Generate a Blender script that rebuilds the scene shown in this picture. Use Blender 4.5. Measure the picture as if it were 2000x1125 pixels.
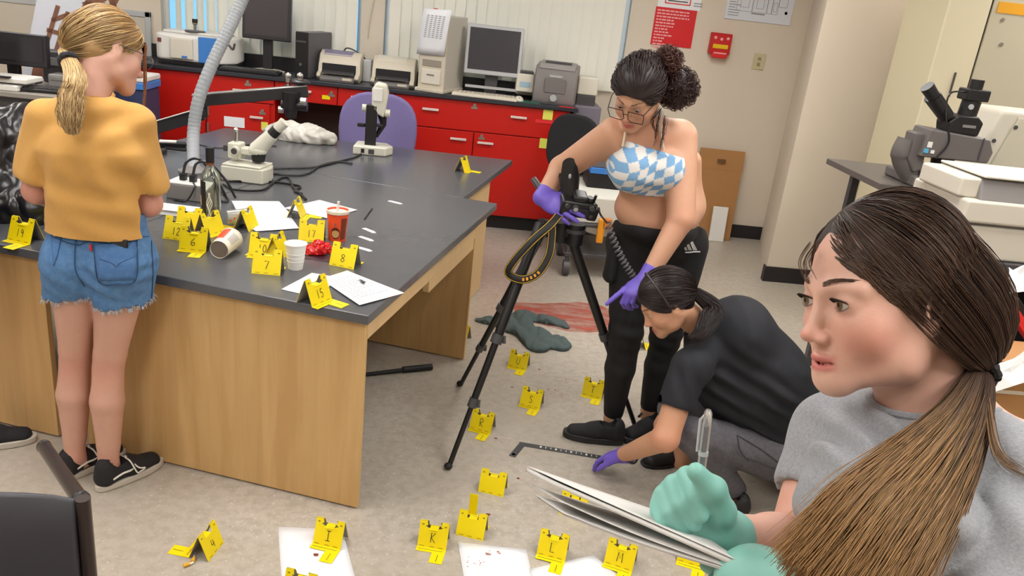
import bpy, math, random
import numpy as np
from mathutils import Vector, Matrix

for _o in list(bpy.data.objects):
    bpy.data.objects.remove(_o, do_unlink=True)
scene = bpy.context.scene
COL = scene.collection
random.seed(7)
PI = math.pi

# ------------------------------------------------------------------ camera
CAM_H = 1.7787
FPX = 1561.2                       # focal length in pixels of a 2000 px wide frame
YAW, PITCH, ROLL = 0.07298, 0.34724, 0.11365
def _axes():
    cy, sy = math.cos(YAW), math.sin(YAW)
    fw = np.array([sy*math.cos(PITCH), cy*math.cos(PITCH), -math.sin(PITCH)])
    r = np.array([cy, -sy, 0.0]); u = np.cross(r, fw)
    return math.cos(ROLL)*r+math.sin(ROLL)*u, -math.sin(ROLL)*r+math.cos(ROLL)*u, fw
CR, CU, CF = _axes()
cam_d = bpy.data.cameras.new('camera'); cam = bpy.data.objects.new('camera', cam_d); COL.objects.link(cam)
cam_d.sensor_width = 36.0; cam_d.lens = 36.0*FPX/2000.0; cam_d.clip_start = 0.05; cam_d.clip_end = 100
cam.matrix_world = Matrix(((CR[0], CU[0], -CF[0], 0), (CR[1], CU[1], -CF[1], 0), (CR[2], CU[2], -CF[2], CAM_H), (0, 0, 0, 1)))
scene.camera = cam
def _ray(x, y): return (x-1000)/FPX*CR-(y-562.5)/FPX*CU+CF
def onz(x, y, z=0.0):              # where the sight line through a photo point meets a level surface
    d = _ray(x, y); p = d*((z-CAM_H)/d[2]); return np.array([p[0], p[1], z])
def ony(x, y, Y):                  # ... or an upright plane at distance Y into the room
    d = _ray(x, y); p = d*(Y/d[1]); return np.array([p[0], Y, p[2]+CAM_H])
def ond(x, y, D):
    return _ray(x, y)*D+np.array([0, 0, CAM_H])

# ------------------------------------------------------------------ world, light, exposure
w = bpy.data.worlds.new('world'); scene.world = w; w.use_nodes = True
w.node_tree.nodes['Background'].inputs[0].default_value = (0.30, 0.66, 1.0, 1)
w.node_tree.nodes['Background'].inputs[1].default_value = 1.25
scene.view_settings.view_transform = 'Standard'; scene.view_settings.look = 'None'
scene.view_settings.exposure = 0.0; scene.view_settings.gamma = 1.0
scene.view_settings.use_curve_mapping = False
LAMP_STRENGTH = 15.5
LAMP_SPOTS = [(x, y) for y in (0.2, 2.4, 4.7) for x in (-3.4, -1.2, 1.3, 3.6)]

# ------------------------------------------------------------------ materials
def lin(c):
    return tuple(((v/255)/12.92 if v/255 <= .04045 else ((v/255+.055)/1.055)**2.4) for v in c)
MATS = {}
def mat(name, rgb, rough=.5, metal=0.0, spec=.5, noise=None, bump=None, rgb2=None, trans=0.0, alpha=1.0, sss=0.0, emit=0.0,
        wave=None, coat=0.0, sheen=0.0, attr=False, stretch=None):
    """procedural principled material; noise=(scale, amount 0..1 towards rgb2), bump=(scale, strength)"""
    if name in MATS: return MATS[name]
    m = bpy.data.materials.new(name); m.use_nodes = True
    nt = m.node_tree; b = nt.nodes['Principled BSDF']
    c = lin(rgb)+(1,)
    b.inputs['Base Color'].default_value = c
    b.inputs['Roughness'].default_value = rough; b.inputs['Metallic'].default_value = metal
    b.inputs['Specular IOR Level'].default_value = spec
    b.inputs['Transmission Weight'].default_value = trans; b.inputs['Alpha'].default_value = alpha
    b.inputs['Coat Weight'].default_value = coat; b.inputs['Sheen Weight'].default_value = sheen
    if sss:
        b.inputs['Subsurface Weight'].default_value = sss
        b.inputs['Subsurface Radius'].default_value = (0.012, 0.005, 0.003); b.inputs['Subsurface Scale'].default_value = 0.6
    if emit:
        b.inputs['Emission Color'].default_value = c; b.inputs['Emission Strength'].default_value = emit
    tc = nt.nodes.new('ShaderNodeTexCoord'); src = tc.outputs['Object']
    if stretch:
        mp = nt.nodes.new('ShaderNodeMapping'); mp.inputs['Scale'].default_value = stretch
        nt.links.new(src, mp.inputs[0]); src = mp.outputs[0]
    colsock = None
    if attr:
        at = nt.nodes.new('ShaderNodeVertexColor'); at.layer_name = 'Col'; colsock = at.outputs[0]
    if noise:
        n = nt.nodes.new('ShaderNodeTexNoise'); n.inputs['Scale'].default_value = noise[0]
        n.inputs['Detail'].default_value = 5; n.inputs['Roughness'].default_value = .62
        nt.links.new(src, n.inputs['Vector'])
        rp = nt.nodes.new('ShaderNodeValToRGB'); rp.color_ramp.elements[0].position = .36; rp.color_ramp.elements[1].position = .66
        nt.links.new(n.outputs[0], rp.inputs[0])
        mx = nt.nodes.new('ShaderNodeMix'); mx.data_type = 'RGBA'
        ml = nt.nodes.new('ShaderNodeMath'); ml.operation = 'MULTIPLY'; ml.inputs[1].default_value = noise[1]
        nt.links.new(rp.outputs[0], ml.inputs[0]); nt.links.new(ml.outputs[0], mx.inputs[0])
        mx.inputs[6].default_value = c
        if colsock: nt.links.new(colsock, mx.inputs[6])
        c2 = lin(rgb2)+(1,) if rgb2 else tuple(v*.6 for v in c[:3])+(1,)
        mx.inputs[7].default_value = c2
        nt.links.new(mx.outputs[2], b.inputs['Base Color'])
    elif colsock:
        nt.links.new(colsock, b.inputs['Base Color'])
    if wave:
        pass
    if bump:
        n2 = nt.nodes.new('ShaderNodeTexNoise'); n2.inputs['Scale'].default_value = bump[0]; n2.inputs['Detail'].default_value = 4
        nt.links.new(src, n2.inputs['Vector'])
        bp = nt.nodes.new('ShaderNodeBump'); bp.inputs['Strength'].default_value = bump[1]; bp.inputs['Distance'].default_value = .01
        nt.links.new(n2.outputs[0], bp.inputs['Height']); nt.links.new(bp.outputs[0], b.inputs['Normal'])
    MATS[name] = m
    return m

# ------------------------------------------------------------------ object helpers
def tag(o, label=None, cat=None, group=None, kind=None):
    if label: o['label'] = label
    if cat: o['category'] = cat
    if group: o['group'] = group
    if kind: o['kind'] = kind
    return o
def thing(name, label, cat, loc=(0, 0, 0), rotz=0.0, group=None):
    o = bpy.data.objects.new(name, None); COL.objects.link(o); o.empty_display_size = .05
    o.location = [float(v) for v in loc]; o.rotation_euler = (0, 0, rotz)
    return tag(o, label, cat, group)
def place(name, me, m, parent=None):
    o = bpy.data.objects.new(name, me); COL.objects.link(o)
    if m is not None:
        if isinstance(m, (list, tuple)):
            for q in m: me.materials.append(q)
        else: me.materials.append(m)
    if parent is not None: o.parent = parent
    return o
def rotm(rx=0, ry=0, rz=0):
    return np.array((Matrix.Rotation(rz, 3, 'Z') @ Matrix.Rotation(ry, 3, 'Y') @ Matrix.Rotation(rx, 3, 'X')))
def unit(v):
    v = np.asarray(v, float); return v/(np.linalg.norm(v)+1e-12)
def perp(d):
    d = unit(d); a = np.array([0, 0, 1.0]) if abs(d[2]) < .9 else np.array([1.0, 0, 0])
    u = unit(np.cross(a, d)); return u, np.cross(d, u)

class MB:
    """collects simple shapes into one mesh"""
    def __init__(s): s.v = []; s.f = []
    def add(s, vs, fs):
        n = len(s.v); s.v += [tuple(float(c) for c in p) for p in vs]; s.f += [tuple(i+n for i in f) for f in fs]; return s
    def box(s, x0, x1, y0, y1, z0, z1, R=None, o=(0, 0, 0)):
        vs = [(x, y, z) for x in (x0, x1) for y in (y0, y1) for z in (z0, z1)]
        if R is not None: vs = [np.asarray(R) @ np.array(p)+np.array(o) for p in vs]
        elif any(o): vs = [np.array(p)+np.array(o) for p in vs]
        return s.add(vs, [(0, 1, 3, 2), (4, 6, 7, 5), (0, 4, 5, 1), (2, 3, 7, 6), (0, 2, 6, 4), (1, 5, 7, 3)])
    def prism(s, poly, z0, z1, R=None, o=(0, 0, 0)):
        n = len(poly); vs = [(p[0], p[1], z0) for p in poly]+[(p[0], p[1], z1) for p in poly]
        if R is not None: vs = [np.asarray(R) @ np.array(p)+np.array(o) for p in vs]
        elif any(o): vs = [np.array(p)+np.array(o) for p in vs]
        return s.add(vs, [tuple(range(n-1, -1, -1)), tuple(range(n, 2*n))]+[(i, (i+1) % n, n+(i+1) % n, n+i) for i in range(n)])
    def tube(s, pts, r, seg=8, cap=True):
        pts = [np.asarray(p, float) for p in pts]; n = len(pts)
        rs = list(r) if hasattr(r, '__len__') else [r]*n
        u, _ = perp(pts[1]-pts[0]); vs = []
        for i, p in enumerate(pts):
            d = unit(pts[min(i+1, n-1)]-pts[max(i-1, 0)])
            u = unit(u-d*np.dot(u, d)); v = np.cross(d, u)
            for k in range(seg):
                a = 2*PI*k/seg; vs.append(p+rs[i]*(math.cos(a)*u+math.sin(a)*v))
        fs = [(i*seg+k, i*seg+(k+1) % seg, (i+1)*seg+(k+1) % seg, (i+1)*seg+k) for i in range(n-1) for k in range(seg)]
        if cap: fs += [tuple(range(seg-1, -1, -1)), tuple((n-1)*seg+k for k in range(seg))]
        return s.add(vs, fs)
    def cyl(s, a, b, r, r2=None, seg=20): return s.tube([a, b], [r, r if r2 is None else r2], seg)
    def lathe(s, prof, seg=28, o=(0, 0, 0), R=None):
        n = len(prof); vs = []
        for (r, z) in prof:
            for k in range(seg):
                a = 2*PI*k/seg; p = np.array([r*math.cos(a), r*math.sin(a), z])
                if R is not None: p = np.asarray(R) @ p
                vs.append(p+np.array(o))
        fs = [(i*seg+k, i*seg+(k+1) % seg, (i+1)*seg+(k+1) % seg, (i+1)*seg+k) for i in range(n-1) for k in range(seg)]
        if prof[0][0] > 1e-6: fs.append(tuple(range(seg-1, -1, -1)))
        if prof[-1][0] > 1e-6: fs.append(tuple((n-1)*seg+k for k in range(seg)))
        return s.add(vs, fs)
    def ball(s, c, r, seg=14, rings=9, R=None):
        r = np.array(r if hasattr(r, '__len__') else (r, r, r)); vs = []
        for i in range(rings+1):
            t = PI*i/rings
            for k in range(seg):
                a = 2*PI*k/seg; p = r*np.array([math.sin(t)*math.cos(a), math.sin(t)*math.sin(a), math.cos(t)])
                if R is not None: p = R @ p
                vs.append(np.array(c)+p)
        return s.add(vs, [(i*seg+k, (i+1)*seg+k, (i+1)*seg+(k+1) % seg, i*seg+(k+1) % seg) for i in range(rings) for k in range(seg)])
    def sheet(s, grid):
        """grid of points, rows x cols"""
        r, c = len(grid), len(grid[0])
        return s.add([p for row in grid for p in row], [(i*c+j, i*c+j+1, (i+1)*c+j+1, (i+1)*c+j) for i in range(r-1) for j in range(c-1)])
    def ribbon(s, pts, wv, n):
        """flat stroke along pts, half-width wv, lying across normal n"""
        pts = [np.asarray(p, float) for p in pts]; vs = []
        for i, p in enumerate(pts):
            d = unit(pts[min(i+1, len(pts)-1)]-pts[max(i-1, 0)]); u = np.cross(n, d)
            vs += [p-u*wv, p+u*wv]
        return s.add(vs, [(2*i, 2*i+1, 2*i+3, 2*i+2) for i in range(len(pts)-1)])
    def mesh(s, name='mesh', smooth=False):
        me = bpy.data.meshes.new(name); me.from_pydata(s.v, [], s.f); me.update()
        if smooth: me.polygons.foreach_set('use_smooth', [True]*len(me.polygons))
        return me
    def build(s, name, m, parent=None, smooth=False, bevel=0.0, solid=0.0, off=None, sub=0, seg=2):
        if off is not None: s.v = [(p[0]-off[0], p[1]-off[1], p[2]-off[2]) for p in s.v]
        me = s.mesh(name, smooth)
        if smooth:
            try: me.set_sharp_from_angle(angle=math.radians(38))
            except Exception: pass
        o = place(name, me, m, parent)
        if solid:
            md = o.modifiers.new('thick', 'SOLIDIFY'); md.thickness = solid; md.offset = 0
        if sub:
            md = o.modifiers.new('sub', 'SUBSURF'); md.levels = sub; md.render_levels = sub
        if bevel:
            md = o.modifiers.new('bevel', 'BEVEL'); md.width = bevel; md.segments = seg; md.limit_method = 'ANGLE'; md.angle_limit = math.radians(40)
            if not smooth: me.polygons.foreach_set('use_smooth', [True]*len(me.polygons)); 
            md.harden_normals = True
        return o
def bez(*p, n=12):
    """catmull-rom through points"""
    p = [np.asarray(q, float) for q in p]; q = [2*p[0]-p[1]]+p+[2*p[-1]-p[-2]]; out = []
    for i in range(1, len(q)-2):
        for k in range(n):
            t = k/n
            out.append(.5*((2*q[i])+(-q[i-1]+q[i+1])*t+(2*q[i-1]-5*q[i]+4*q[i+1]-q[i+2])*t*t+(-q[i-1]+3*q[i]-3*q[i+1]+q[i+2])*t**3))
    out.append(p[-1]); return out
def struct(name, mb, m, bevel=0.0, label=None):
    o = mb.build(name, m, bevel=bevel); o['kind'] = 'structure'
    if label: o['label'] = label
    return o

M_wall = mat('wall_paint', (218, 206, 188), .75, noise=(3, .12), rgb2=(208, 195, 176), bump=(220, .06))
M_floor = None
M_black_vinyl = mat('black_vinyl', (34, 31, 33), .5)
M_red = mat('red_laminate', (196, 24, 14), .38, noise=(2.0, .12), rgb2=(178, 20, 12))
M_epoxy = mat('black_epoxy', (84, 85, 89), .24, spec=.65, noise=(9, .3), rgb2=(76, 77, 81), bump=(60, .02))
M_epoxy_edge = mat('black_epoxy_edge', (40, 38, 40), .35)
M_cream = mat('cream_plastic', (222, 216, 200), .42)
M_beige = mat('beige_plastic', (206, 197, 178), .45)
M_white = mat('white_plastic', (232, 230, 224), .38)
M_grey = mat('grey_plastic', (128, 124, 122), .45)
M_dgrey = mat('dark_grey_plastic', (72, 70, 72), .45)
M_black = mat('black_plastic', (27, 26, 28), .38)
M_blackm = mat('black_matte', (22, 21, 23), .6)
M_metal = mat('brushed_metal', (196, 192, 186), .3, metal=.9)
M_chrome = mat('chrome', (215, 215, 215), .12, metal=1.0)
M_paper = mat('paper', (236, 238, 242), .7)
M_ink = mat('print_ink', (66, 66, 70), .8)
M_lightink = mat('pale_print', (150, 150, 156), .8)
M_yellow = mat('marker_yellow', (240, 216, 8), .42, spec=.4)
M_markgrey = mat('marker_inner_grey', (150, 145, 138), .6)
M_pen = mat('marker_pen_ink', (38, 34, 20), .6)
M_screen = mat('screen_black', (44, 42, 46), .28)
M_silver = mat('silver_plastic', (190, 192, 194), .35, metal=.3)
M_blue = mat('blue_plastic', (62, 128, 205), .4)
# ================================================================== the room
YW = 6.73; CEIL = 2.75
def floor_mat():
    m = bpy.data.materials.new('speckled_vinyl_floor'); m.use_nodes = True; nt = m.node_tree; b = nt.nodes['Principled BSDF']
    tc = nt.nodes.new('ShaderNodeTexCoord')
    def noise(scale, detail=4, rough=.6):
        n = nt.nodes.new('ShaderNodeTexNoise'); n.inputs['Scale'].default_value = scale; n.inputs['Detail'].default_value = detail
        n.inputs['Roughness'].default_value = rough; nt.links.new(tc.outputs['Object'], n.inputs['Vector']); return n
    def mix(a, bb, fac):
        mx = nt.nodes.new('ShaderNodeMix'); mx.data_type = 'RGBA'; nt.links.new(fac, mx.inputs[0])
        if isinstance(a, tuple): mx.inputs[6].default_value = lin(a)+(1,)
        else: nt.links.new(a, mx.inputs[6])
        mx.inputs[7].default_value = lin(bb)+(1,); return mx.outputs[2]
    def ramp(n, p0, p1):
        r = nt.nodes.new('ShaderNodeValToRGB'); r.color_ramp.elements[0].position = p0; r.color_ramp.elements[1].position = p1
        nt.links.new(n.outputs[0], r.inputs[0]); return r.outputs[0]
    base = mix((187, 179, 166), (170, 161, 147), ramp(noise(26, 5), .42, .62))
    base = mix(base, (206, 201, 192), ramp(noise(70, 2), .62, .68))
    base = mix(base, (139, 129, 116), ramp(noise(55, 3, .7), .66, .74))
    base = mix(base, (168, 158, 144), ramp(noise(.9, 2), .35, .8))
    nt.links.new(base, b.inputs['Base Color'])
    b.inputs['Roughness'].default_value = .3; b.inputs['Specular IOR Level'].default_value = .42
    bp = nt.nodes.new('ShaderNodeBump'); bp.inputs['Strength'].default_value = .06; bp.inputs['Distance'].default_value = .01
    nt.links.new(noise(14, 3).outputs[0], bp.inputs['Height']); nt.links.new(bp.outputs[0], b.inputs['Normal'])
    return m
M_floor = floor_mat()
struct('floor', MB().box(-6, 7, -2.5, YW+.2, -.1, 0), M_floor)
M_ceil = mat('ceiling_tile', (226, 222, 214), .9, bump=(90, .1))
struct('ceiling', MB().box(-6, 7, -2.5, YW+.2, CEIL, CEIL+.1), M_ceil)
struct('wall_left', MB().box(-6.1, -6, -2.5, YW+.2, 0, CEIL), M_wall)
struct('wall_right', MB().box(7, 7.1, -2.5, YW+.2, 0, CEIL), M_wall)
struct('wall_front', MB().box(-6, 7, -2.6, -2.5, 0, CEIL), M_wall)
# back wall with two window openings
W1 = (ony(314, 20, YW)[0], ony(706, 20, YW)[0]); W2 = (ony(752, 20, YW)[0], ony(1232, 20, YW)[0])
SILL, HEAD = 1.15, 2.45
wb = MB()
for a, b_ in ((-6, W1[0]), (W1[1], W2[0]), (W2[1], 7)): wb.box(a, b_, YW, YW+.15, 0, CEIL)
for a, b_ in (W1, W2):
    wb.box(a, b_, YW, YW+.15, 0, SILL); wb.box(a, b_, YW, YW+.15, HEAD, CEIL)
struct('wall_back', wb, M_wall)
M_frame = mat('window_frame_white', (226, 230, 232), .4)
M_glass = mat('window_glass', (240, 248, 255), .02, trans=1.0, spec=.3)
for i, (a, b_) in enumerate((W1, W2)):
    f = MB(); t = .035
    f.box(a, a+t, YW+.06, YW+.1, SILL, HEAD); f.box(b_-t, b_, YW+.06, YW+.1, SILL, HEAD)
    f.box(a, b_, YW+.06, YW+.1, SILL, SILL+t); f.box(a, b_, YW+.06, YW+.1, HEAD-t, HEAD)
    fo = struct('window_%d' % (i+1), f, M_frame)
    MB().box(a+t, b_-t, YW+.075, YW+.082, SILL+t, HEAD-t).build('pane', M_glass, fo)
# vertical blinds
def blind_mat():
    m = bpy.data.materials.new('blind_vinyl'); m.use_nodes = True; nt = m.node_tree
    b = nt.nodes['Principled BSDF']; b.inputs['Base Color'].default_value = lin((246, 241, 226))+(1,); b.inputs['Roughness'].default_value = .55
    t = nt.nodes.new('ShaderNodeBsdfTranslucent'); t.inputs[0].default_value = lin((238, 228, 204))+(1,)
    mx = nt.nodes.new('ShaderNodeMixShader'); mx.inputs[0].default_value = .12
    nt.links.new(b.outputs[0], mx.inputs[1]); nt.links.new(t.outputs[0], mx.inputs[2]); nt.links.new(mx.outputs[0], nt.nodes['Material Output'].inputs[0])
    return m
M_blind = blind_mat()
def slat_mesh():
    g = []
    for z in (0, .65, 1.3):
        g.append([((k/4-.5)*.089, .006*math.cos((k/4-.5)*PI), z) for k in range(5)])
    return MB().sheet(g).mesh('slat', True)
SLAT = slat_mesh(); SLAT.materials.append(M_blind)
rng = random.Random(3)
for i, (a, b_) in enumerate((W1, W2)):
    bl = thing('vertical_blind', ['cream vertical blind behind the wide black monitor and spectrometer', 'cream vertical blind behind the beige tower and silver monitor'][i], 'blind', ((a+b_)/2, YW-.05, 0))
    MB().box(-(b_-a)/2, (b_-a)/2, -.02, .03, HEAD+.02, HEAD+.06).build('headrail', M_frame, bl)
    lo, hi = (a+.07, b_-.07) if i == 0 else (a+.085, b_-.10)
    n = int(round((hi-lo)/.082))
    for k in range(n+1):
        x = lo+(hi-lo)*k/n
        o = bpy.data.objects.new('slat', SLAT); COL.objects.link(o); o.parent = bl
        ang = rng.uniform(-.22, -.08)
        if i == 0 and k < 5: ang = [-.95, -.75, -.5, -.62, -.4][k]
        o.location = (x-(a+b_)/2, 0, 1.137); o.rotation_euler = (0, 0, ang)
# tilt cord hanging between the windows
cx = ony(735, 0, YW-.03)
tag(MB().tube(bez((cx[0]+.06, YW-.012, 2.3), (cx[0]+.02, YW-.012, 1.9), ony(722, 40, YW-.012), ony(718, 75, YW-.012)), .005, 5).build('blind_cord', M_beige), 'thin cord hanging on the wall strip between two blinds', 'cord')
# projecting wall at the right
C1 = onz(1491, 548)[:2]; C2 = onz(1486, 466)[:2]; C2 = np.array([C2[0]-.02, YW])
struct('wall_corner', MB().prism([tuple(C1), (7, C1[1]+.02), (7, YW), tuple(C2)], 0, CEIL), M_wall)
BBH = .115
struct('baseboard_back', MB().box(ony(1175, 330, YW)[0], C2[0], YW-.012, YW, 0, BBH), M_black_vinyl)
struct('baseboard_corner', MB().prism([(C1[0]-.012, C1[1]-.012), (7, C1[1]+.008), (7, C1[1]+.02), (C1[0], C1[1]), (C1[0]+.006, C1[1]+.05), (C1[0]-.006, C1[1]+.05)], 0, BBH), M_black_vinyl)
# ceiling lights (the room's own lamps, above the picture)
M_diff = mat('lamp_diffuser', (255, 252, 249), .5, emit=LAMP_STRENGTH)
for i, (x, y) in enumerate(LAMP_SPOTS):
    t = thing('ceiling_light', 'recessed fluorescent ceiling light with a white frame', 'ceiling light', (x, y, CEIL), 0, 'ceiling lights above the lab')
    fr = MB()
    for s in (-1, 1):
        fr.box(s*.3-.015, s*.3+.015, -.6, .6, -.02, 0); fr.box(-.3, .3, s*.6-.015, s*.6+.015, -.02, 0)
    fr.build('frame', M_frame, t)
    MB().box(-.285, .285, -.585, .585, -.012, -.004).build('diffuser', M_diff, t)

# ------------------------------------------------------------------ red counter
YC = 6.247; ZC = 1.03
def cx_(px, py): return ony(px, py, YC+.02)[0]
def M_grain(name, a, b_, stretch):
    m = bpy.data.materials.new(name); m.use_nodes = True; nt = m.node_tree; b = nt.nodes['Principled BSDF']
    tc = nt.nodes.new('ShaderNodeTexCoord'); mp = nt.nodes.new('ShaderNodeMapping'); mp.inputs['Scale'].default_value = stretch
    nt.links.new(tc.outputs['Object'], mp.inputs[0])
    n = nt.nodes.new('ShaderNodeTexNoise'); n.inputs['Scale'].default_value = 3.2; n.inputs['Detail'].default_value = 7; n.inputs['Distortion'].default_value = .6
    nt.links.new(mp.outputs[0], n.inputs['Vector'])
    n2 = nt.nodes.new('ShaderNodeTexNoise'); n2.inputs['Scale'].default_value = 1.3; n2.inputs['Detail'].default_value = 2
    nt.links.new(tc.outputs['Object'], n2.inputs['Vector'])
    r = nt.nodes.new('ShaderNodeValToRGB'); e = r.color_ramp.elements; e[0].position = .34; e[1].position = .68
    e[0].color = lin(b_)+(1,); e[1].color = lin(a)+(1,)
    nt.links.new(n.outputs[0], r.inputs[0])
    mx = nt.nodes.new('ShaderNodeMix'); mx.data_type = 'RGBA'; ml = nt.nodes.new('ShaderNodeMath'); ml.operation = 'MULTIPLY'; ml.inputs[1].default_value = .3
    nt.links.new(n2.outputs[0], ml.inputs[0]); nt.links.new(ml.outputs[0], mx.inputs[0])
    nt.links.new(r.outputs[0], mx.inputs[6]); mx.inputs[7].default_value = lin(b_)+(1,)
    nt.links.new(mx.outputs[2], b.inputs['Base Color']); b.inputs['Roughness'].default_value = .42
    return m
M_wood = M_grain('maple_laminate', (214, 176, 120), (196, 156, 100), (7, 7, .55))
M_wood_edge = mat('maple_edge', (212, 180, 132), .5, noise=(18, .3), rgb2=(192, 158, 110))
xr = ony(1104, 300, YC)[0]; xl = -3.3
M_pull = mat('white_pull', (226, 208, 200), .4)
M_sticky = mat('sticky_note', (226, 226, 96), .7)
M_redtape = mat('red_tape', (226, 40, 46), .5)
def pull(par, x, z, wd=.10):
    MB().box(x-wd/2, x+wd/2, YC-.022, YC-.012, z-.009, z+.009).box(x-wd/2+.01, x-wd/2+.02, YC-.014, YC+.004, z-.005, z+.005).box(x+wd/2-.02, x+wd/2-.01, YC-.014, YC+.004, z-.005, z+.005).build('handle', M_pull, par, bevel=.003, off=par.location)
def lock(par, x, z):
    MB().cyl((x, YC+.004, z), (x, YC-.016, z), .012, seg=14).box(x-.024, x+.024, YC-.006, YC+.002, z-.03, z-.012).build('lock', M_metal, par, smooth=True, off=par.location)
def front(par, x0, x1, z0, z1, name):
    return MB().box(x0+.004, x1-.004, YC-.002, YC+.02, z0+.004, z1-.004).build(name, M_red, par, bevel=.003, off=par.location)
ZT = 1.0; ZB = .115; ZM = ony(1000, 265, YC)[2]; ZM = max(.66, min(.8, ZM))
units = []
def unit_box(x0, x1, label, kick=True):
    t = thing('base_cabinet', label, 'cabinet', ((x0+x1)/2, YC+.25, 0), 0, 'red base cabinets along the window wall')
    MB().box(x0, x1, YC+.02, YW-.012, ZB, ZT).build('body', M_red, t, bevel=.003, off=t.location)
    MB().box(x0, x1, YC+.06, YW-.012, 0, ZB).build('toe_kick', M_black_vinyl, t, off=t.location)
    return t
xa, xb, xc_, xd = cx_(405, 230), cx_(537, 200), cx_(768, 260), xr
t = unit_box(xl, xa-.005, 'red base cabinet with a plain front under the spectrometer')
front(t, xl, xl+.6, ZB, ZT, 'door'); front(t, xl+.6, xa-.005, ZB, ZT, 'panel')
t = unit_box(xa, xb, 'red base cabinet with a white paper sign, left of the knee space')
front(t, xa, xb, ZM+.05, ZT, 'drawer'); lock(t, cx_(486, 166), ony(486, 160, YC)[2]); pull(t, cx_(470, 175), ony(470, 176, YC)[2])
front(t, xa, xb-.03, ZB, ZM+.05, 'door'); p = ony(502, 229, YC); pull(t, p[0], p[2]); p = ony(513, 216, YC); lock(t, p[0], p[2])
for py in (215, 248):
    p = ony(407, py, YC); MB().cyl((p[0], YC-.008, p[2]-.035), (p[0], YC-.008, p[2]+.035), .008, seg=8).build('hinge', M_metal, t, off=t.location)
p0 = ony(438, 229, YC); p1 = ony(478, 250, YC); MB().box(p0[0], p1[0], YC-.006, YC-.003, p1[2], p0[2]+.01).build('paper_sign', M_paper, t, off=t.location)
p = ony(517, 246, YC); MB().box(p[0]-.025, p[0]+.025, YC-.006, YC-.003, p[2]-.03, p[2]+.03).build('sticky_note', M_sticky, t, off=t.location)
# knee space unit: apron drawers only
t = thing('knee_space_drawer', 'red drawer row above the dark open knee space', 'drawer', ((xb+xc_)/2, YC+.25, 0))
kz = ony(650, 206, YC)[2]
MB().box(xb, xc_, YC+.02, YW-.012, kz, ZT).build('body', M_red, t, off=t.location)
xm = (xb+xc_)/2+.02
front(t, xb, xm, kz, ZT, 'drawer'); front(t, xm, xc_, kz, ZT, 'drawer')
for px, py in ((596, 178), (699, 190)): p = ony(px, py, YC); pull(t, p[0], p[2])
p = ony(648, 181, YC); lock(t, p[0], p[2])
p = ony(637, 190, YC); MB().box(p[0]-.03, p[0]+.03, YC-.006, YC-.003, p[2]-.015, p[2]+.015).build('yellow_tag', M_yellow, t, off=t.location)
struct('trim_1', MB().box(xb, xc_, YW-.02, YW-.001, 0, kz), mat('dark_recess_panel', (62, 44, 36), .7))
# right unit
t = unit_box(xc_, xd, 'red base cabinet with two doors and yellow notes at the counter end')
front(t, xc_, xd-.03, ZM, ZT, 'drawer'); xmid = cx_(922, 300)
front(t, xc_, xmid, ZB, ZM, 'door'); front(t, xmid, xd-.03, ZB, ZM, 'door')
for px, py in ((841, 213), (1013, 229), (895, 271), (948, 279)): p = ony(px, py, YC); pull(t, p[0], p[2], .125)
for px, py in ((927, 205), (941, 265)): p = ony(px, py, YC); lock(t, p[0], p[2])
for px, py in ((1070, 224), (1063, 280)): p = ony(px, py, YC); MB().box(p[0]-.038, p[0]+.038, YC-.007, YC-.003, p[2]-.038, p[2]+.038).build('sticky_note', M_sticky, t, off=t.location)
p = ony(1067, 238, YC); MB().box(p[0]-.085, p[0]+.085, YC-.006, YC-.003, p[2]-.013, p[2]+.013).build('red_tape', M_redtape, t, off=t.location)
p = ony(1085, 292, YC); MB().cyl((p[0], YC-.008, p[2]-.04), (p[0], YC-.008, p[2]+.04), .009, seg=8).build('hinge', M_metal, t, off=t.location)
# worktop
xr2 = ony(1131, 205, YC-.02)[0]
t = thing('counter_worktop', 'long black laboratory worktop along the windows', 'worktop', ((xl+xr2)/2, YC+.2, 0))
MB().box(xl, xr2, YC-.03, YW-.004, ZT, ZC).build('slab', mat('counter_black', (52, 54, 60), .3), t, bevel=.004, off=t.location)
struct('trim_2', MB().box(xl, xr2, YW-.02, YW-.004, ZC+.001, ZC+.1), M_epoxy_edge)
p = ony(1107, 201, YC); MB().box(p[0]-.06, p[0]+.06, YC-.034, YC+.005, ZC-.001, ZC+.002).build('red_tape', M_redtape, t, off=t.location)

# ------------------------------------------------------------------ big lab tables
TYAW = -.264; TX = np.array([math.cos(TYAW), math.sin(TYAW)]); TN = np.array([-math.sin(TYAW), math.cos(TYAW)]); TZ = .769
def uv(u, v): p = u*TX+v*TN; return (p[0], p[1])
VF, VB = 2.244, 3.949; UR = -.892; US = -2.06; UL = -3.2
def table(name, label, poly, loc):
    t = thing(name, label, 'table', (loc[0], loc[1], 0), 0, 'black topped lab tables')
    MB().prism(poly, TZ-.034, TZ).build('tabletop', [M_epoxy], t, bevel=.004, off=t.location)
    return t
def panel(t, u0, u1, v0, v1, z0=.008, z1=TZ-.034, name='panel', m=None, bev=.002):
    MB().prism([uv(u0, v0), uv(u1, v0), uv(u1, v1), uv(u0, v1)], z0, z1).build(name, m or M_wood, t, bevel=bev, off=t.location)
t1 = table('lab_table', 'black topped maple lab table covered with yellow markers and cups', [uv(US+.002, VF), uv(UR, VF), uv(UR, VB), uv(US+.002, VB)], uv(-1.5, 3.1))
panel(t1, US+.05, UR-.02, VF+.03, VF+.055, name='front_panel')
panel(t1, UR-.047, UR-.02, VF+.056, 3.63, z0=TZ-.034-.075, name='side_apron', m=M_wood_edge)
panel(t1, UR-.05, UR-.023, 2.95, 3.63, z0=TZ-.034-.13, z1=TZ-.034-.075, name='apron_rail', m=M_wood_edge)
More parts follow.
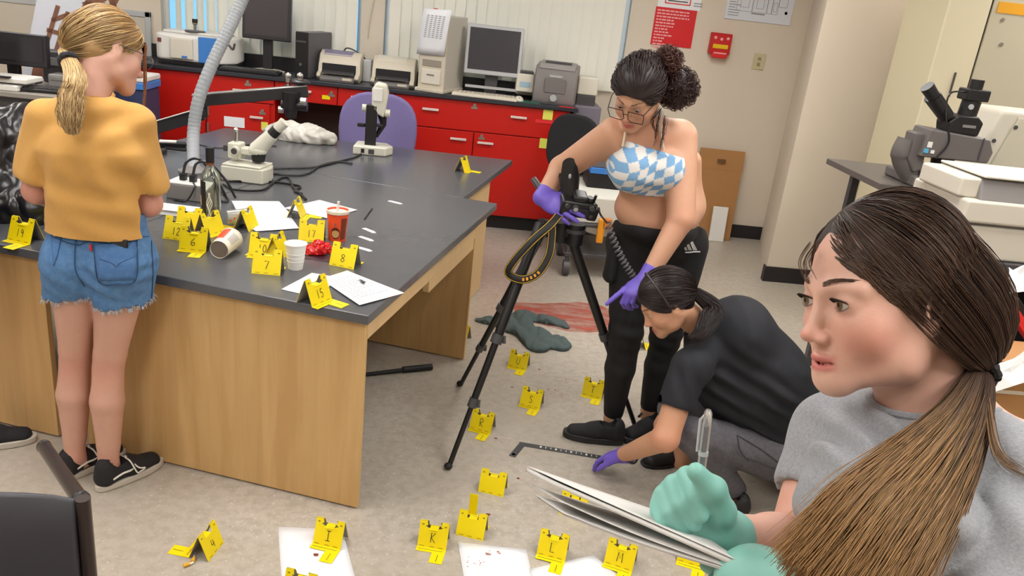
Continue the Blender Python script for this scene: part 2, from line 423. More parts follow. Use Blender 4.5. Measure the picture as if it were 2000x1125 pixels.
panel(t1, US+.05, UR-.02, 3.63, 3.655, name='rear_panel')
panel(t1, US+.06, US+.085, VF+.06, 3.62, name='side_panel')
t0 = table('lab_table', 'black topped lab table at the left under the black plastic', [uv(UL, VF), uv(US-.002, VF), uv(US-.002, VB), uv(UL, VB)], uv(-2.8, 3.1))
panel(t0, UL+.05, US-.085, VF+.03, VF+.055, name='front_panel')
panel(t0, UL+.05, US-.085, 3.63, 3.655, name='rear_panel')
t2 = table('lab_table', 'rear black topped lab table carrying both microscopes', [uv(-2.93, VB+.005), uv(-1.08, VB+.005), uv(-1.088, 5.145), uv(-2.965, 4.78)], uv(-1.9, 4.5))
panel(t2, -1.145, -1.118, VB+.03, 4.70, name='side_panel', m=M_wood_edge)
panel(t2, -2.87, -2.845, VB+.03, 4.64, name='side_panel', m=M_wood_edge)
panel(t2, -2.844, -1.146, 4.60, 4.625, name='rear_panel')
# ================================================================== things on the counter by the windows
def X(px, py, Y): return float(ony(px, py, Y)[0])
OFFZ = ZC
def spectrometer():
    Y = 6.34; x0, x1 = X(303, 115, Y), X(455, 122, Y); w_ = x1-x0
    t = thing('spectrometer', 'white and blue benchtop spectrometer with a knob on top', 'instrument', ((x0+x1)/2, Y, ZC))
    h = w_/2
    MB().prism([(-h, .02), (-h+.04, -.02), (h-.16, -.04), (h-.1, -.02), (h, .1), (h, .33), (-h, .33)], .03, .225).build('body', M_white, t, bevel=.025, seg=3)
    MB().prism([(-h+.01, .03), (-h+.05, -.012), (h-.15, -.03), (h, .11), (h, .32), (-h+.01, .32)], .0, .03).build('base', M_black, t, bevel=.005)
    MB().prism([(-h+.13, -.052), (h-.28, -.056), (h-.28, -.03), (-h+.13, -.028)], .05, .20).build('front_panel', M_cream, t, bevel=.008)
    MB().prism([(h-.24, -.05), (h-.13, -.045), (h-.1, -.018), (h-.11, .0), (h-.24, -.03)], .035, .222).build('blue_panel', M_blue, t, bevel=.006)
    MB().box(-h+.03, -h+.07, -.02, .0, .155, .185).build('display', mat('dim_red', (120, 60, 50), .4), t)
    MB().box(h-.36, h-.32, -.059, -.05, .06, .075).build('badge', M_blue, t)
    MB().prism([(-h+.04, .06), (h-.1, .03), (h-.06, .28), (-h+.06, .28)], .224, .245).build('lid', M_white, t, bevel=.012)
    MB().lathe([(.075, .245), (.075, .252), (.01, .254)], o=(-.02, .1, 0)).build('sample_plate', M_dgrey, t, smooth=True)
    k = MB().lathe([(.012, .25), (.012, .295), (.02, .3), (.02, .31)], o=(-.02, .1, 0)).build('clamp_post', M_chrome, t, smooth=True)
    MB().lathe([(.019, .31), (.021, .33), (.018, .338)], o=(-.02, .1, 0)).build('knob', M_black, t, smooth=True)
spectrometer()
def monitor(name, label, pxl, pxr, pyt, pyb, Y, frame, scr, loc_z, base, thick=.05, colx=.035, tilt=.08, bez=.022, bm=None):
    pl, pr = ony(pxl, (pyt+pyb)/2, Y), ony(pxr, (pyt+pyb)/2, Y); cx = (pl[0]+pr[0])/2; hw = (pr[0]-pl[0])/2
    zt, zb = ony((pxl+pxr)/2, pyt, Y)[2]-loc_z, ony((pxl+pxr)/2, pyb, Y)[2]-loc_z
    t = thing(name, label, 'monitor', (cx, Y, loc_z)); R = rotm(-tilt)
    hh = (zt-zb)/2; c = (0, 0, (zt+zb)/2)
    MB().box(-hw, hw, 0, thick, -hh, hh, R, c).build('housing', frame, t, bevel=.008)
    MB().box(-hw+bez, hw-bez, -.003, .002, -hh+bez*1.4, hh-bez, R, c).build('screen', scr, t)
    MB().box(-colx, colx, thick*.6, thick*.6+.04, .02, zb+hh*.6).build('stand_column', bm or frame, t, bevel=.005)
    base(t)
    return t
M_bz = mat('black_bezel', (38, 36, 40), .35)
t = monitor('computer_monitor', 'black flat monitor on a column stand beside the grey hose', 473, 568, -12, 78, 6.42, M_bz, mat('screen_dark_brown', (62, 56, 58), .3), ZC, lambda t: MB().lathe([(.13, 0), (.13, .012), (.1, .02), (.03, .026)], o=(0, .04, 0)).build('stand_base', M_beige, t, smooth=True))
def keyboard(name, label, pxs, Y, z, wd, dp, m, mk, yaw=0.0, keys=True, grp=None):
    p = ony(pxs[0], pxs[1], Y); t = thing(name, label, 'keyboard', (p[0], Y, z), yaw, grp)
    MB().prism([(-wd/2, -dp/2), (wd/2, -dp/2), (wd/2, dp/2), (-wd/2, dp/2)], 0, .022).build('case', m, t, bevel=.006)
    for r in range(5):
        kb = MB(); nk = 15
        for k in range(nk):
            kx = -wd/2+.015+(wd-.03)*k/nk; ky = -dp/2+.02+(dp-.04)*r/5
            kb.box(kx, kx+(wd-.03)/nk-.004, ky, ky+(dp-.04)/5-.004, .02, .029)
        kb.build('key_row', mk, t)
    return t
keyboard('keyboard', 'black keyboard in front of the black monitor stand', (490, 131), 6.33, ZC, .44, .15, M_black, M_dgrey)
def pc_tower(name, label, px, py, Y, z, wd, dp, ht, mfront, mside, yaw=0.0):
    x = X(px, py, Y); t = thing(name, label, 'computer', (x, Y, z), yaw)
    MB().box(-wd/2, wd/2, 0, dp, 0, ht).build('case', mside, t, bevel=.006)
    MB().box(-wd/2-.002, wd/2+.002, -.018, .004, .0, ht+.002).build('front_bezel', mfront, t, bevel=.008)
    return t
t = pc_tower('desktop_tower', 'slim black desktop tower between monitor and first printer', 590, 138, 6.33, ZC, .1, .36, .335, M_black, mat('tower_side', (92, 90, 94), .4), yaw=-.32)
MB().lathe([(.0, -.026), (.013, -.024), (.013, -.018)], o=(0, 0, 0), R=rotm(PI/2)).build('power_button', M_chrome, t, smooth=True).location = (.0, -.045, .1)
MB().box(-.04, .04, -.022, -.016, .26, .275).build('drive_slot', M_dgrey, t)
def inkjet(label, px, py, Y, wd, top, yaw=0.0):
    x = X(px, py, Y); t = thing('inkjet_printer', label, 'printer', (x, Y, ZC), yaw, 'inkjet printers on the counter'); h = wd/2
    sec = [(-.06, .0), (-.1, .03), (-.1, .05), (-.03, .07), (-.02, .13), (.02, .19), (.09, .215), (.2, .205), (.23, .12), (.23, 0)]
    def slab(x0, x1, s): return MB().prism([(p[0], p[1]) for p in s], x0, x1, R=np.array([[0, 0, 1], [1, 0, 0], [0, 1, 0]]))
    slab(-h, h, [(-.02, .0), (-.02, .13), (.02, .19), (.09, .215), (.2, .205), (.23, .12), (.23, 0)]).build('body', M_beige, t, bevel=.012)
    slab(-h+.03, h-.07, [(.015, .187), (.09, .22), (.19, .212), (.19, .2), (.02, .17)]).build('lid', top, t, bevel=.004)
    slab(-h, -h+.03, sec[:5]+[(0, 0)]).build('side_wall', M_beige, t, bevel=.006); slab(h-.035, h, sec[:5]+[(0, 0)]).build('side_wall', M_beige, t, bevel=.006)
    MB().box(-h+.03, h-.035, -.024, -.012, .055, .125).build('paper_slot', M_blackm, t)
    slab(-h+.03, h-.035, [(-.12, .0), (-.13, .02), (-.02, .045), (-.02, 0)]).build('tray', M_grey, t, bevel=.004)
    slab(-h+.04, h-.045, [(-.08, .055), (-.075, .06), (-.01, .075), (-.01, .07)]).build('output_flap', M_dgrey, t)
    MB().box(h-.12, h-.05, -.13, -.122, .018, .036).build('paper_guide', M_beige, t)
    return t
inkjet('beige inkjet printer with a mauve lid beside the black tower', 663, 158, 6.4, .32, mat('mauve_plastic', (128, 122, 150), .4))
inkjet('beige inkjet printer with a beige lid beside the tall tower', 768, 164, 6.4, .33, M_cream)
t = thing('printer_power_box', 'small grey box on the counter between two inkjet printers', 'box', (X(716, 140, 6.5), 6.5, ZC))
MB().box(-.035, .035, 0, .13, 0, .17).build('case', mat('pale_grey', (206, 206, 208), .5), t, bevel=.01)
MB().tube(bez((-.2, .02, .18), (-.16, 0, .24), (-.08, 0, .22), (-.02, .05, .17)), .006, 6).build('cable', M_dgrey, t, smooth=True)
# tall beige tower with a sheet of paper clipped over its front
t = pc_tower('desktop_tower', 'tall beige tower computer with a sheet of paper over its front', 842, 172, 6.29, ZC, .215, .36, .56, M_beige, mat('tower_beige_side', (200, 194, 182), .45), yaw=-.38)
MB().box(-.08, .08, -.03, -.016, .06, .17).build('lower_grille', M_cream, t, bevel=.012)
MB().box(-.078, .078, -.022, -.016, .19, .24).build('drive_recess', mat('recess_beige', (150, 142, 128), .5), t, bevel=.006)
MB().box(-.03, .03, -.034, -.029, .125, .135).build('badge', M_grey, t)
MB().box(-.12, .12, -.05, .35, -.0, .03).build('foot', M_beige, t, bevel=.01)
g = []
for r in range(7):
    g.append([(-.1+.225*c/4+(-.045*(1-r/6)) + .02, -.03-.03*math.sin(r/6*2.2)*(1-.3*c/4), .27+.33*r/6+.01*c/4) for c in range(5)])
pp = tag(MB().sheet(g).build('paper_sheet', M_paper, None, smooth=True, solid=.001), 'printed white sheet taped to the front of the tall beige tower', 'paper')
pp.location = t.location; pp.rotation_euler = t.rotation_euler
ln = MB()
for r in range(9):
    for c in range(5):
        if (r+c) % 4 != 3: z = .4+.155*r/9; x = -.1+.03*c; ln.box(x, x+.02, -.058, -.0575, z, z+.006)
ln2 = MB()
for r in range(12):
    for c in range(5):
        z = .40+.014*r; f = (z-.27)/.33; x = -.1+.225*(.18+.14*c)+(-.045*(1-f))+.02; y = -.03-.03*math.sin(f*2.2)*(1-.3*(.2+.12*c))-.0015
        ln2.add([(x, y, z), (x+.02, y, z), (x+.02, y, z+.006), (x, y, z+.006)], [(0, 1, 2, 3)])
ln2.build('printed_table', M_lightink, pp)
MB().box(.0, .025, -.05, -.03, .585, .61).build('red_clip', M_redtape, pp)
# silver monitor
def sbase(t):
    MB().prism([(-.11, -.03), (.11, -.03), (.13, .1), (-.13, .1)], 0, .018).build('stand_base', M_dgrey, t, bevel=.006)
    MB().box(-.2, .2, -.012, .0, .055, .075).build('button_strip', M_silver, t)
t = monitor('computer_monitor', 'silver framed flat monitor on a low stand above the beige keyboard', 909, 1021, 50, 148, 6.42, M_silver, mat('screen_charcoal', (58, 56, 62), .3), ZC, sbase, thick=.05, colx=.05, bez=.025, bm=M_dgrey, tilt=.1)
keyboard('keyboard', 'cream keyboard lying in front of the silver monitor', (948, 176), 6.31, ZC, .5, .17, M_cream, M_beige, yaw=-.06)
t = thing('mouse_pad', 'green mouse pad at the counter edge', 'mouse pad', (X(1028, 190, 6.3), 6.3, ZC)); MB().box(-.11, .11, -.07, .08, 0, .004).build('pad', mat('green_pad', (40, 96, 80), .7), t, bevel=.002)
t = thing('computer_mouse', 'cream computer mouse on the green pad', 'mouse', (X(1014, 186, 6.3), 6.3, ZC+.004)); MB().ball((0, 0, .002), (.038, .055, .034), rings=10).build('shell', M_cream, t, smooth=True)
MB().box(-.002, .002, -.05, -.01, .02, .03).build('button_gap', M_grey, t)
# grey laser printer
Y = 6.3; x = X(1082, 187, Y); t = thing('laser_printer', 'upright dark grey laser printer at the right end of the counter', 'printer', (x, Y, ZC), -.18)
SW = np.array([[0, 0, 1], [1, 0, 0], [0, 1, 0]])
MB().prism([(-.02, .0), (-.035, .05), (.0, .25), (.03, .29), (.2, .305), (.22, 0)], -.165, .165, R=SW).build('body', mat('warm_grey', (126, 120, 118), .45), t, bevel=.015)
MB().prism([(.0, .262), (.035, .3), (.19, .316), (.19, .29), (.03, .27)], -.14, .14, R=SW).build('top_cover', mat('warm_grey_light', (150, 146, 143), .45), t, bevel=.008)
MB().box(-.1, .1, .06, .15, .305, .318).build('top_slot', M_dgrey, t)
MB().box(-.05, .05, -.014, -.004, .205, .222).build('badge', M_silver, t)
MB().lathe([(.0, 0), (.02, .004), (.026, .016)], R=rotm(PI/2), o=(0, -.03, .055)).build('latch', M_silver, t, smooth=True)
MB().box(-.08, .08, -.036, -.028, .09, .2).build('front_door', mat('warm_grey2', (118, 112, 110), .45), t, bevel=.004)
MB().box(-.17, .17, -.03, .2, 0, .02).build('base', M_dgrey, t, bevel=.004)
Y = 6.42; x = X(1085, 165, Y); t = thing('beige_printer', 'wide beige printer standing behind the grey laser printer', 'printer', (x, Y, ZC))
MB().box(-.3, .3, .12, .24, 0.02, .2).build('body', M_cream, t, bevel=.02)
MB().box(-.31, -.17, -.02, .1, .06, .2).build('side_box', M_cream, t, bevel=.012)
MB().box(.17, .33, -.06, .1, .09, .23).build('side_box', M_cream, t, bevel=.015)
MB().box(.17, .32, -.06, .1, .0, .09).build('tray', M_dgrey, t, bevel=.006)
MB().box(-.3, -.18, -.01, .09, .2, .22).build('lid', M_dgrey, t, bevel=.004)
MB().box(-.28, -.2, -.024, -.018, .1, .14).build('label_plate', mat('label_blue', (160, 190, 205), .6), t)

# ------------------------------------------------------------------ wall things
def wallbox(px0, py0, px1, py1, d0=.0, d1=.012, Y=YW):
    a, b_ = ony(px0, (py0+py1)/2, Y), ony(px1, (py0+py1)/2, Y); zt, zb = ony((px0+px1)/2, py0, Y)[2], ony((px0+px1)/2, py1, Y)[2]
    return a[0], b_[0], zb, zt
def text_mesh(s, size, m, parent, loc, name='lettering', align='LEFT', rx=PI/2):
    cu = bpy.data.curves.new('txt', 'FONT'); cu.body = s; cu.size = size; cu.align_x = align
    o = bpy.data.objects.new('txt', cu); COL.objects.link(o)
    me = bpy.data.meshes.new_from_object(o.evaluated_get(bpy.context.evaluated_depsgraph_get()))
    bpy.data.objects.remove(o); q = place(name, me, m, parent); q.location = loc; q.rotation_euler = (rx, 0, 0); return q
x0, x1, zb, zt = wallbox(1275, 16, 1356, 91)
t = thing('safety_poster', 'red and white safety poster on the wall above the dark bun', 'poster', ((x0+x1)/2, YW-.004, (zb+zt)/2)); hw, hh = (x1-x0)/2, (zt-zb)/2
MB().box(-hw, hw, -.003, .003, -hh, hh).build('red_sheet', mat('poster_red', (214, 26, 34), .35), t)
MB().box(-hw+.01, hw+.02, -.001, .004, hh, hh+.16).build('white_header', M_paper, t)
M_pinktxt = mat('poster_pale_text', (240, 170, 172), .5)
rr = random.Random(5)
for i in range(13):
    z = hh-.03-.0235*i; ln = (.9 if i < 3 else rr.uniform(.3, .55))*2*hw*.9; b_ = MB(); xx = -hw+.015
    while xx < -hw+ln:
        wl = rr.uniform(.012, .035); b_.box(xx, xx+wl, -.0045, -.003, z, z+.011); xx += wl+.006
    b_.build('text_line', M_pinktxt, t)
f = MB()
for a in ((-.1, .02), (.1, .02)): f.box(a[0]-.004, a[0]+.004, -.003, -.001, hh+.03, hh+.12)
f.box(-.1, .1, -.003, -.001, hh+.03, hh+.038).build('red_frame', M_redtape, t)
for i in range(3): MB().box(-.08+.004*i, .08, -.003, -.001, hh+.05+.022*i, hh+.058+.022*i).build('text_line', M_ink, t)
for i in range(2): MB().box(.13, .2, -.003, -.001, hh+.03+.02*i, hh+.037+.02*i).build('text_line', M_lightink, t)
x0, x1, zb, zt = wallbox(1420, -40, 1552, 44)
t = thing('evacuation_plan', 'white evacuation floor plan sheet on the wall near the corner', 'sign', ((x0+x1)/2, YW-.006, (zb+zt)/2)); hw, hh = (x1-x0)/2, (zt-zb)/2
MB().box(-hw, hw, -.003, .005, -hh, hh).build('sheet', mat('plan_paper', (220, 224, 232), .4), t, bevel=.002)
ln = MB()
def rect(x0_, z0_, x1_, z1_, w_=.003):
    ln.box(x0_, x1_, -.0045, -.003, z0_, z0_+w_); ln.box(x0_, x1_, -.0045, -.003, z1_-w_, z1_); ln.box(x0_, x0_+w_, -.0045, -.003, z0_, z1_); ln.box(x1_-w_, x1_, -.0045, -.003, z0_, z1_)
for a in ((-.19, -.09, -.06, .12), (-.06, -.09, .06, .12), (.06, -.09, .1, .1), (.1, -.09, .15, .1), (.15, -.03, .22, .1), (-.19, .12, .2, .2)): rect(*a)
for a in ((-.16, -.06, -.09, .05), (-.03, -.06, .03, .05), (.11, -.07, .14, 0)): rect(*a)
ln.build('floor_plan_lines', M_lightink, t)
b_ = MB()
for i in range(8): b_.box(-hw+.02, -hw+.02+rr.uniform(.05, .1), -.0045, -.003, -hh+.03+.02*i, -hh+.036+.02*i)
b_.box(-.06, .05, -.0045, -.003, -hh+.055, -hh+.066).build('legend_text', M_lightink, t)
MB().lathe([(.0, 0), (.012, .0)], seg=12, R=rotm(PI/2), o=(.22, -.004, -hh+.09)).build('compass_mark', M_ink, t)
x0, x1, zb, zt = wallbox(1384, 64, 1425, 106)
t = thing('fire_alarm_pull', 'red fire alarm pull station with a yellow band', 'fire alarm', ((x0+x1)/2, YW, (zb+zt)/2)); hw, hh = (x1-x0)/2, (zt-zb)/2
M_alarm = mat('alarm_red', (196, 22, 24), .4)
MB().box(-hw, hw, -.05, -.002, -hh, hh).build('housing', M_alarm, t, bevel=.006)
MB().box(-hw*.72, hw*.72, -.058, -.048, -hh*.45, -hh*.05).build('yellow_band', mat('alarm_yellow', (236, 196, 20), .4), t, bevel=.002)
MB().box(-hw*.75, hw*.75, -.075, -.045, -hh*1.35, -hh*.72).build('pull_handle', mat('alarm_red2', (216, 34, 38), .35), t, bevel=.008)
MB().box(-hw*.6, hw*.6, -.078, -.074, -hh*.92, -hh*.8).build('handle_text', M_pinktxt, t)
for s in (-.6, 0, .6): MB().lathe([(.0, 0), (.012, .0), (.012, .004)], seg=10, R=rotm(PI/2), o=(s*hw, -.051, hh*.55-(.0 if s else .1*hh))).build('screw', M_pinktxt, t)
x0, x1, zb, zt = wallbox(1470, 104, 1493, 136)
t = thing('wall_switch_plate', 'small yellowed switch plate on the wall near the corner', 'switch', ((x0+x1)/2, YW, (zb+zt)/2)); hw, hh = (x1-x0)/2, (zt-zb)/2
MB().box(-hw, hw, -.01, -.001, -hh, hh).build('plate', mat('ivory_plate', (198, 190, 152), .5), t, bevel=.003)
for s in (-1, 1): MB().box(-.012, .012, -.014, -.008, s*.022-.012, s*.022+.012).build('socket', mat('ivory_dark', (150, 142, 110), .5), t)
# flattened cardboard leaning on the wall
p0, p1 = ony(1378, 380, YW-.1), ony(1440, 380, YW-.1); zt = ony(1415, 292, YW-.05)[2]
t = thing('cardboard_box', 'flattened brown cardboard box leaning against the wall', 'cardboard', ((p0[0]+p1[0])/2, YW-.12, 0)); hw = (p1[0]-p0[0])/2
M_card = mat('cardboard', (176, 128, 78), .8, noise=(6, .25), rgb2=(160, 112, 66))
MB().box(-hw-.12, hw, -.02, .02, 0, zt*.78, rotm(-.08)).build('panel', M_card, t); MB().box(-hw-.1, hw+.01, -.012, .012, zt*.78, zt, rotm(-.09)).build('flap', M_card, t)
MB().box(-hw+.05, -hw+.12, -.027, -.02, zt*.86, zt*.9, rotm(-.08)).build('print', mat('card_print', (110, 76, 44), .8), t)
p = ony(1405, 440, YW-.2); t = thing('white_placard', 'small white placard leaning on the cardboard', 'placard', (p[0], YW-.2, 0)); MB().box(-.07, .06, -.01, .01, 0, .3, rotm(-.12)).build('sheet', M_white, t, bevel=.004)

# ------------------------------------------------------------------ cart, tower and chair between counter and wall
x = X(1118, 300, 6.3); t = thing('equipment_tower', 'grey equipment tower with a blue stripe at the counter end', 'equipment', (x+.06, 6.3, 0))
M_gp = mat('purple_grey', (120, 114, 126), .5)
MB().box(-.1, .12, 0, .35, .02, ony(1118, 262, 6.3)[2]).build('lower_case', M_dgrey, t, bevel=.01); zt = ony(1120, 205, 6.3)[2]
MB().box(-.1, .12, .0, .35, ony(1118, 258, 6.3)[2], zt).build('upper_case', M_gp, t, bevel=.01)
zz = ony(1107, 254, 6.28)[2]; MB().box(-.11, .0, -.01, .02, zz-.022, zz+.022).build('blue_stripe', mat('bright_blue', (50, 130, 235), .4), t, bevel=.004)
x = X(1172, 400, 5.3); t = thing('equipment_cart', 'low rolling cart loaded with a white instrument behind the photographer', 'cart', (x, 5.3, 0))
MB().box(-.2, .28, -.05, .45, .14, .17).box(-.2, .28, -.05, .45, .36, .385).build('shelves', M_dgrey, t, bevel=.005)
for a in ((-.18, -.03), (.26, -.03), (-.18, .43), (.26, .43)):
    MB().cyl((a[0], a[1], .1), (a[0], a[1], .37), .014, seg=10).build('post', M_dgrey, t, smooth=True)
    cw = MB().cyl((a[0]-.02, a[1], .055), (a[0]+.02, a[1], .055), .055, seg=18).build('caster', M_dgrey, t, smooth=True)
t = thing('white_instrument', 'white boxy instrument on the cart shelf', 'instrument', (x, 5.3, .385)); zt = ony(1172, 372, 5.3)[2]-.385
MB().prism([(-.03, 0), (-.03, zt*.8), (.05, zt), (.4, zt), (.4, 0)], -.19, .26, R=SW).build('case', mat('off_white', (208, 206, 196), .45), t, bevel=.012)
MB().box(-.03, -.02, -.033, -.02, zt*.3, zt*.6).build('slot', M_dgrey, t)
t = thing('cart_device', 'dark grey device with a blue band on the white instrument', 'device', (x+.02, 5.36, .385+zt)); zz = ony(1176, 300, 5.36)[2]-.385-zt
MB().box(-.12, .14, 0, .25, 0, max(zz*.42, .08)).build('lower_case', M_blackm, t, bevel=.008); MB().box(-.1, .14, .0, .25, max(zz*.42, .08)+.04, max(zz, .2)).build('upper_case', mat('mid_grey', (104, 100, 104), .5), t, bevel=.008)
MB().box(-.11, .145, -.005, .25, max(zz*.42, .08), max(zz*.42, .08)+.04).build('blue_band', M_blue, t, bevel=.003)
# office chairs
def office_chair(label, loc, rotz, m, hw=.25, zc=.86, hh=.2, round_=True):
    t = thing('office_chair', label, 'chair', (loc[0], loc[1], 0), rotz, 'rolling office chairs')
    n = 28; prof = [(hw*math.copysign(abs(math.cos(a))**.75, math.cos(a)), hh*math.copysign(abs(math.sin(a))**.75, math.sin(a))) for a in [2*PI*k/n for k in range(n)]]
    MB().prism(prof, -.03, .03, R=rotm(PI/2-.08), o=(0, -.22, zc)).build('backrest', m, t, bevel=.022, seg=3)
    MB().prism([(hw*.95*math.copysign(abs(math.cos(a))**.6, math.cos(a)), .23*math.copysign(abs(math.sin(a))**.6, math.sin(a))) for a in [2*PI*k/n for k in range(n)]], .43, .5).build('seat', m, t, bevel=.025, seg=3)
    MB().tube(bez((0, -.22, zc-.1), (0, -.26, .6), (0, -.2, .44), (0, -.05, .42)), .018, 8).build('back_bar', M_black, t, smooth=True)
    MB().cyl((0, 0, .1), (0, 0, .43), .028, seg=12).build('gas_column', M_black, t, smooth=True)
    for k in range(5):
        a = 2*PI*k/5+.3; e = (math.cos(a)*.28, math.sin(a)*.28)
        MB().tube([(0, 0, .12), (e[0], e[1], .085)], [.028, .016], 8).build('leg', M_black, t, smooth=True)
        MB().cyl((e[0]-.012, e[1], .032), (e[0]+.012, e[1], .032), .03, seg=12).build('caster', M_blackm, t, smooth=True)
    return t
M_peri = mat('periwinkle_fabric', (122, 112, 160), .9, noise=(120, .25), rgb2=(100, 92, 138), bump=(300, .1))
p = ony(738, 250, 5.62); office_chair('round backed periwinkle office chair behind the rear lab table', (p[0], 5.85), 0, M_peri, .27, p[2]-.02, .26)
p = ony(1150, 300, 5.8); office_chair('black office chair beside the counter end', (p[0]-.02, 6.0), -.5, mat('black_fabric', (30, 29, 33), .9), .2, p[2]+.05, .22)

# ------------------------------------------------------------------ far left corner
p1_ = ony(295, 24, YW); t = thing('whiteboard', 'wall whiteboard with an aluminium frame behind the blonde hair', 'whiteboard', (-3.6, YW, 1.5)); xx = p1_[0]+3.6
zt = p1_[2]-1.5; zb = ony(297, 113, YW)[2]-1.5
MB().box(-1.2, xx-.03, -.02, -.003, zb, zt-.03).build('board', mat('whiteboard_face', (206, 198, 182), .5), t)
MB().box(xx-.04, xx, -.03, -.002, zb, zt).build('frame_side', mat('aluminium', (186, 188, 190), .4), t, bevel=.003); MB().box(-1.2, xx, -.03, -.002, zt-.04, zt).build('frame_top', MATS['aluminium'], t, bevel=.003)
# picture board leaning: brown lattice tower on pale sky
Y = 5.7; a = ony(35, 75, Y); b_ = ony(125, 75, Y); zt = ony(110, -40, Y)[2]
t = thing('picture_board', 'leaning picture board of a brown steel lattice tower', 'picture', (a[0], Y, a[2]-.25)); wd = b_[0]-a[0]+.12; hh = zt-a[2]+.3
R = rotm(-.2, .18, 0)
MB().box(0, wd, 0, .012, 0, hh, R).build('board', mat('pale_sky_print', (190, 192, 200), .6), t)
M_rust = mat('rust_brown', (122, 78, 54), .7, noise=(14, .5), rgb2=(84, 52, 38))
lt = MB()
def bar(x0_, z0_, x1_, z1_, w_=.014): 
    d = unit((x1_-x0_, 0, z1_-z0_)); n_ = np.array([-d[2], 0, d[0]])*w_; A, B = np.array([x0_, -.004, z0_]), np.array([x1_, -.004, z1_])
    lt.add([R @ q for q in (A-n_, B-n_, B+n_, A+n_)], [(0, 1, 2, 3)])
for q in ((.1, .1, .14, hh*.75), (.17, .1, .21, hh*.72), (.1, .35, .21, .35), (.12, hh*.6, .22, hh*.7)): bar(*q)
for q in ((.24, .1, .34, hh), (.32, .1, .5, hh), (.24, .2, .5, .42), (.46, .1, .26, .4), (.26, .36, .5, .5), (.5, .32, .3, .6), (.3, .55, .52, .75), (.5, .6, .36, .85)): bar(*q, w_=.02)
bar(.22, .05, .55, .38, .07); bar(.06, .05, .55, .05, .08)
lt.build('tower_print', M_rust, t)
Y = 5.2; zb = .95
xb0, xb1 = X(-140, 180, Y), X(205, 190, 5.3)
t = thing('side_bench', 'dark laboratory bench along the left behind the plastic sheet', 'bench', ((xb0+xb1)/2, Y, 0)); hw = (xb1-xb0)/2
MB().box(-hw, hw, -.35, .3, zb-.03, zb).build('top', mat('bench_top_grey', (150, 144, 136), .5), t, bevel=.004)
MB().box(-hw+.03, hw-.03, -.3, .28, .05, zb-.03).build('body', M_dgrey, t)
t = monitor('computer_monitor', 'wide black monitor on the left bench below the picture board', -60, 90, 62, 126, 5.2, M_bz, M_screen, zb, lambda t: MB().box(-.13, .13, -.05, .12, 0, .015).build('stand_base', M_black, t, bevel=.005), bm=M_black)
keyboard('keyboard', 'dark keyboard on the left bench under the black monitor', (112, 152), 5.0, zb, .42, .15, M_black, M_dgrey, yaw=.1)
p = ony(25, 178, 4.9); t = thing('lab_balance', 'white lab instrument with stacked trays at the left picture edge', 'instrument', (p[0], 4.93, zb))
MB().box(-.35, .04, -.06, .15, 0, .035).build('base_tray', M_white, t, bevel=.008); MB().box(-.35, .09, -.04, .15, .045, .075).build('upper_tray', M_white, t, bevel=.008)
MB().box(-.35, -.15, .0, .14, .08, .3).build('column', M_white, t, bevel=.01); MB().box(-.35, -.13, -.02, .14, .3, .33).build('cap', M_cream, t, bevel=.006); MB().box(-.3, -.0, -.07, -.03, .075, .083).build('pad', M_blackm, t)
for k, (px, py, wd, hh, mm) in enumerate(((105, 105, .16, .2, M_dgrey), (140, 120, .14, .16, M_blackm), (110, 128, .12, .08, M_grey))):
    Y = 5.35-.08*k; p = ony(px, py, Y); t = thing('small_device', ['tall dark device with papers beside the black monitor', 'black rounded device behind the ponytail', 'small grey device before the dark devices'][k], 'device', (p[0], Y, zb))
    MB().box(-wd/2, wd/2, 0, .12, 0, hh).build('case', mm, t, bevel=.012); MB().box(-wd/2+.02, wd/2-.02, -.006, .002, hh*.55, hh*.8).build('face_plate', M_grey, t, bevel=.002)
p = ony(250, 172, 5.7); t = thing('storage_bin', 'blue storage bin with a white lid beside the red cabinets', 'bin', (p[0]+.0, 5.75, 0)); zt = ony(250, 150, 5.55)[2]
MB().prism([(-.2, -.14), (.14, -.14), (.14, .14), (-.2, .14)], 0, zt-.09).build('tub', mat('navy_plastic', (52, 62, 96), .5), t, bevel=.01); MB().box(-.21, .15, -.15, .15, zt-.09, zt-.04).build('rim', M_blue, t, bevel=.008); MB().box(-.21, .15, -.15, .15, zt-.04, zt).build('lid', M_white, t, bevel=.012)

# ------------------------------------------------------------------ right side
Y = 4.75; xl_, xg, xr_ = X(1826, 115, Y), X(1912, 100, Y), X(2100, 100, Y)
t = thing('tall_cabinet', 'tall cream metal cabinet with an orange label at the right edge', 'cabinet', ((xl_+xr_)/2, Y, 0)); hw = (xr_-xl_)/2
M_cab = mat('cabinet_cream', (206, 196, 164), .5)
MB().box(-hw, hw, .02, .5, .03, 2.3).build('body', M_cab, t, bevel=.005)
g = xg-(xl_+xr_)/2
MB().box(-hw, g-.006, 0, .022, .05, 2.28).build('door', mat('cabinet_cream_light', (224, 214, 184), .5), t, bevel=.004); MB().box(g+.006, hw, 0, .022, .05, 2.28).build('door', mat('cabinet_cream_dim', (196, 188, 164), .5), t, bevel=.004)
MB().box(g-.01, g+.01, .012, .03, .05, 2.28).build('gap', M_blackm, t)
p = ony(1978, 17, Y); MB().box(p[0]-(xl_+xr_)/2-.09, p[0]-(xl_+xr_)/2+.12, -.004, 0, p[2]-.03, p[2]+.03).build('orange_label', mat('label_orange', (232, 166, 28), .5), t)
for px, py in ((1958, 39), (1955, 87)): p = ony(px, py, Y); MB().lathe([(0, 0), (.012, .001), (.012, .006)], seg=12, R=rotm(PI/2), o=(p[0]-(xl_+xr_)/2, -.0, p[2])).build('lock', M_metal, t, smooth=True)
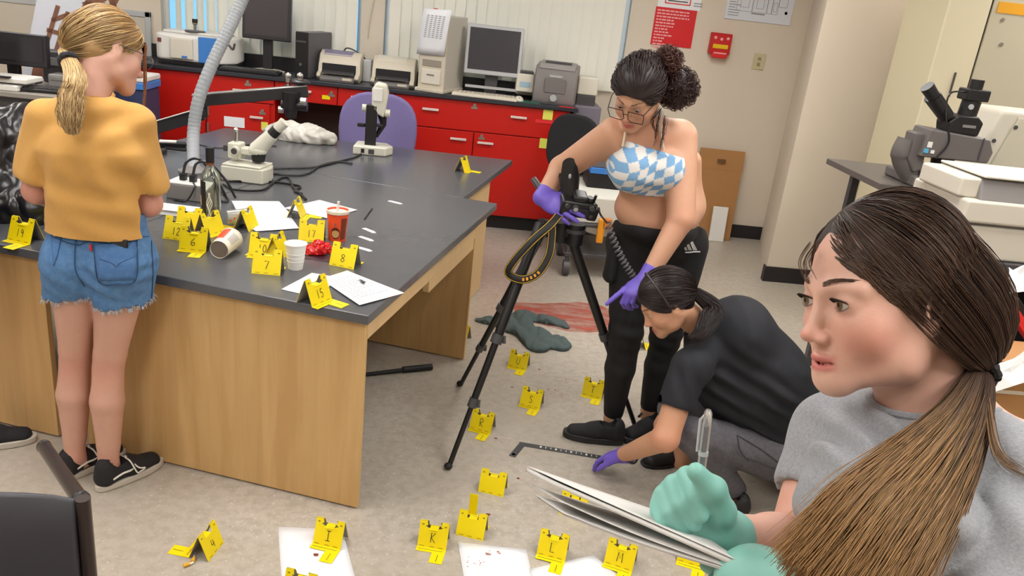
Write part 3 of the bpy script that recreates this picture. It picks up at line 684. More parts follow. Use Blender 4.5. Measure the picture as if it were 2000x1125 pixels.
p = ony(1859, 165, Y); MB().box(p[0]-(xl_+xr_)/2-.004, p[0]-(xl_+xr_)/2+.004, -.012, 0, p[2]-.07, p[2]+.07).build('handle', M_dgrey, t, bevel=.002)
# side table with research microscope
Y = 3.55; zt = ony(1790, 362, Y)[2]
t = thing('microscope_table', 'dark grey side table carrying the large microscope', 'table', (X(1850, 360, Y), Y+.2, 0))
xl0 = X(1722, 350, 3.5)-float(t.location.x)
MB().box(xl0, .5, -.25, .35, zt-.03, zt).build('top', mat('side_table_top', (96, 90, 86), .4), t, bevel=.004)
for a in ((xl0+.16, -.2), (.47, -.22), (xl0+.16, .32), (.47, .32)): MB().box(a[0]-.02, a[0]+.02, a[1]-.02, a[1]+.02, 0, zt-.03).build('leg', M_dgrey, t, bevel=.003)
x = X(1838, 350, Y); t = thing('research_microscope', 'large grey and black trinocular microscope on the dark side table', 'microscope', (x, Y, zt), 0)
s = 1/480.0*1.0
M_mg = mat('microscope_grey', (104, 98, 96), .45)
MB().box(-.16, .12, -.06, .22, 0, .05).build('base', M_mg, t, bevel=.012)
MB().prism([(-.2, .24), (-.2, .12), (-.16, .06), (-.12, .08), (-.13, .2), (-.1, .24)], -.04, .05, R=np.array([[1, 0, 0], [0, 0, 1], [0, 1, 0]])).build('arm_back', M_mg, t, bevel=.01)
MB().tube(bez((-.19, .02, .2), (-.2, .02, .12), (-.13, .02, .03)), [.05]*12+[.045]*13, 10).build('curved_arm', M_mg, t, smooth=True)
MB().prism([(-.17, .14), (.15, .14), (.16, .19), (.13, .245), (-.15, .265)], -.07, .08, R=np.array([[1, 0, 0], [0, 0, 1], [0, 1, 0]])).build('head_block', M_mg, t, bevel=.008)
MB().box(.095, .1, -.074, -.07, .15, .25).build('panel_gap', M_dgrey, t)
MB().lathe([(.05, .14), (.045, .1), (.03, .07), (.03, .045)], o=(-.02, .0, 0)).build('nosepiece', M_blackm, t, smooth=True)
MB().box(-.12, .09, -.08, .12, .045, .07).build('stage', M_dgrey, t, bevel=.004)
MB().cyl((.06, -.04, .05), (.06, -.04, .12), .012, seg=10).build('objective', M_metal, t, smooth=True)
MB().prism([(-.06, .255), (.08, .25), (.09, .31), (.06, .335), (-.03, .335), (-.07, .3)], -.05, .06, R=np.array([[1, 0, 0], [0, 0, 1], [0, 1, 0]])).build('trinocular_body', M_black, t, bevel=.008)
MB().box(-.005, .055, -.054, -.05, .285, .297).build('logo_plate', M_grey, t)
MB().tube([(-.07, -.02, .32), (-.16, -.03, .4)], .032, 14).tube([(-.15, -.03, .39), (-.205, -.035, .44)], [.026, .03], 14).build('eyepiece', M_black, t, smooth=True)
MB().tube([(-.04, .05, .32), (-.13, .05, .395)], .03, 14).build('eyepiece', M_black, t, smooth=True)
MB().cyl((.03, 0, .33), (.035, 0, .4), .04, seg=18).build('photo_tube', M_black, t, smooth=True); MB().box(-.015, .085, -.045, .045, .4, .45).build('camera_head', M_black, t, bevel=.006); MB().cyl((.035, 0, .45), (.035, 0, .49), .028, seg=16).build('camera_cap', M_black, t, smooth=True)
MB().cyl((.01, -.045, .375), (.01, -.05, .375), .012, seg=12).build('dial', M_silver, t)
MB().tube(bez((-.012, -.02, .435), (-.09, -.03, .42), (-.1, -.06, .33), (-.06, -.075, .22), (-.1, -.08, .14)), .004, 6).build('cable', M_black, t, smooth=True)
MB().box(-.16, -.14, -.075, -.07, .16, .18).build('blue_sticker', mat('sticker_blue', (90, 170, 205), .5), t); MB().box(-.15, -.13, -.075, -.07, .185, .21).build('white_sticker', M_white, t); MB().box(-.128, -.112, -.075, -.07, .16, .175).build('white_sticker', M_white, t)
# white cabinet-like instrument behind
Y = 3.75; p = ony(1960, 330, Y); zt2 = ony(1960, 215, Y)[2]; t = thing('white_analyser', 'large white sloping instrument beside the microscope at the right edge', 'instrument', (p[0], Y, zt))
hh = zt2-zt
MB().prism([(-.19, 0), (-.09, hh*.98), (-.05, hh), (.35, hh), (.35, 0)], .0, .3, R=np.array([[1, 0, 0], [0, 0, 1], [0, 1, 0]])).build('case', mat('analyser_white', (212, 206, 190), .45), t, bevel=.02, seg=3)
MB().prism([(-.09, .05), (-.01, hh*.93), (.33, hh*.93), (.33, .05)], -.012, .01, R=np.array([[1, 0, 0], [0, 0, 1], [0, 1, 0]])).build('front_cover', mat('analyser_face', (200, 194, 174), .5), t, bevel=.008)
for a in ((-.015, hh*.8), (-.1, hh*.6)): MB().lathe([(0, 0), (.01, .001), (.01, .005)], seg=10, R=rotm(PI/2), o=(a[0], -.012, a[1])).build('screw', M_dgrey, t)
MB().box(.06, .3, -.02, -.01, hh*.88, hh*.93).build('grip', M_dgrey, t, bevel=.004)
# multifunction printer stack nearer the camera
Y = 2.75; p = ony(1925, 430, Y); zs = ony(1960, 512, Y)[2]
t = thing('printer_shelf', 'dark shelf unit under the white copier at the right edge', 'shelf', (p[0]+.15, Y, 0))
MB().box(-.25, .5, -.02, .4, zs-.05, zs).build('shelf_board', M_dgrey, t, bevel=.004); MB().box(-.25, -.2, .0, .4, 0, zs-.05).build('side', M_dgrey, t); MB().box(.45, .5, .0, .4, 0, zs-.05).build('side', M_dgrey, t)
MB().box(-.2, .45, .36, .4, 0, zs-.05).build('back', M_blackm, t)
zz = ony(1960, 352, Y)[2]-zs
t = thing('copier', 'white and grey multifunction copier behind the brown hair', 'copier', (p[0]+.15, Y, zs))
MB().box(-.24, .45, 0, .36, 0, zz*.42).build('lower_case', mat('copier_white', (216, 210, 196), .45), t, bevel=.012); MB().box(-.25, .45, -.02, .36, zz*.46, zz*.74).build('middle_case', MATS['copier_white'], t, bevel=.012)
MB().box(-.2, .45, .01, .36, zz*.40, zz*.47).build('gap', M_grey, t); MB().prism([(-.01, zz*.72), (.02, zz*.99), (.3, zz*1.0), (.34, zz*.72)], -.2, .45, R=SW).build('feeder', M_grey, t, bevel=.01)
MB().box(-.27, -.12, .02, .3, zz*.74, zz*.98).build('control_block', MATS['copier_white'], t, bevel=.01); MB().box(-.02, .35, .06, .24, zz*1.0, zz*1.02).build('tray_recess', M_dgrey, t, bevel=.004); MB().box(-.2, .45, -.0, .3, zz*1.0, zz*1.03).build('feeder_rim', MATS['copier_white'], t, bevel=.004)
# clutter under the shelf
Y = 2.2
p = ony(1985, 660, Y); t = thing('binder', 'red and black binder standing at the right picture edge', 'binder', (p[0], Y, p[2]-.12), 0)
MB().box(-.12, .12, -.02, .02, -.0, .025, rotm(0, .75, 0), (0.02, 0, .13)).build('red_spine', M_redtape, t, bevel=.003); MB().box(-.12, .14, -.0, .1, .025, .05, rotm(0, .75, 0), (.02, 0, .13)).build('black_cover', M_black, t, bevel=.003)
MB().box(-.2, .2, .0, .18, -(p[2]-.12), .03).build('bin', M_blackm, t, bevel=.006)
p = ony(1965, 705, 2.0); t = thing('cardboard_carton', 'brown cardboard carton behind the brown ponytail', 'carton', (p[0]+.1, 2.0, 0)); MB().box(-.15, .3, 0, .17, 0, p[2]).build('box', M_card, t, bevel=.003); MB().box(-.15, .3, -.004, 0, p[2]-.1, p[2]-.09).build('tape', M_beige, t)
p = ony(1975, 720, 1.85); t = thing('crumpled_paper', 'crumpled white paper at the right picture edge', 'paper', (p[0]+.09, 1.9, p[2]-.06))
rr = random.Random(9); g = [[(-.12+.24*c/6+rr.uniform(-.01, .01), -.05+.12*r/6+rr.uniform(-.01, .01), .1*(c/6)+rr.uniform(-.018, .018)) for c in range(7)] for r in range(7)]
MB().sheet(g).build('sheet', mat('crumpled_white', (206, 205, 203), .8), t, solid=.001)
p = ony(1992, 545, 2.3); t = thing('tissue', 'crumpled white tissue on the dark shelf at the right edge', 'tissue', (p[0], 2.3, p[2]))
g = [[(-.03+.08*c/5+rr.uniform(-.008, .008), -.02+.05*r/5, -.04+.07*r/5+rr.uniform(-.012, .012)) for c in range(6)] for r in range(6)]
MB().sheet(g).build('sheet', M_paper, t, solid=.001)
# ================================================================== smooth solid modelling for bodies, cloth and hair
class Field:
    """signed distance grid; shapes are blended in smoothly and meshed as one continuous surface"""
    def __init__(s, lo, hi, h):
        s.lo = np.asarray(lo, float); s.h = h; n = np.ceil((np.asarray(hi, float)-s.lo)/h).astype(int)+1; s.n = n
        s.d = np.full(tuple(n), .2, np.float32); s.ax = [(s.lo[i]+h*np.arange(n[i])).astype(np.float32) for i in range(3)]
    def _win(s, lo, hi):
        a = np.clip(np.floor((np.asarray(lo)-s.lo)/s.h).astype(int), 0, s.n); b = np.clip(np.ceil((np.asarray(hi)-s.lo)/s.h).astype(int)+1, 0, s.n)
        if np.any(b <= a): return None
        sl = tuple(slice(a[i], b[i]) for i in range(3))
        return sl, s.ax[0][sl[0]][:, None, None], s.ax[1][sl[1]][None, :, None], s.ax[2][sl[2]][None, None, :]
    def _op(s, sl, d, k, mode):
        a = s.d[sl]
        if mode == 'add':
            m = np.minimum(a, d)
            if k > 0: q = np.maximum(k-np.abs(a-d), 0)/k; m -= q*q*k*.25
        elif mode == 'sub':
            m = np.maximum(a, -d)
            if k > 0: q = np.maximum(k-np.abs(a+d), 0)/k; m += q*q*k*.25
        else:
            m = np.maximum(a, d)
            if k > 0: q = np.maximum(k-np.abs(a-d), 0)/k; m += q*q*k*.25
        s.d[sl] = m
    def cap(s, a, b, ra, rb=None, k=.02, u=None, wr=1.0, mode='add'):
        """tapered limb from a to b; u/wr: widen the section along direction u"""
        a = np.asarray(a, float); b = np.asarray(b, float); rb = ra if rb is None else rb
        R = max(ra, rb)*max(wr, 1)+k+2*s.h
        w_ = s._win(np.minimum(a, b)-R, np.maximum(a, b)+R)
        if w_ is None: return s
        sl, x, y, z = w_; ab = b-a; L = float(ab@ab)+1e-12
        px, py, pz = x-a[0], y-a[1], z-a[2]
        t = np.clip((px*ab[0]+py*ab[1]+pz*ab[2])/L, 0, 1)
        qx, qy, qz = px-t*ab[0], py-t*ab[1], pz-t*ab[2]
        q2 = qx*qx+qy*qy+qz*qz
        if u is not None:
            u = unit(u); c = qx*u[0]+qy*u[1]+qz*u[2]; q2 = np.maximum(q2-c*c*(1-1/(wr*wr)), 0)
        s._op(sl, np.sqrt(q2)-(ra+(rb-ra)*t), k, mode); return s
    def chain(s, pts, rs, k=.01, **kw):
        for i in range(len(pts)-1): s.cap(pts[i], pts[i+1], rs[i], rs[i+1], k, **kw)
        return s
    def ell(s, c, r, R=None, k=.02, mode='add'):
        c = np.asarray(c, float); r = np.asarray(r, float)
        B = (np.abs(R) @ r if R is not None else r)+k+2*s.h+(.0 if mode == 'add' else .004)
        w_ = s._win(c-B, c+B)
        if w_ is None: return s
        sl, x, y, z = w_; px, py, pz = x-c[0], y-c[1], z-c[2]
        if R is not None:
            R = np.asarray(R); px, py, pz = (px*R[0, i]+py*R[1, i]+pz*R[2, i] for i in range(3))
        e = np.sqrt((px/r[0])**2+(py/r[1])**2+(pz/r[2])**2); g = np.sqrt((px/r[0]**2)**2+(py/r[1]**2)**2+(pz/r[2]**2)**2)+1e-6
        s._op(sl, e*(e-1)/g, k, mode); return s
    def plane(s, p, n, k=0.0):
        """keep what lies behind the plane (p, outward normal n)"""
        n = unit(n); p = np.asarray(p, float)
        d = (s.ax[0][:, None, None]-p[0])*n[0]+(s.ax[1][None, :, None]-p[1])*n[1]+(s.ax[2][None, None, :]-p[2])*n[2]
        s._op((slice(None),)*3, d, k, 'int'); return s
    def warp(s, fn):
        """d += fn(x,y,z) for surface folds"""
        x, y, z = s.ax[0][:, None, None], s.ax[1][None, :, None], s.ax[2][None, None, :]
        s.d += fn(x, y, z).astype(np.float32); return s
    def net(s):
        d = s.d; neg = d < 0; nx, ny, nz = d.shape
        cor = [(i, j, k) for i in (0, 1) for j in (0, 1) for k in (0, 1)]
        cnt = np.zeros((nx-1, ny-1, nz-1), np.int8)
        for c in cor: cnt += neg[c[0]:nx-1+c[0], c[1]:ny-1+c[1], c[2]:nz-1+c[2]]
        m = (cnt > 0) & (cnt < 8); cells = np.argwhere(m)
        idx = np.full(m.shape, -1, np.int64); idx[m] = np.arange(len(cells))
        acc = np.zeros((len(cells), 3)); num = np.zeros(len(cells))
        for a in cor:
            for ax in range(3):
                if a[ax]: continue
                b = list(a); b[ax] = 1
                d0 = d[cells[:, 0]+a[0], cells[:, 1]+a[1], cells[:, 2]+a[2]]; d1 = d[cells[:, 0]+b[0], cells[:, 1]+b[1], cells[:, 2]+b[2]]
                cr = (d0 < 0) != (d1 < 0); t = np.where(cr, d0/np.where(cr, d0-d1, 1), 0)
                p = np.tile(np.array(a, float), (len(cells), 1)); p[:, ax] += t
                acc += p*cr[:, None]; num += cr
        V = s.lo+s.h*(cells+acc/num[:, None]); F = []
        for ax in range(3):
            o = [(1, 2), (2, 0), (0, 1)][ax]
            s0 = [slice(None)]*3; s1 = [slice(None)]*3; s0[ax] = slice(0, -1); s1[ax] = slice(1, None)
            n0 = neg[tuple(s0)]; ch = np.argwhere(n0 != neg[tuple(s1)])
            ch = ch[(ch[:, o[0]] > 0) & (ch[:, o[1]] > 0) & (ch[:, o[0]] < d.shape[o[0]]-1) & (ch[:, o[1]] < d.shape[o[1]]-1)]
            ins = n0[tuple(ch.T)]
            def cell(da, db):
                c = ch.copy(); c[:, o[0]] += da; c[:, o[1]] += db; return idx[tuple(c.T)]
            q = np.stack([cell(-1, -1), cell(0, -1), cell(0, 0), cell(-1, 0)], 1)
            q[~ins] = q[~ins][:, ::-1]; F.append(q)
        F = np.concatenate(F); return V, F[(F >= 0).all(1)]
def normals(V, F):
    n = np.cross(V[F[:, 2]]-V[F[:, 0]], V[F[:, 3]]-V[F[:, 1]]); N = np.zeros_like(V)
    for i in range(4): np.add.at(N, F[:, i], n)
    return N/(np.linalg.norm(N, axis=1)[:, None]+1e-12)
def smooth_mesh(V, F, it=1, f=.5):
    for _ in range(it):
        S = np.zeros_like(V); c = np.zeros(len(V))
        for i in range(4):
            for j in ((i+1) % 4, (i-1) % 4):
                np.add.at(S, F[:, i], V[F[:, j]]); np.add.at(c, F[:, i], 1)
        V = V*(1-f)+f*S/np.maximum(c, 1)[:, None]
    return V
class Wob:
    """cheap smooth noise: sum of sines with random directions"""
    def __init__(s, seed, freq, n=7, stretch=(1, 1, 1)):
        r = np.random.RandomState(seed); k = r.normal(size=(n, 3)); k /= np.linalg.norm(k, axis=1)[:, None]
        s.k = k*freq*r.uniform(.6, 1.5, (n, 1))*np.array(stretch); s.p = r.uniform(0, 6.28, n)
    def __call__(s, P): return np.sin(P @ s.k.T+s.p).sum(1)/math.sqrt(len(s.p))/1.0
def np_mesh(name, V, F, m, parent=None, off=None, color=None, smooth=True):
    V = np.asarray(V, float)
    if off is not None: V = V-np.asarray(off, float)
    me = bpy.data.meshes.new(name); F = np.asarray(F)
    me.vertices.add(len(V)); me.vertices.foreach_set('co', V.ravel()); k = F.shape[1]
    me.loops.add(F.size); me.loops.foreach_set('vertex_index', F.ravel().astype(np.int32))
    me.polygons.add(len(F)); me.polygons.foreach_set('loop_start', (np.arange(len(F))*k).astype(np.int32)); me.polygons.foreach_set('loop_total', np.full(len(F), k, np.int32))
    me.update(calc_edges=True); me.validate()
    me.polygons.foreach_set('use_smooth', [smooth]*len(me.polygons))
    if color is not None:
        c = np.asarray(color, np.float32)
        if c.shape[1] == 3: c = np.concatenate([c, np.ones((len(c), 1), np.float32)], 1)
        at = me.color_attributes.new('Col', 'FLOAT_COLOR', 'POINT'); at.data.foreach_set('color', c.ravel())
    return place(name, me, m, parent)
def strands(name, paths, rad, m, parent, off=None, colors=None, taper=.35, seg=3):
    """many thin tubes; paths: array (n, k, 3)"""
    Pn = np.asarray(paths, float); n, k, _ = Pn.shape
    D = np.empty_like(Pn); D[:, 1:-1] = Pn[:, 2:]-Pn[:, :-2]; D[:, 0] = Pn[:, 1]-Pn[:, 0]; D[:, -1] = Pn[:, -1]-Pn[:, -2]
    D /= np.linalg.norm(D, axis=2)[..., None]+1e-12
    A = np.array([.31, .52, .8]); U = np.cross(D, A); U /= np.linalg.norm(U, axis=2)[..., None]+1e-9; W = np.cross(D, U)
    t = np.linspace(0, 1, k); r = rad*(1-(1-taper)*t**2); r = (r*np.minimum(1, .3+t*6))[None, :, None]
    if hasattr(rad, '__len__'): pass
    ring = [Pn+r*(math.cos(2*PI*j/seg)*U+math.sin(2*PI*j/seg)*W) for j in range(seg)]
    V = np.stack(ring, 2).reshape(-1, 3)
    b = (np.arange(n)[:, None]*k+np.arange(k-1)[None, :]).reshape(-1)*seg; F = []
    for j in range(seg):
        j2 = (j+1) % seg; F.append(np.stack([b+j, b+j2, b+seg+j2, b+seg+j], 1))
    F = np.concatenate(F)
    C = None
    if colors is not None:
        cc = np.asarray(colors, float)
        C = np.repeat(cc, seg*k, 0) if cc.ndim == 2 else np.repeat(cc.reshape(-1, 3), seg, 0)
    o = np_mesh(name, V, F, m, parent, off, C); o['kind'] = 'stuff'; return o
# ================================================================== evidence markers
STROKES = {
 '0': [[(.5, 1), (.15, .75), (.1, .35), (.4, 0), (.75, .15), (.85, .6), (.5, 1)]],
 '1': [[(.5, 1), (.45, 0)]], '2': [[(.1, .75), (.45, 1), (.8, .75), (.1, 0), (.85, .05)]],
 '3': [[(.15, .9), (.5, 1), (.75, .78), (.4, .55), (.8, .3), (.5, 0), (.1, .1)]], '4': [[(.25, 1), (.18, .4), (.85, .48)], [(.66, .9), (.74, 0)]],
 '5': [[(.8, 1), (.25, .95), (.2, .55), (.6, .6), (.8, .3), (.5, 0), (.1, .08)]],
 '6': [[(.75, 1), (.3, .65), (.12, .25), (.4, 0), (.8, .15), (.7, .45), (.2, .3)]],
 '7': [[(.1, .95), (.85, 1), (.4, 0)]],
 '8': [[(.5, .52), (.15, .8), (.5, 1), (.8, .78), (.5, .52), (.15, .25), (.45, 0), (.85, .22), (.5, .52)]],
 '9': [[(.75, .75), (.45, 1), (.15, .75), (.45, .52), (.75, .75), (.65, 0)]],
 'I': [[(.5, 1), (.5, 0)], [(.15, 1), (.85, 1)], [(.1, 0), (.9, 0)]], 'K': [[(.2, 1), (.2, 0)], [(.85, 1), (.25, .5), (.9, 0)]],
 'L': [[(.2, 1), (.15, 0), (.85, .02)]], 'M': [[(.05, 0), (.15, 1), (.5, .4), (.85, 1), (.95, 0)]], 'N': [[(.15, 0), (.15, 1), (.85, 0), (.85, 1)]],
 'R': [[(.2, 0), (.2, 1), (.75, .95), (.75, .6), (.25, .5), (.85, 0)]], 'S': [[(.8, .85), (.5, 1), (.2, .8), (.5, .52), (.8, .25), (.45, 0), (.12, .12)]],
 'T': [[(.05, 1), (.95, 1)], [(.5, 1), (.5, 0)]], 'U': [[(.15, 1), (.15, .25), (.45, 0), (.8, .2), (.85, 1)]]}
MW, MH, MD = .05, .085, .034          # half width, height, half depth of the tent
PT = .0016
def mk_face(sgn):
    """one leaning panel with the notched top; sgn -1 front, +1 back; outside faces sgn*Y"""
    out = [(-MW, 0), (MW, 0), (MW, .985), (MW*.52, 1.0), (MW*.44, .84), (MW*.62, .80), (MW*.36, .74), (-MW*.36, .74), (-MW*.62, .80), (-MW*.44, .84), (-MW*.52, 1.0), (-MW, .985)]
    if sgn > 0: out = [(-MW, 0), (MW, 0), (MW, .99), (MW*.42, 1.0), (MW*.40, .74), (-MW*.40, .74), (-MW*.42, 1.0), (-MW, .99)]
    n = len(out); L = MH
    A = [np.array([x, sgn*MD*(1-t*.94), t*L]) for x, t in out]; nn = unit((0, sgn*L, MD*.94))
    b = MB(); b.add([p for p in A]+[p-nn*PT for p in A], [tuple(range(n)) if sgn < 0 else tuple(range(n-1, -1, -1))])
    inner = MB(); inner.add([p-nn*PT for p in A], [tuple(range(n-1, -1, -1)) if sgn < 0 else tuple(range(n))])
    sides = MB(); sides.add([p for p in A]+[p-nn*PT for p in A], [(i, (i+1) % n, n+(i+1) % n, n+i) for i in range(n)])
    me = MB(); me.v = b.v; me.f = b.f+sides.f; k = len(me.f); me.add(inner.v, inner.f)
    m = me.mesh('panel'); m.materials.append(M_yellow); m.materials.append(M_markgrey); m.polygons[len(m.polygons)-1].material_index = 1
    return m
PAN_F, PAN_B = mk_face(-1), mk_face(1)
def mk_flap():
    b = MB().prism([(-MW, -MD-.022), (MW*.12, -MD-.022), (MW*.12, -MD-.072), (MW, -MD-.072), (MW, -MD), (-MW, -MD)], .0002, .0018)
    m = b.mesh('ruler_flap'); m.materials.append(M_yellow); return m
FLAP = mk_flap()
TAB = MB().prism([(-MW*.3, -.016), (MW*.3, -.016), (MW*.3, .012), (-MW*.3, .012)], MH*.70, MH*.715).mesh('tab'); TAB.materials.append(M_yellow)
def tick_mesh():
    b = MB(); xs = [-MW+.006+i*.0085 for i in range(11)]
    for i in range(len(xs)-1): b.ribbon([(xs[i], -MD-.010-.0014*(i % 2), .0024), (xs[i+1], -MD-.010-.0014*((i+1) % 2), .0024)], .0009, np.array([0, 0, 1.0]))
    ys = [-MD-.03-i*.007 for i in range(6)]
    for i in range(len(ys)-1): b.ribbon([(MW*.55+.0014*(i % 2), ys[i], .0024), (MW*.55+.0014*((i+1) % 2), ys[i+1], .0024)], .0009, np.array([0, 0, 1.0]))
    m = b.mesh('scale_ticks'); m.materials.append(M_pen); return m
TICKS = tick_mesh()
def small_marks(sgn):
    b = MB(); nn = unit((0, sgn*MH, MD*.94))
    def pt(x, t): return np.array([x, sgn*MD*(1-t*.94), t*MH])+nn*.0006
    for x in (-MW*.78, MW*.78): b.ribbon([pt(x-.004, .86), pt(x+.004, .86)], .0022, nn)
    for x in (-MW*.7, 0, MW*.6): b.ribbon([pt(x-.008, .06), pt(x+.008, .06)], .0010, nn)
    m = b.mesh('print_marks'); m.materials.append(mat('marker_faint_print', (150, 132, 20), .6)); return m
MARKS = {-1: small_marks(-1), 1: small_marks(1)}
MARK_GROUP = {'t': 'yellow evidence markers on the tables', 'f': 'yellow evidence markers on the floor'}
def glyphs(txt, sgn):
    b = MB(); nn = unit((0, sgn*MH, MD*.94)); n = len(txt); hgt = .36 if not txt[0].isdigit() else .31; wd = .020 if n == 1 else .015
    for i, ch in enumerate(txt):
        x0 = (i-(n-1)/2)*.018
        for st in STROKES.get(ch, []):
            pts = []
            for (x, y) in st:
                xx = (x0+(x-.5)*wd)*(1 if sgn < 0 else -1); tt = .22+hgt*y
                pts.append(np.array([xx, sgn*MD*(1-tt*.94), tt*MH])+nn*.0008)
            pts = bez(*pts, n=4) if ch not in 'IKLMNT17' and len(pts) > 2 else pts
            b.ribbon(pts, .0012, nn)
    return b
def marker(txt, a, b_, z, where, label, flip=False, yaw=None, sides=(-1, 1), scale=1.0):
    """a, b_: photo points of the two ends of the panel edge that faces us (left, right)"""
    A, B = onz(a[0], a[1], z), onz(b_[0], b_[1], z); d = unit((B-A)[:2]); ang = math.atan2(d[1], d[0]) if yaw is None else yaw
    mid = (A+B)/2; nrm = np.array([-math.sin(ang), math.cos(ang)]); c = mid[:2]+nrm*MD*scale
    t = thing('evidence_marker', label, 'evidence marker', (c[0], c[1], z+.0004), ang+(PI if flip else 0), MARK_GROUP[where]); t.scale = (scale,)*3
    for nm, me in (('front_panel', PAN_F), ('back_panel', PAN_B), ('ruler_flap', FLAP), ('tab', TAB)):
        place(nm, me, None, t)
    fl = [o for o in t.children if o.name.startswith('ruler_flap')][0]; place('scale_ticks', TICKS, None, fl)['kind'] = 'stuff'
    for sg in (-1, 1):
        par = [o for o in t.children if o.name.startswith('front_panel' if sg < 0 else 'back_panel')][0]
        place('print_marks', MARKS[sg], None, par)['kind'] = 'stuff'
        if txt: glyphs(txt, sg).build('numeral' if txt[0].isdigit() else 'letter', M_pen, par)
    return t
Z = TZ
marker('19', (15, 469), (57, 478), Z, 't', 'yellow evidence marker numbered 19 in front of the black plastic')
marker('12', (314, 465), (369, 473), Z, 't', 'yellow evidence marker numbered 12 beside the bottle', flip=True)
marker('13', (344, 446), (386, 452), Z, 't', 'tilted yellow evidence marker numbered 13 against the bottle', flip=True)
marker('6', (349, 488), (402, 493), Z, 't', 'yellow evidence marker numbered 6 left of the lying paper cup')
marker('', (404, 463), (440, 452), Z, 't', 'yellow evidence marker half hidden behind the lying paper cup')
marker('10', (483, 500), (538, 506), Z, 't', 'yellow evidence marker numbered 10 left of the foam cup')
marker('7', (491, 534), (547, 539), Z, 't', 'yellow evidence marker numbered 7, nearest of the middle cluster', flip=True)
marker('', (484, 455), (508, 440), Z, 't', 'yellow evidence marker seen edge on behind marker 10', flip=True)
marker('', (545, 512), (572, 490), Z, 't', 'yellow evidence marker turned away behind the white foam cup', flip=True)
marker('17', (580, 471), (634, 475), Z, 't', 'yellow evidence marker numbered 17 left of the orange cup', flip=True)
marker('', (584, 437), (604, 414), Z, 't', 'thin edge on yellow evidence marker before the white sheets')
marker('8', (641, 517), (692, 527), Z, 't', 'yellow evidence marker numbered 8 right of the red wrapper', flip=True)
marker('15', (613, 600), (646, 586), Z, 't', 'yellow evidence marker numbered 15 at the front table edge')
marker('', (903, 340), (923, 331), Z, 't', 'lone yellow evidence marker at the far right corner of the rear table')
F_ = 'f'
marker('I', (608, 1061), (667, 1075), .004, F_, 'yellow evidence marker lettered I on a white floor sheet')
marker('K', (811, 1066), (874, 1077), 0, F_, 'yellow evidence marker lettered K on the floor')
mk_j = marker('', (886, 1043), (947, 1058), 0, F_, 'yellow evidence marker with its flap bent up behind, right of marker K', flip=True)
MB().prism([(.004, -.062), (.034, -.062), (.034, -.060), (.004, -.060)], .002, .113).build('bent_flap', M_yellow, mk_j)
marker('', (930, 959), (986, 972), 0, F_, 'blank yellow evidence marker on the floor near the tripod foot', flip=True)
marker('4', (411, 1093), (434, 1064), 0, F_, 'yellow evidence marker numbered 4 standing sideways on the floor', flip=True)
marker('', (548, 1166), (610, 1182), .004, F_, 'yellow evidence marker cut by the bottom picture edge on the white sheet')
marker('L', (1045, 1082), (1106, 1098), .003, F_, 'yellow evidence marker lettered L between two white floor sheets')
marker('M', (1177, 1099), (1236, 1119), .003, F_, 'yellow evidence marker lettered M right of the white floor sheets')
marker('N', (1319, 1095), (1380, 1113), 0, F_, 'yellow evidence marker lettered N below the notebook')
marker('', (1088, 1003), (1146, 1016), 0, F_, 'yellow evidence marker half hidden behind the notebook pages', flip=True)
marker('R', (912, 835), (962, 849), 0, F_, 'yellow evidence marker lettered R beside the long tripod leg')
marker('S', (1011, 789), (1057, 801), 0, F_, 'yellow evidence marker lettered S in the middle of the floor')
marker('U', (986, 714), (1033, 725), 0, F_, 'yellow evidence marker lettered U before the dark green cloth')
marker('T', (1132, 770), (1178, 781), 0, F_, 'yellow evidence marker lettered T by the black leggings')
marker('', (880, 660), (908, 668), 0, F_, 'yellow evidence marker peeking out behind the table leg')
marker('', (1262, 686), (1256, 668), 0, F_, 'yellow evidence marker seen between the black leggings')

# ================================================================== things on the lab tables
def T(px, py): return onz(px, py, TZ)
def V3(p, dz=0.0): return (float(p[0]), float(p[1]), float(p[2]+dz))
# grey corrugated hose
hp = [T(378, 335)]+[ony(x, y, Y) for x, y, Y in ((378, 260, 4.22), (388, 195, 4.24), (412, 130, 4.28), (438, 75, 4.33), (462, 25, 4.38), (482, -25, 4.42), (500, -80, 4.46))]
path = bez(*hp, n=26); rad = [.031+.0013*math.cos(i*PI*.62) for i in range(len(path))]
t = thing('flexible_hose', 'grey corrugated flexible hose rising from the table', 'hose', V3(hp[0]))
MB().tube(path, rad, 16).build('hose', mat('hose_grey', (166, 171, 176), .4), t, smooth=True, off=hp[0])
MB().lathe([(.075, 0), (.075, .008), (.05, .02), (.033, .03)]).build('collar', M_grey, t, smooth=True)
p = ony(447, 88, 4.3); MB().tube(bez(p, p+np.array([.02, 0, -.02]), p+np.array([.03, 0, .01]), n=5), .006, 6).build('hook', M_dgrey, t, smooth=True, off=hp[0])
# boom stand microscope
YB = 4.45
b0 = T(262, 300); t = thing('boom_stand', 'black two-armed boom stand holding a microscope head over the rear table', 'microscope stand', V3(b0))
M_boom = mat('boom_black', (44, 42, 45), .4)
def beam(a, b_, hh, ww, name, m):
    a, b_ = np.asarray(a), np.asarray(b_); d = b_-a; L = np.linalg.norm(d); x = unit(d); z_ = unit(np.array([0, 0, 1])-x*x[2]); y = np.cross(z_, x)
    MB().box(0, L, -ww, ww, -hh, hh, np.stack([x, y, z_], 1), a).build(name, m, t, bevel=.006, off=b0)
post_top = np.array([b0[0], b0[1], ony(262, 235, b0[1])[2]])
MB().box(-.14, .14, -.1, .1, 0, .025).build('base', M_boom, t, bevel=.006); MB().cyl((0, 0, .02), post_top-b0, .02, seg=14).build('post', M_metal, t, smooth=True)
pa, pb = ony(275, 257, YB), ony(397, 222, YB+.02); beam(pa, pb, .034, .022, 'lower_arm', M_boom)
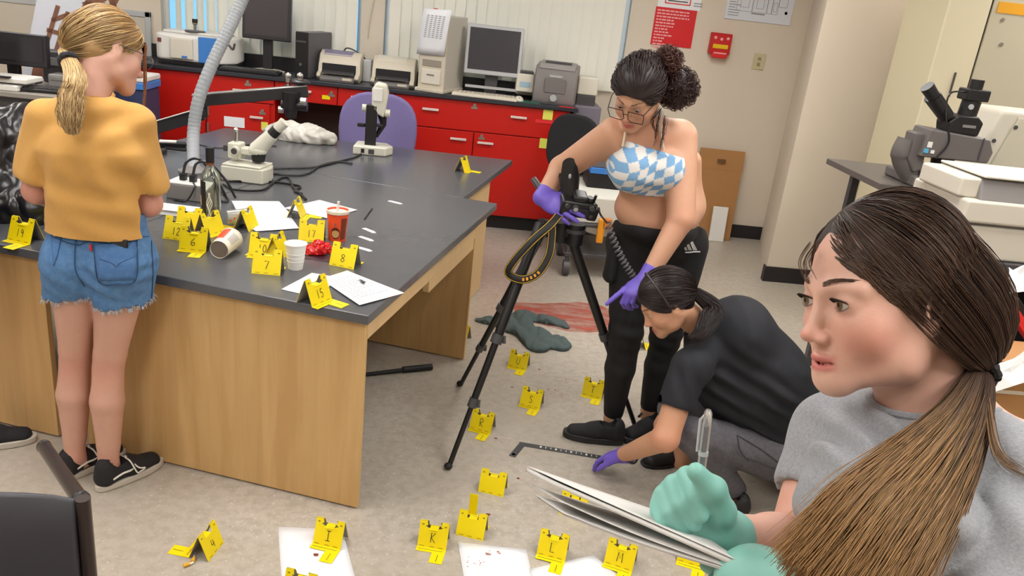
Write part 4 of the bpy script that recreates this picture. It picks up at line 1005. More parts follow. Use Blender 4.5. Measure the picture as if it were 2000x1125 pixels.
pc, pd = ony(378, 197, YB-.02), ony(602, 178, YB+.1); beam(pc, pd, .031, .022, 'upper_arm', M_boom)
cap_ = ony(375, 185, YB-.02), ony(600, 167, YB+.1); beam(cap_[0], cap_[1], .004, .023, 'arm_top_plate', M_metal)
cap_ = ony(283, 243, YB), ony(385, 213, YB); beam(cap_[0], cap_[1], .004, .023, 'arm_top_plate', M_metal)
q = ony(397, 210, YB); MB().cyl(q+np.array([0, 0, -.05]), q+np.array([0, 0, .05]), .022, seg=14).build('pivot', M_boom, t, smooth=True, off=b0)
for px, py in ((563, 148), (586, 148)): q = ony(px, py, YB+.08); MB().cyl(q-np.array([0, 0, .035]), q, .013, seg=12).ball(q, .018).build('clamp_knob', M_metal, t, smooth=True, off=b0)
q = ony(585, 160, YB+.1); MB().ball(q, (.06, .05, .018)).build('end_cap', M_boom, t, smooth=True, off=b0)
q = ony(568, 205, YB+.05)
MB().cyl(q+np.array([0, 0, .07]), q+np.array([0, 0, -.02]), .045, seg=18).cyl(q+np.array([-.05, 0, .0]), q+np.array([.09, 0, .0]), .026, seg=14).build('scope_head', M_black, t, smooth=True, off=b0)
MB().cyl(q+np.array([0, 0, -.02]), q+np.array([0, 0, -.07]), .036, .03, seg=18).build('objective', M_black, t, smooth=True, off=b0)
for s_ in (-1, 1): MB().tube([q+np.array([s_*.03, .02, .03]), q+np.array([s_*.035, .09, .09])], .016, 12).build('eyepiece', M_black, t, smooth=True, off=b0)
MB().cyl(q+np.array([-.065, 0, -.03]), q+np.array([-.04, 0, -.03]), .02, seg=12).build('focus_knob', M_metal, t, smooth=True, off=b0); MB().cyl(q+np.array([.06, -.03, .03]), q+np.array([.09, -.03, .03]), .022, seg=12).build('focus_knob', M_metal, t, smooth=True, off=b0)
# small stereo microscope
M_sc = mat('scope_ivory', (214, 212, 196), .4)
c = T(482, 352); t = thing('stereo_microscope', 'ivory stereo microscope with tilted eyepiece near the bottle', 'microscope', V3(c), -.12)
MB().prism([(-.11, -.06), (.105, -.06), (.12, .02), (.1, .1), (-.11, .1)], 0, .075).build('base', M_sc, t, bevel=.008)
MB().prism([(-.105, -.055), (.09, -.055), (.1, .095), (-.105, .095)], .075, .085).build('stage', M_sc, t, bevel=.006)
MB().cyl((-.07, .04, .08), (-.07, .04, .235), .011, seg=12).ball((-.07, .04, .24), .013).build('post', M_chrome, t, smooth=True)
MB().box(-.1, -.035, .0, .075, .1, .18).build('focus_block', M_sc, t, bevel=.008)
MB().cyl((-.055, .0, .145), (-.055, -.022, .145), .022, seg=18).build('focus_knob', M_sc, t, smooth=True); MB().cyl((-.055, -.022, .145), (-.055, -.026, .145), .015, seg=18).build('knob_ring', M_dgrey, t, smooth=True)
MB().box(-.13, -.1, .02, .05, .13, .16).build('clamp_screw', M_dgrey, t, bevel=.004)
MB().box(-.04, .05, .01, .07, .125, .16).build('arm', M_sc, t, bevel=.008)
MB().tube([(.035, .04, .15), (.11, .05, .235)], [.042, .034], 16).build('head', M_sc, t, smooth=True); MB().ball((.04, .04, .15), (.05, .045, .03)).build('head_base', M_sc, t, smooth=True)
MB().cyl((.045, .04, .145), (.045, .04, .095), .04, .03, seg=18).build('objective', M_blackm, t, smooth=True)
MB().tube([(.105, .05, .23), (.135, .054, .265)], .028, 14).build('eyepiece_ring', M_black, t, smooth=True); MB().tube([(.132, .054, .262), (.172, .06, .305)], [.024, .028], 14).build('eyepiece', M_sc, t, smooth=True)
# second microscope, black column
c = T(722, 301); t = thing('column_microscope', 'white headed microscope on a black column at the back table edge', 'microscope', V3(c), .05)
MB().prism([(-.1, -.05), (.1, -.05), (.14, .04), (.1, .13), (-.09, .13)], 0, .055).build('base', M_sc, t, bevel=.01); MB().box(-.05, -.03, -.054, -.045, .015, .04).build('switch', M_blackm, t); MB().box(-.005, .03, -.054, -.045, .012, .04).build('socket', M_dgrey, t)
zt = ony(722, 205, c[1])[2]-TZ
MB().prism([(-.035, .0), (.035, .0), (.03, .06), (-.03, .06)], .05, zt).build('column', M_black, t, bevel=.005)
MB().box(-.085, -.035, .01, .035, .16, .185).build('focus_knob', M_blackm, t, bevel=.008); MB().box(.03, .07, .0, .03, .17, .19).build('focus_knob', M_blackm, t, bevel=.008)
MB().tube([(.03, .06, .1), (.07, .07, .18), (.06, .07, .24)], [.012, .02, .03], 10).build('lamp_arm', M_blackm, t, smooth=True)
zh = ony(735, 165, c[1])[2]-TZ
MB().prism([(-.03, zh-.16), (.045, zh-.2), (.065, zh-.05), (.05, zh), (-.01, zh+.01), (-.035, zh-.03)], -.0, .11, R=np.array([[1, 0, 0], [0, 0, 1], [0, 1, 0]]), o=(.03, 0, 0)).build('head', M_sc, t, bevel=.015, seg=3)
MB().cyl((-.03, .03, zh-.15), (-.06, .03, zh-.15), .022, seg=14).build('head_knob', M_sc, t, smooth=True); MB().cyl((.08, .03, zh-.17), (.11, .03, zh-.17), .024, seg=14).build('head_knob', M_sc, t, smooth=True)
MB().box(.005, .06, -.006, .004, zh-.1, zh-.02).build('face_plate', M_white, t, bevel=.003)
# clear plastic bag
def crumple(name, label, cat, px, py, rx, ry, rz, m, seed, z=TZ, amp=.012, freq=60, h=.006, rot=0.0, extra=None, smooth=False, fine=.22):
    c = onz(px, py, z); f = Field((c[0]-rx*1.35, c[1]-ry*1.4-(.1 if extra else 0), z-.01), (c[0]+rx*1.35, c[1]+ry*1.4+(.2 if extra else 0), z+(.75 if extra else rz*2.2)), h)
    R = rotm(0, 0, rot); f.ell((c[0], c[1], z+rz*.5), (rx, ry, rz), R, k=.01)
    if extra: extra(f, c)
    V, F = f.net(); N = normals(V, F); w1, w2, w3 = Wob(seed, freq), Wob(seed+1, freq*2.3), Wob(seed+2, freq*5)
    V = V+N*(amp*np.abs(w1(V))-amp*.6+amp*.55*np.abs(w2(V))+amp*fine*w3(V))[:, None]; V[:, 2] = np.maximum(V[:, 2], z+.0015)
    o = np_mesh(name, V, F, m, None, (c[0], c[1], z), smooth=smooth); o.location = (c[0], c[1], z); return tag(o, label, cat)
M_bag = mat('bag_plastic', (222, 218, 208), .3, trans=.15, noise=(12, .2), rgb2=(190, 182, 168))
crumple('plastic_bag', 'crumpled whitish plastic bag lying behind the ivory microscope', 'bag', 585, 274, .24, .1, .07, M_bag, 11, amp=.016, freq=30, rot=-.15, h=.008, smooth=True)
# black plastic over an instrument at the left
M_bplast = mat('black_plastic_sheet', (24, 23, 26), .32, spec=.6)
def ex(f, c):
    zt = ony(40, 205, c[1]+.12)[2]-.13; f.cap((c[0]-.02, c[1]+.1, TZ+.05), (c[0]-.04, c[1]+.16, zt), .17, .13, .05); f.cap((c[0]-.25, c[1]+.1, TZ+.05), (c[0]-.22, c[1]+.15, zt), .17, .13, .05)
    f.cap((c[0]-.3, c[1]-.02, TZ+.03), (c[0]+.22, c[1]-.02, TZ+.03), .08, .08, .05)
crumple('black_plastic_cover', 'crumpled black plastic cover over an instrument on the left table', 'plastic cover', 45, 418, .3, .14, .1, M_bplast, 21, amp=.017, freq=24, h=.008, extra=ex, smooth=True, fine=.14)
# black remote and cable at table edge
c = T(345, 288); t = thing('black_adapter', 'black adapter with a coiled lead beside the hose', 'adapter', V3(c), .3); MB().box(-.09, .05, -.03, .03, 0, .03).build('body', M_black, t, bevel=.006); MB().box(-.09, -.0, -.028, .028, .03, .036).build('white_label', M_white, t)
MB().tube(bez((.05, 0, .015), (.09, -.05, .006), (0, -.07, .006), (-.06, -.05, .006), (.02, -.09, .006), (.1, -.06, .006), n=8), .006, 6).build('lead', M_black, t, smooth=True)
# power outlet box with plugs
c = T(362, 392); t = thing('power_outlet_box', 'grey outlet box with white top and black plugs on the table', 'power outlet', V3(c), -.12)
MB().prism([(-.09, -.0), (.09, -.0), (.09, .12), (-.09, .12)], 0, .07).build('body', M_grey, t, bevel=.005); MB().box(-.088, .088, .002, .118, .07, .078).build('cover_plate', M_white, t, bevel=.003)
for k, (x, y) in enumerate(((-.035, .06), (.015, .05))):
    MB().box(x-.014, x+.014, y-.014, y+.014, .078, .11).build('plug', M_black, t, bevel=.004)
    MB().tube(bez((x, y, .11), (x+.01, y+.02, .16), (x+.06, y+.04, .17-.01*k), (x+.13, y+.05, .09), (x+.17, y+.06, .01), n=8), .006, 6).build('cord', M_black, t, smooth=True)
MB().tube(bez((.03, .02, .08), (.05, -.01, .07), (.02, -.03, .01), (-.04, -.03, .006), n=8), .004, 6).build('cord', M_black, t, smooth=True)
c = T(345, 418); t = thing('white_notebook', 'white closed notebook lying beside the outlet box', 'notebook', V3(c), -.1); MB().box(-.13, .07, -.03, .06, .004, .02).build('pages', M_paper, t, bevel=.002); MB().box(-.135, .075, -.035, .065, 0, .004).box(-.135, .075, -.035, .065, .02, .023).build('cover', M_white, t, bevel=.001)
# vodka-like bottle
c = T(413, 440); t = thing('glass_bottle', 'clear glass bottle with a black cap on the lab table', 'bottle', V3(c))
M_gls = mat('bottle_glass', (238, 242, 234), .03, trans=1.0, spec=.5)
MB().lathe([(.0, .0), (.036, .0), (.038, .006), (.038, .19), (.034, .215), (.018, .238), (.014, .25), (.014, .305), (.0118, .305), (.0118, .25), (.0155, .236), (.0315, .2135), (.0357, .189), (.0357, .008), (.0, .008)], 28).build('glass', M_gls, t, smooth=True)
MB().lathe([(.0165, .262), (.0165, .322), (.0, .322)], 20).build('cap', M_black, t, smooth=True); MB().lathe([(.0155, .252), (.0165, .262)], 20).build('copper_band', mat('copper_band', (150, 92, 66), .4, metal=.5), t, smooth=True)
lab = MB(); g = [[(.0387*math.cos(a), .0387*math.sin(a), z) for a in [PI*1.02+PI*.42*k/8 for k in range(9)]] for z in (.03, .19)]
lab.sheet(g).build('label', mat('bottle_label', (40, 36, 34), .5), t, smooth=True); g = [[(.0391*math.cos(a), .0391*math.sin(a), z) for a in [PI*1.08+PI*.16*k/4 for k in range(5)]] for z in (.09, .13)]
MB().sheet(g).build('label_emblem', mat('emblem_gold', (196, 164, 110), .5), t, smooth=True)
for k in range(4):
    a0 = PI*1.5+.1*k; MB().tube([(.0392*math.cos(a0+.12*math.sin(q*1.1+k)), .0392*math.sin(a0+.12*math.sin(q*1.1+k)), .05+.012*q) for q in range(9)], .0016, 5).build('glass_relief', M_white, t, smooth=True)
# sheets of paper
def paper(label, pts, z, grp, lines=0, img=False, name='paper_sheet', seed=1, mm=None):
    P4 = [onz(x, y, z) for x, y in pts]; c = sum(P4)/4; t = thing(name, label, 'paper', (c[0], c[1], z), 0, grp)
    P4 = [p-np.array([c[0], c[1], z]) for p in P4]
    def at(u, v, dz=0.0): return (P4[0]*(1-u)*(1-v)+P4[1]*u*(1-v)+P4[2]*u*v+P4[3]*(1-u)*v)+np.array([0, 0, dz])
    w_ = Wob(seed, 16, 4); n = 7
    def hh(u, v): 
        p = at(u, v); return .0012+(.0010 if z < .1 else .0022)*(1+float(w_(p[None])[0])*.7)*(.3+abs(u-.5)+abs(v-.5))*.5
    MB().sheet([[at(j/n, i/n, hh(j/n, i/n)) for j in range(n+1)] for i in range(n+1)]).build('sheet', mm or M_paper, t, smooth=True, solid=.0006)
    rr = random.Random(seed)
    if lines:
        b = MB()
        for i in range(lines):
            v = .12+.74*i/lines; u = .1; ue = rr.choice([.6, .9, .9, .85, .45])
            while u < ue:
                l_ = rr.uniform(.04, .1); b.add([at(u, v, hh(u, v)+.0012), at(u+l_, v, hh(u+l_, v)+.0012), at(u+l_, v+.011, hh(u+l_, v)+.0012), at(u, v+.011, hh(u, v)+.0012)], [(0, 1, 2, 3)]); u += l_+.02
        b.build('printed_text', M_lightink, t)
    if img:
        b = MB()
        for (u, v, a, e) in ((.68, .42, .1, .03), (.72, .36, .07, .03), (.66, .46, .05, .02)): b.add([at(u, v, .0065), at(u+a, v, .0065), at(u+a, v+e*2, .0065), at(u, v+e*2, .0065)], [(0, 1, 2, 3)])
        b.build('printed_picture', M_ink, t)
    return t
GP = 'loose paper sheets on the lab table'; GF = 'white paper sheets on the floor'
paper('printed sheet lying beside the ivory microscope and bottle', [(452, 393), (545, 394), (573, 424), (470, 428)], Z, GP, 10, seed=2)
paper('white sheet half under the other, behind marker 10', [(468, 428), (568, 424), (584, 447), (500, 453)], Z+.002, GP, 0, seed=3)
paper('plain white sheet lying behind the orange cup', [(554, 407), (624, 391), (698, 411), (640, 428)], Z, GP, 0, seed=4)
paper('white sheet under marker 15 at the front table edge', [(549, 566), (609, 534), (668, 544), (612, 580)], Z, GP, 4, seed=5)
paper('printed sheet with a small dark picture at the front table corner', [(626, 545), (678, 530), (790, 573), (702, 598)], Z+.003, GP, 13, img=True, seed=6)
paper('white floor sheet under marker I', [(543, 1030), (668, 1034), (702, 1160), (552, 1165)], .0, GF, 0, seed=7)
paper('white floor sheet with pale red prints right of marker K', [(894, 1060), (1028, 1074), (1048, 1165), (912, 1165)], .0, GF, 0, seed=8)
paper('white floor sheet between markers L and M', [(1034, 1112), (1160, 1085), (1230, 1145), (1060, 1190)], .001, GF, 0, seed=10)
M_blood = mat('dried_blood', (120, 30, 28), .45); M_bloodp = mat('pale_blood', (176, 96, 84), .6)
def spots(name, label, px, z, m, seed, n, sx, sy, r, kindname='print'):
    c = onz(px[0], px[1], z); rr = random.Random(seed); b = MB()
    for i in range(n):
        x, y = rr.uniform(-sx, sx), rr.uniform(-sy, sy); q = r*rr.uniform(.5, 1.3); a0 = rr.uniform(0, 6)
        ring = [(x+q*math.cos(a)*rr.uniform(.7, 1.2), y+q*.7*math.sin(a)*rr.uniform(.7, 1.2), .0002) for a in [a0+2*PI*k/9 for k in range(9)]]
        b.add(ring, [tuple(range(9))])
    o = b.build(name, m); o.location = (c[0], c[1], z+.0022); return tag(o, label, 'stain')
spots('print_stain', 'pale red print marks on the floor sheet right of marker K', (925, 1098), .004, M_bloodp, 3, 12, .035, .03, .003)
spots('print_stain', 'pale red smudges at the top of the printed floor sheet', (965, 1081), .004, M_bloodp, 4, 8, .03, .012, .004)
spots('blood_drop', 'dark red blood drop on the white sheet under marker I', (617, 1084), .004, M_blood, 5, 1, .0, .0, .009)
spots('blood_drop', 'small dark drop behind the two markers right of K', (953, 1006), -.001, M_blood, 6, 1, 0, 0, .011)
for k, (x, y) in enumerate(((1000, 757), (1012, 935), (967, 787), (1053, 722), (1105, 742), (968, 857))):
    spots('blood_drop', ['dark blood drop between markers U and S', 'dark drop below the angle ruler', 'dark drop left of marker S', 'dark drop right of marker U', 'faint drop far right of marker U', 'dark drop right of marker R'][k], (x, y), -.001, M_blood, 20+k, 1, 0, 0, .007)
spots('blood_spatter', 'faint red spatter on the floor between markers S and T', (1085, 770), -.0015, M_bloodp, 40, 26, .07, .06, .0045)
spots('blood_spatter', 'faint red spatter on the floor above marker T', (1120, 745), -.0015, M_bloodp, 41, 14, .09, .03, .004)
# cups
def cup(name, label, c, h_, r0, r1, m, parts=None, R=None, z=TZ, lip=.003):
    t = thing(name, label, 'cup', (c[0], c[1], z))
    MB().lathe([(0, .004), (r0-.002, .004), (r0, 0), (r1, h_-.003), (r1+lip, h_-.002), (r1+lip, h_+.002), (r1, h_+.003), (r1-.0025, h_), (r0-.002, .008), (0, .008)], 32, R=R).build('wall', m, t, smooth=True)
    return t
M_foam = mat('foam_white', (226, 226, 222), .6)
t = cup('foam_cup', 'white foam cup standing right of marker 7', T(577, 524), .095, .026, .038, M_foam)
for zz in (.03, .045, .06): MB().lathe([(.026+.012*zz/.095+.0002, zz-.002), (.026+.012*zz/.095+.0012, zz), (.026+.012*zz/.095+.0004, zz+.002)], 32).build('ridge', M_foam, t, smooth=True)
M_orange = mat('cup_orange', (222, 74, 30), .5)
t = cup('paper_cup', 'orange paper cup with a white rim and straw', T(658, 468), .125, .034, .044, M_orange, lip=-.0005)
MB().lathe([(.0445, .114), (.0475, .117), (.048, .128), (.044, .130), (.042, .12), (0, .118)], 32).build('rim', mat('cup_rim_cream', (232, 222, 206), .5), t, smooth=True)
MB().tube([(-.01, .0, .03), (.004, -.012, .165)], .005, 10).build('straw', M_white, t, smooth=True)
def arc_patch(r0, r1, h_, a0, a1, z0, z1, n=8, e=.0006, ell=False):
    if not ell: return MB().sheet([[((r0+(r1-r0)*z/h_+e)*math.cos(a), (r0+(r1-r0)*z/h_+e)*math.sin(a), z) for a in [a0+(a1-a0)*k/n for k in range(n+1)]] for z in (z0, (z0+z1)/2, z1)])
    zc, ac = (z0+z1)/2, (a0+a1)/2; pts = [(ac, zc)]+[(ac+(a1-a0)/2*math.cos(q), zc+(z1-z0)/2*math.sin(q)) for q in [2*PI*k/20 for k in range(20)]]
    return MB().add([((r0+(r1-r0)*z/h_+e)*math.cos(a), (r0+(r1-r0)*z/h_+e)*math.sin(a), z) for a, z in pts], [(0, i, i % 20+1) for i in range(1, 21)])
arc_patch(.034, .044, .125, -2.1, -1.1, .012, .062, ell=True).build('dark_emblem', mat('cup_brown', (84, 40, 22), .5), t, smooth=True)
arc_patch(.034, .044, .125, -2.0, -1.2, .018, .05, e=.0012, ell=True).build('tan_emblem', mat('cup_tan', (206, 164, 106), .5), t, smooth=True)
arc_patch(.034, .044, .125, -1.05, -.35, .01, .1).build('text_panel', mat('cup_text_brown', (120, 54, 28), .5), t, smooth=True)
arc_patch(.034, .044, .125, -1.75, -1.5, .066, .08, e=.0008).build('small_print', M_bloodp, t, smooth=True)
c = T(436, 500); d = unit(T(470, 462)[:2]-T(420, 500)[:2]); ang = math.atan2(d[1], d[0])
t = thing('paper_cup', 'white printed paper cup lying on its side between markers 6 and 10', 'cup', (c[0], c[1]+.02, TZ), ang)
Rl = rotm(0, PI/2-.06, 0); oo = (-.055, 0, .035)
MB().lathe([(0, .004), (.032, .004), (.034, 0), (.0415, .115), (.044, .116), (.044, .12), (.041, .121), (.039, .115), (.031, .006), (0, .006)], 32, R=Rl, o=oo).build('wall', mat('cup_white_print', (226, 218, 200), .55), t, smooth=True)
MB().lathe([(.0, .002), (.0315, .002)], 32, R=Rl, o=oo).build('bottom', mat('cup_bottom', (176, 160, 140), .6), t)
def arc2(a0, a1, z0, z1, m, nm, e=.0007):
    MB().sheet([[Rl @ np.array([(.034+.0075*z/.115+e)*math.cos(a), (.034+.0075*z/.115+e)*math.sin(a), z])+np.array(oo) for a in [a0+(a1-a0)*k/8 for k in range(9)]] for z in (z0, (z0+z1)/2, z1)]).build(nm, m, t, smooth=True)
arc2(2.3, 3.3, .03, .112, M_orange, 'orange_panel'); 
for k in range(6): arc2(3.7+.13*k, 3.76+.13*k, .03, .095, M_lightink, 'text_line')
# clear crumpled plastic cup with red flecks
c = T(462, 440); t = thing('clear_cup', 'clear plastic tumbler lying behind the fallen paper cup', 'cup', (c[0], c[1], TZ), .5)
MB().lathe([(.026, 0), (.028, .002), (.035, .085), (.037, .087), (.035, .088), (.033, .085), (.025, .002)], 24, R=rotm(0, PI/2, 0), o=(-.04, 0, .036)).build('wall', mat('clear_plastic', (232, 232, 228), .1, trans=.7), t, smooth=True)
for k in range(5): MB().ball((-.03+.016*k, -.033+.002*k, .03+.009*(k % 3)), .004, 6, 5).build('red_fleck', M_redtape, t)
# red wrapper on a dark card
c = T(626, 505); t = thing('dark_card', 'dark maroon card under the red wrapper', 'card', (c[0], c[1], TZ), -.2); MB().box(-.05, .05, -.028, .035, 0, .002).build('card', mat('maroon_card', (56, 28, 38), .4), t, bevel=.0006)
crumple('red_wrapper', 'crumpled glossy red snack wrapper between markers 17 and 8', 'wrapper', 622, 494, .046, .028, .03, mat('wrapper_red', (206, 22, 26), .25, spec=.6), 31, z=TZ+.002, amp=.014, freq=90, h=.0055)
# small white swabs and cards
for k, (px, py, a) in enumerate(((772, 396, -.5), (721, 451, -.75), (715, 467, -.62), (710, 487, -.5))):
    c = T(px, py); t = thing('swab_packet', ['small white packet lying alone on the right of the table', 'white paper packet farthest in the row of three', 'white paper packet in the middle of the row of three', 'white paper packet nearest marker 8'][k], 'packet', (c[0], c[1], TZ), a, 'small white packets')
    MB().prism([(-.04, -.009), (.035, -.011), (.042, .004), (.02, .012), (-.038, .011)], 0, .003).build('packet', M_paper, t, bevel=.001)
    MB().ribbon([(-.03, 0, .0034), (.03, .001, .0034)], .001, np.array([0, 0, 1.0])).build('crease', M_lightink, t)
tag(MB().tube([T(712, 429)+[0, 0, .003], T(727, 408)+[0, 0, .003]], .003, 6).build('pencil', M_black), 'thin dark pencil on the lab table behind the packets', 'pencil')
# walnut-like item between markers 6
crumple('crumpled_wrapper', 'small tan crumpled item behind marker 6', 'wrapper', 386, 462, .016, .016, .014, mat('tan_item', (170, 130, 96), .6), 51, amp=.004, freq=160, h=.0025)
# cables across the table
def cable(label, pts, r=.0055):
    P_ = [T(x, y)+np.array([0, 0, r+.001]) for x, y in pts]; c = P_[0]; o = MB().tube(bez(*P_, n=10), r, 7).build('cable', M_black, None, smooth=True, off=c); o.location = c; return tag(o, label, 'cable')
cable('black power lead running from the column microscope to the ivory one', [(708, 301), (690, 310), (660, 318), (612, 329), (560, 331), (525, 332)])
cable('black looped lead right of the ivory microscope', [(688, 322), (660, 318), (625, 326), (606, 339), (580, 345), (523, 341)])
cable('black lead running from the bottle towards the sheets', [(436, 362), (460, 373), (510, 374), (530, 362), (548, 351), (564, 350), (572, 367), (586, 381), (598, 392)])
cable('black lead curling behind the sheets', [(443, 356), (520, 357), (560, 361), (587, 367), (575, 375), (590, 381)])
cable('black lead running along the rear table seam', [(385, 283), (430, 290), (500, 283), (540, 287)], .003)
cable('grey lead beside the bottle foot', [(432, 375), (446, 392), (436, 396), (425, 388)], .004)
for k, (pp, lb) in enumerate((([(425, 360), (435, 340), (445, 330)], 'black lead entering the ivory microscope from the left'),)): cable(lb, pp)
# ================================================================== things on the floor
c = onz(778, 727); a0, a1 = onz(700, 737), onz(843, 722); d = unit(a1-a0)
t = thing('baton', 'black baton with a thick grip under the lab table', 'baton', V3(a1)); MB().cyl(np.array([0, 0, .016]), -d*.15+np.array([0, 0, .016]), .016, seg=12).build('grip', M_blackm, t, smooth=True); MB().tube([-d*.15+np.array([0, 0, .014]), -d*.55+np.array([0, 0, .009])], [.011, .007], 10).build('shaft', M_blackm, t, smooth=True)
# L-shaped photo ruler
pA, pB, pC = onz(1000, 892), onz(1020, 868), onz(1185, 896); t = thing('angle_ruler', 'black L-shaped photo ruler held flat on the floor', 'ruler', V3(pB))
def strip(a, b_, w_, m, nm, z0=.001): 
    a, b_ = a-pB, b_-pB; d = unit(b_-a); n_ = np.array([-d[1], d[0], 0]); MB().add([v+np.array([0, 0, z]) for z in (z0, z0+.0015) for v in (a-n_*w_, b_-n_*w_, b_+n_*w_, a+n_*w_)], [(3, 2, 1, 0), (4, 5, 6, 7), (0, 1, 5, 4), (1, 2, 6, 5), (2, 3, 7, 6), (3, 0, 4, 7)]).build(nm, m, t)
M_rul = mat('ruler_grey', (62, 64, 66), .5)
strip(pA, pB, .014, M_rul, 'short_arm'); strip(pB-unit(pC-pB)*.014, pC, .014, M_rul, 'long_arm', .0012)
for k in range(14):
    q = pB+(pC-pB)*(.22+.06*k); n_ = unit(np.cross((0, 0, 1), pC-pB)); strip(q-n_*.006, q+n_*.006, .0015 if k % 3 else .004, M_white, 'tick', .0028)
q = pA+(pB-pA)*.15; MB().lathe([(0, .0032), (.008, .0032)], 14, o=tuple(q-pB)).build('target_mark', M_white, t)
# dark green cloth and the blood smear
c = onz(1040, 648); f = Field((c[0]-.33, c[1]-.33, -.01), (c[0]+.37, c[1]+.33, .1), .007)
for (x0, y0, x1, y1, r) in ((955, 628, 1010, 640, .05), (1000, 640, 1060, 660, .09), (1030, 620, 1090, 632, .06), (1040, 665, 1095, 680, .06), (1010, 625, 1050, 680, .08), (1085, 628, 1105, 640, .03), (925, 625, 960, 632, .025), (1090, 665, 1108, 676, .03)):
    A, B = onz(x0, y0), onz(x1, y1); f.cap(A, B, r, r*.8, .03)
V, F = f.net(); V = V[:]; V[:, 2] = np.clip(V[:, 2]*.28, .0, None)
w1, w2 = Wob(61, 30, 6, (1, .5, 0)), Wob(62, 70, 6, (1, .6, 0)); V[:, 2] = np.where(V[:, 2] > .002, V[:, 2]+np.abs(w1(V))*.02+np.abs(w2(V))*.008, .001)
o = np_mesh('crumpled_cloth', V, F, mat('cloth_green_grey', (78, 92, 92), .9, noise=(30, .3), rgb2=(62, 74, 76), bump=(240, .15)), None, c); o.location = c; tag(o, 'crumpled dark green grey shirt lying on the floor', 'cloth')
def smear_mat():
    m = bpy.data.materials.new('blood_smear'); m.use_nodes = True; nt = m.node_tree; b = nt.nodes['Principled BSDF']; b.inputs['Base Color'].default_value = lin((186, 72, 58))+(1,); b.inputs['Roughness'].default_value = .3
    tc = nt.nodes.new('ShaderNodeTexCoord'); mp = nt.nodes.new('ShaderNodeMapping'); mp.inputs['Scale'].default_value = (1.6, 7, 1); mp.inputs['Rotation'].default_value = (0, 0, .25)
    n = nt.nodes.new('ShaderNodeTexNoise'); n.inputs['Scale'].default_value = 2.2; n.inputs['Detail'].default_value = 6; n.inputs['Roughness'].default_value = .7
    r = nt.nodes.new('ShaderNodeValToRGB'); r.color_ramp.elements[0].position = .30; r.color_ramp.elements[1].position = .66; r.color_ramp.elements[1].color = (.82, .82, .82, 1)
    nt.links.new(tc.outputs['Object'], mp.inputs[0]); nt.links.new(mp.outputs[0], n.inputs['Vector']); nt.links.new(n.outputs[0], r.inputs[0]); nt.links.new(r.outputs[0], b.inputs['Alpha'])
    return m
pts = [(1000, 590), (1060, 593), (1130, 590), (1175, 597), (1215, 620), (1205, 645), (1150, 650), (1110, 648), (1080, 640), (1030, 628), (1004, 606)]
c = onz(1100, 615); ring = [onz(x, y)-c for x, y in pts]; o = MB().add(ring, [tuple(range(len(ring)))]).build('blood_smear', smear_mat()); o.location = (c[0], c[1], .0009); tag(o, 'streaky red blood smear on the floor beside the dark cloth', 'stain')
# little yellow and white plugs
for k, (px, py) in enumerate(((366, 1106), (378, 1096))):
    c = onz(px, py); t = thing('ear_plug', ['yellow and white plug nearest the bottom edge below marker 4', 'yellow plug closest to marker 4'][k], 'plug', (c[0], c[1], 0), .6+k); MB().tube([(-.012, 0, .007), (.008, 0, .007)], [.007, .005], 10).build('tip', mat('plug_yellow', (226, 170, 40), .5), t, smooth=True); MB().tube([(.008, 0, .006), (.02, .004, .005)], .003, 8).build('stem', M_white, t, smooth=True)
# ================================================================== people: shared tools
M_skin = mat('skin', (208, 158, 134), .48, attr=True, sss=.12, noise=(60, .12), rgb2=(196, 128, 108), bump=(500, .05))
M_hair = mat('hair', (90, 70, 50), .42, attr=True, spec=.45)
def smoothstep(a, b, x): t = np.clip((x-a)/(b-a), 0, 1); return t*t*(3-2*t)
def C3(rgb): return np.array(lin(rgb))
def frame(fwd, up):
    f = unit(fwd); u = np.asarray(up, float); u = unit(u-f*(u@f)); r = np.cross(f, u); return np.stack([r, f, u], 1)
def person(label, base):
    t = thing('person', label, 'person', (base[0], base[1], 0)); return t
def skin_body(name, fields, base, par, tint, marks=(), head=None):
    """join meshed fields into one body mesh with painted-on natural colour (lips, blush)"""
    Vs, Fs, n = [], [], 0
    for f in fields:
        V, F = f.net(); V = smooth_mesh(V, F, 1, .35); Vs.append(V); Fs.append(F+n); n += len(V)
    V = np.concatenate(Vs); F = np.concatenate(Fs); C = np.tile(C3(tint), (len(V), 1))
    if head is not None:
        c, R, s_ = head; L = (V-c) @ R/s_; near = np.linalg.norm(L, axis=1) < .2
        def blend(w_, rgb):
            nonlocal C; w_ = (w_*near)[:, None]; C = C*(1-w_)+C3(rgb)*w_
        for sx in (-1, 1):
            blend(.32*np.exp(-(((L[:, 0]-sx*.042)/.022)**2+((L[:, 1]-.062)/.04)**2+((L[:, 2]+.04)/.022)**2)), (206, 116, 98))
            blend(.35*np.exp(-(((L[:, 0]-sx*.032)/.016)**2+((L[:, 1]-.085)/.02)**2+((L[:, 2]+.002)/.010)**2)), (150, 92, 80))
        blend(.45*np.exp(-((L[:, 0]/.014)**2+((L[:, 1]-.11)/.014)**2+((L[:, 2]+.038)/.014)**2)), (204, 110, 94))
        lipm = np.exp(-((np.abs(L[:, 0])/.023)**6))*np.exp(-(((L[:, 2]+.0715)/.0105)**6))*smoothstep(.081, .086, L[:, 1])
        blend(.85*lipm, (186, 88, 86))
        blend(.9*np.exp(-((np.abs(L[:, 0])/.02)**6))*np.exp(-(((L[:, 2]+.0715)/.0022)**4))*smoothstep(.08, .084, L[:, 1])*(L[:, 1] < .0905), (90, 34, 34))
    for (p, r, rgb, a) in marks:
        w_ = (a*np.exp(-(np.linalg.norm(V-np.asarray(p), axis=1)/r)**2))[:, None]; C = C*(1-w_)+C3(rgb)*w_
    return np_mesh(name, V, F, M_skin, par, base, C)
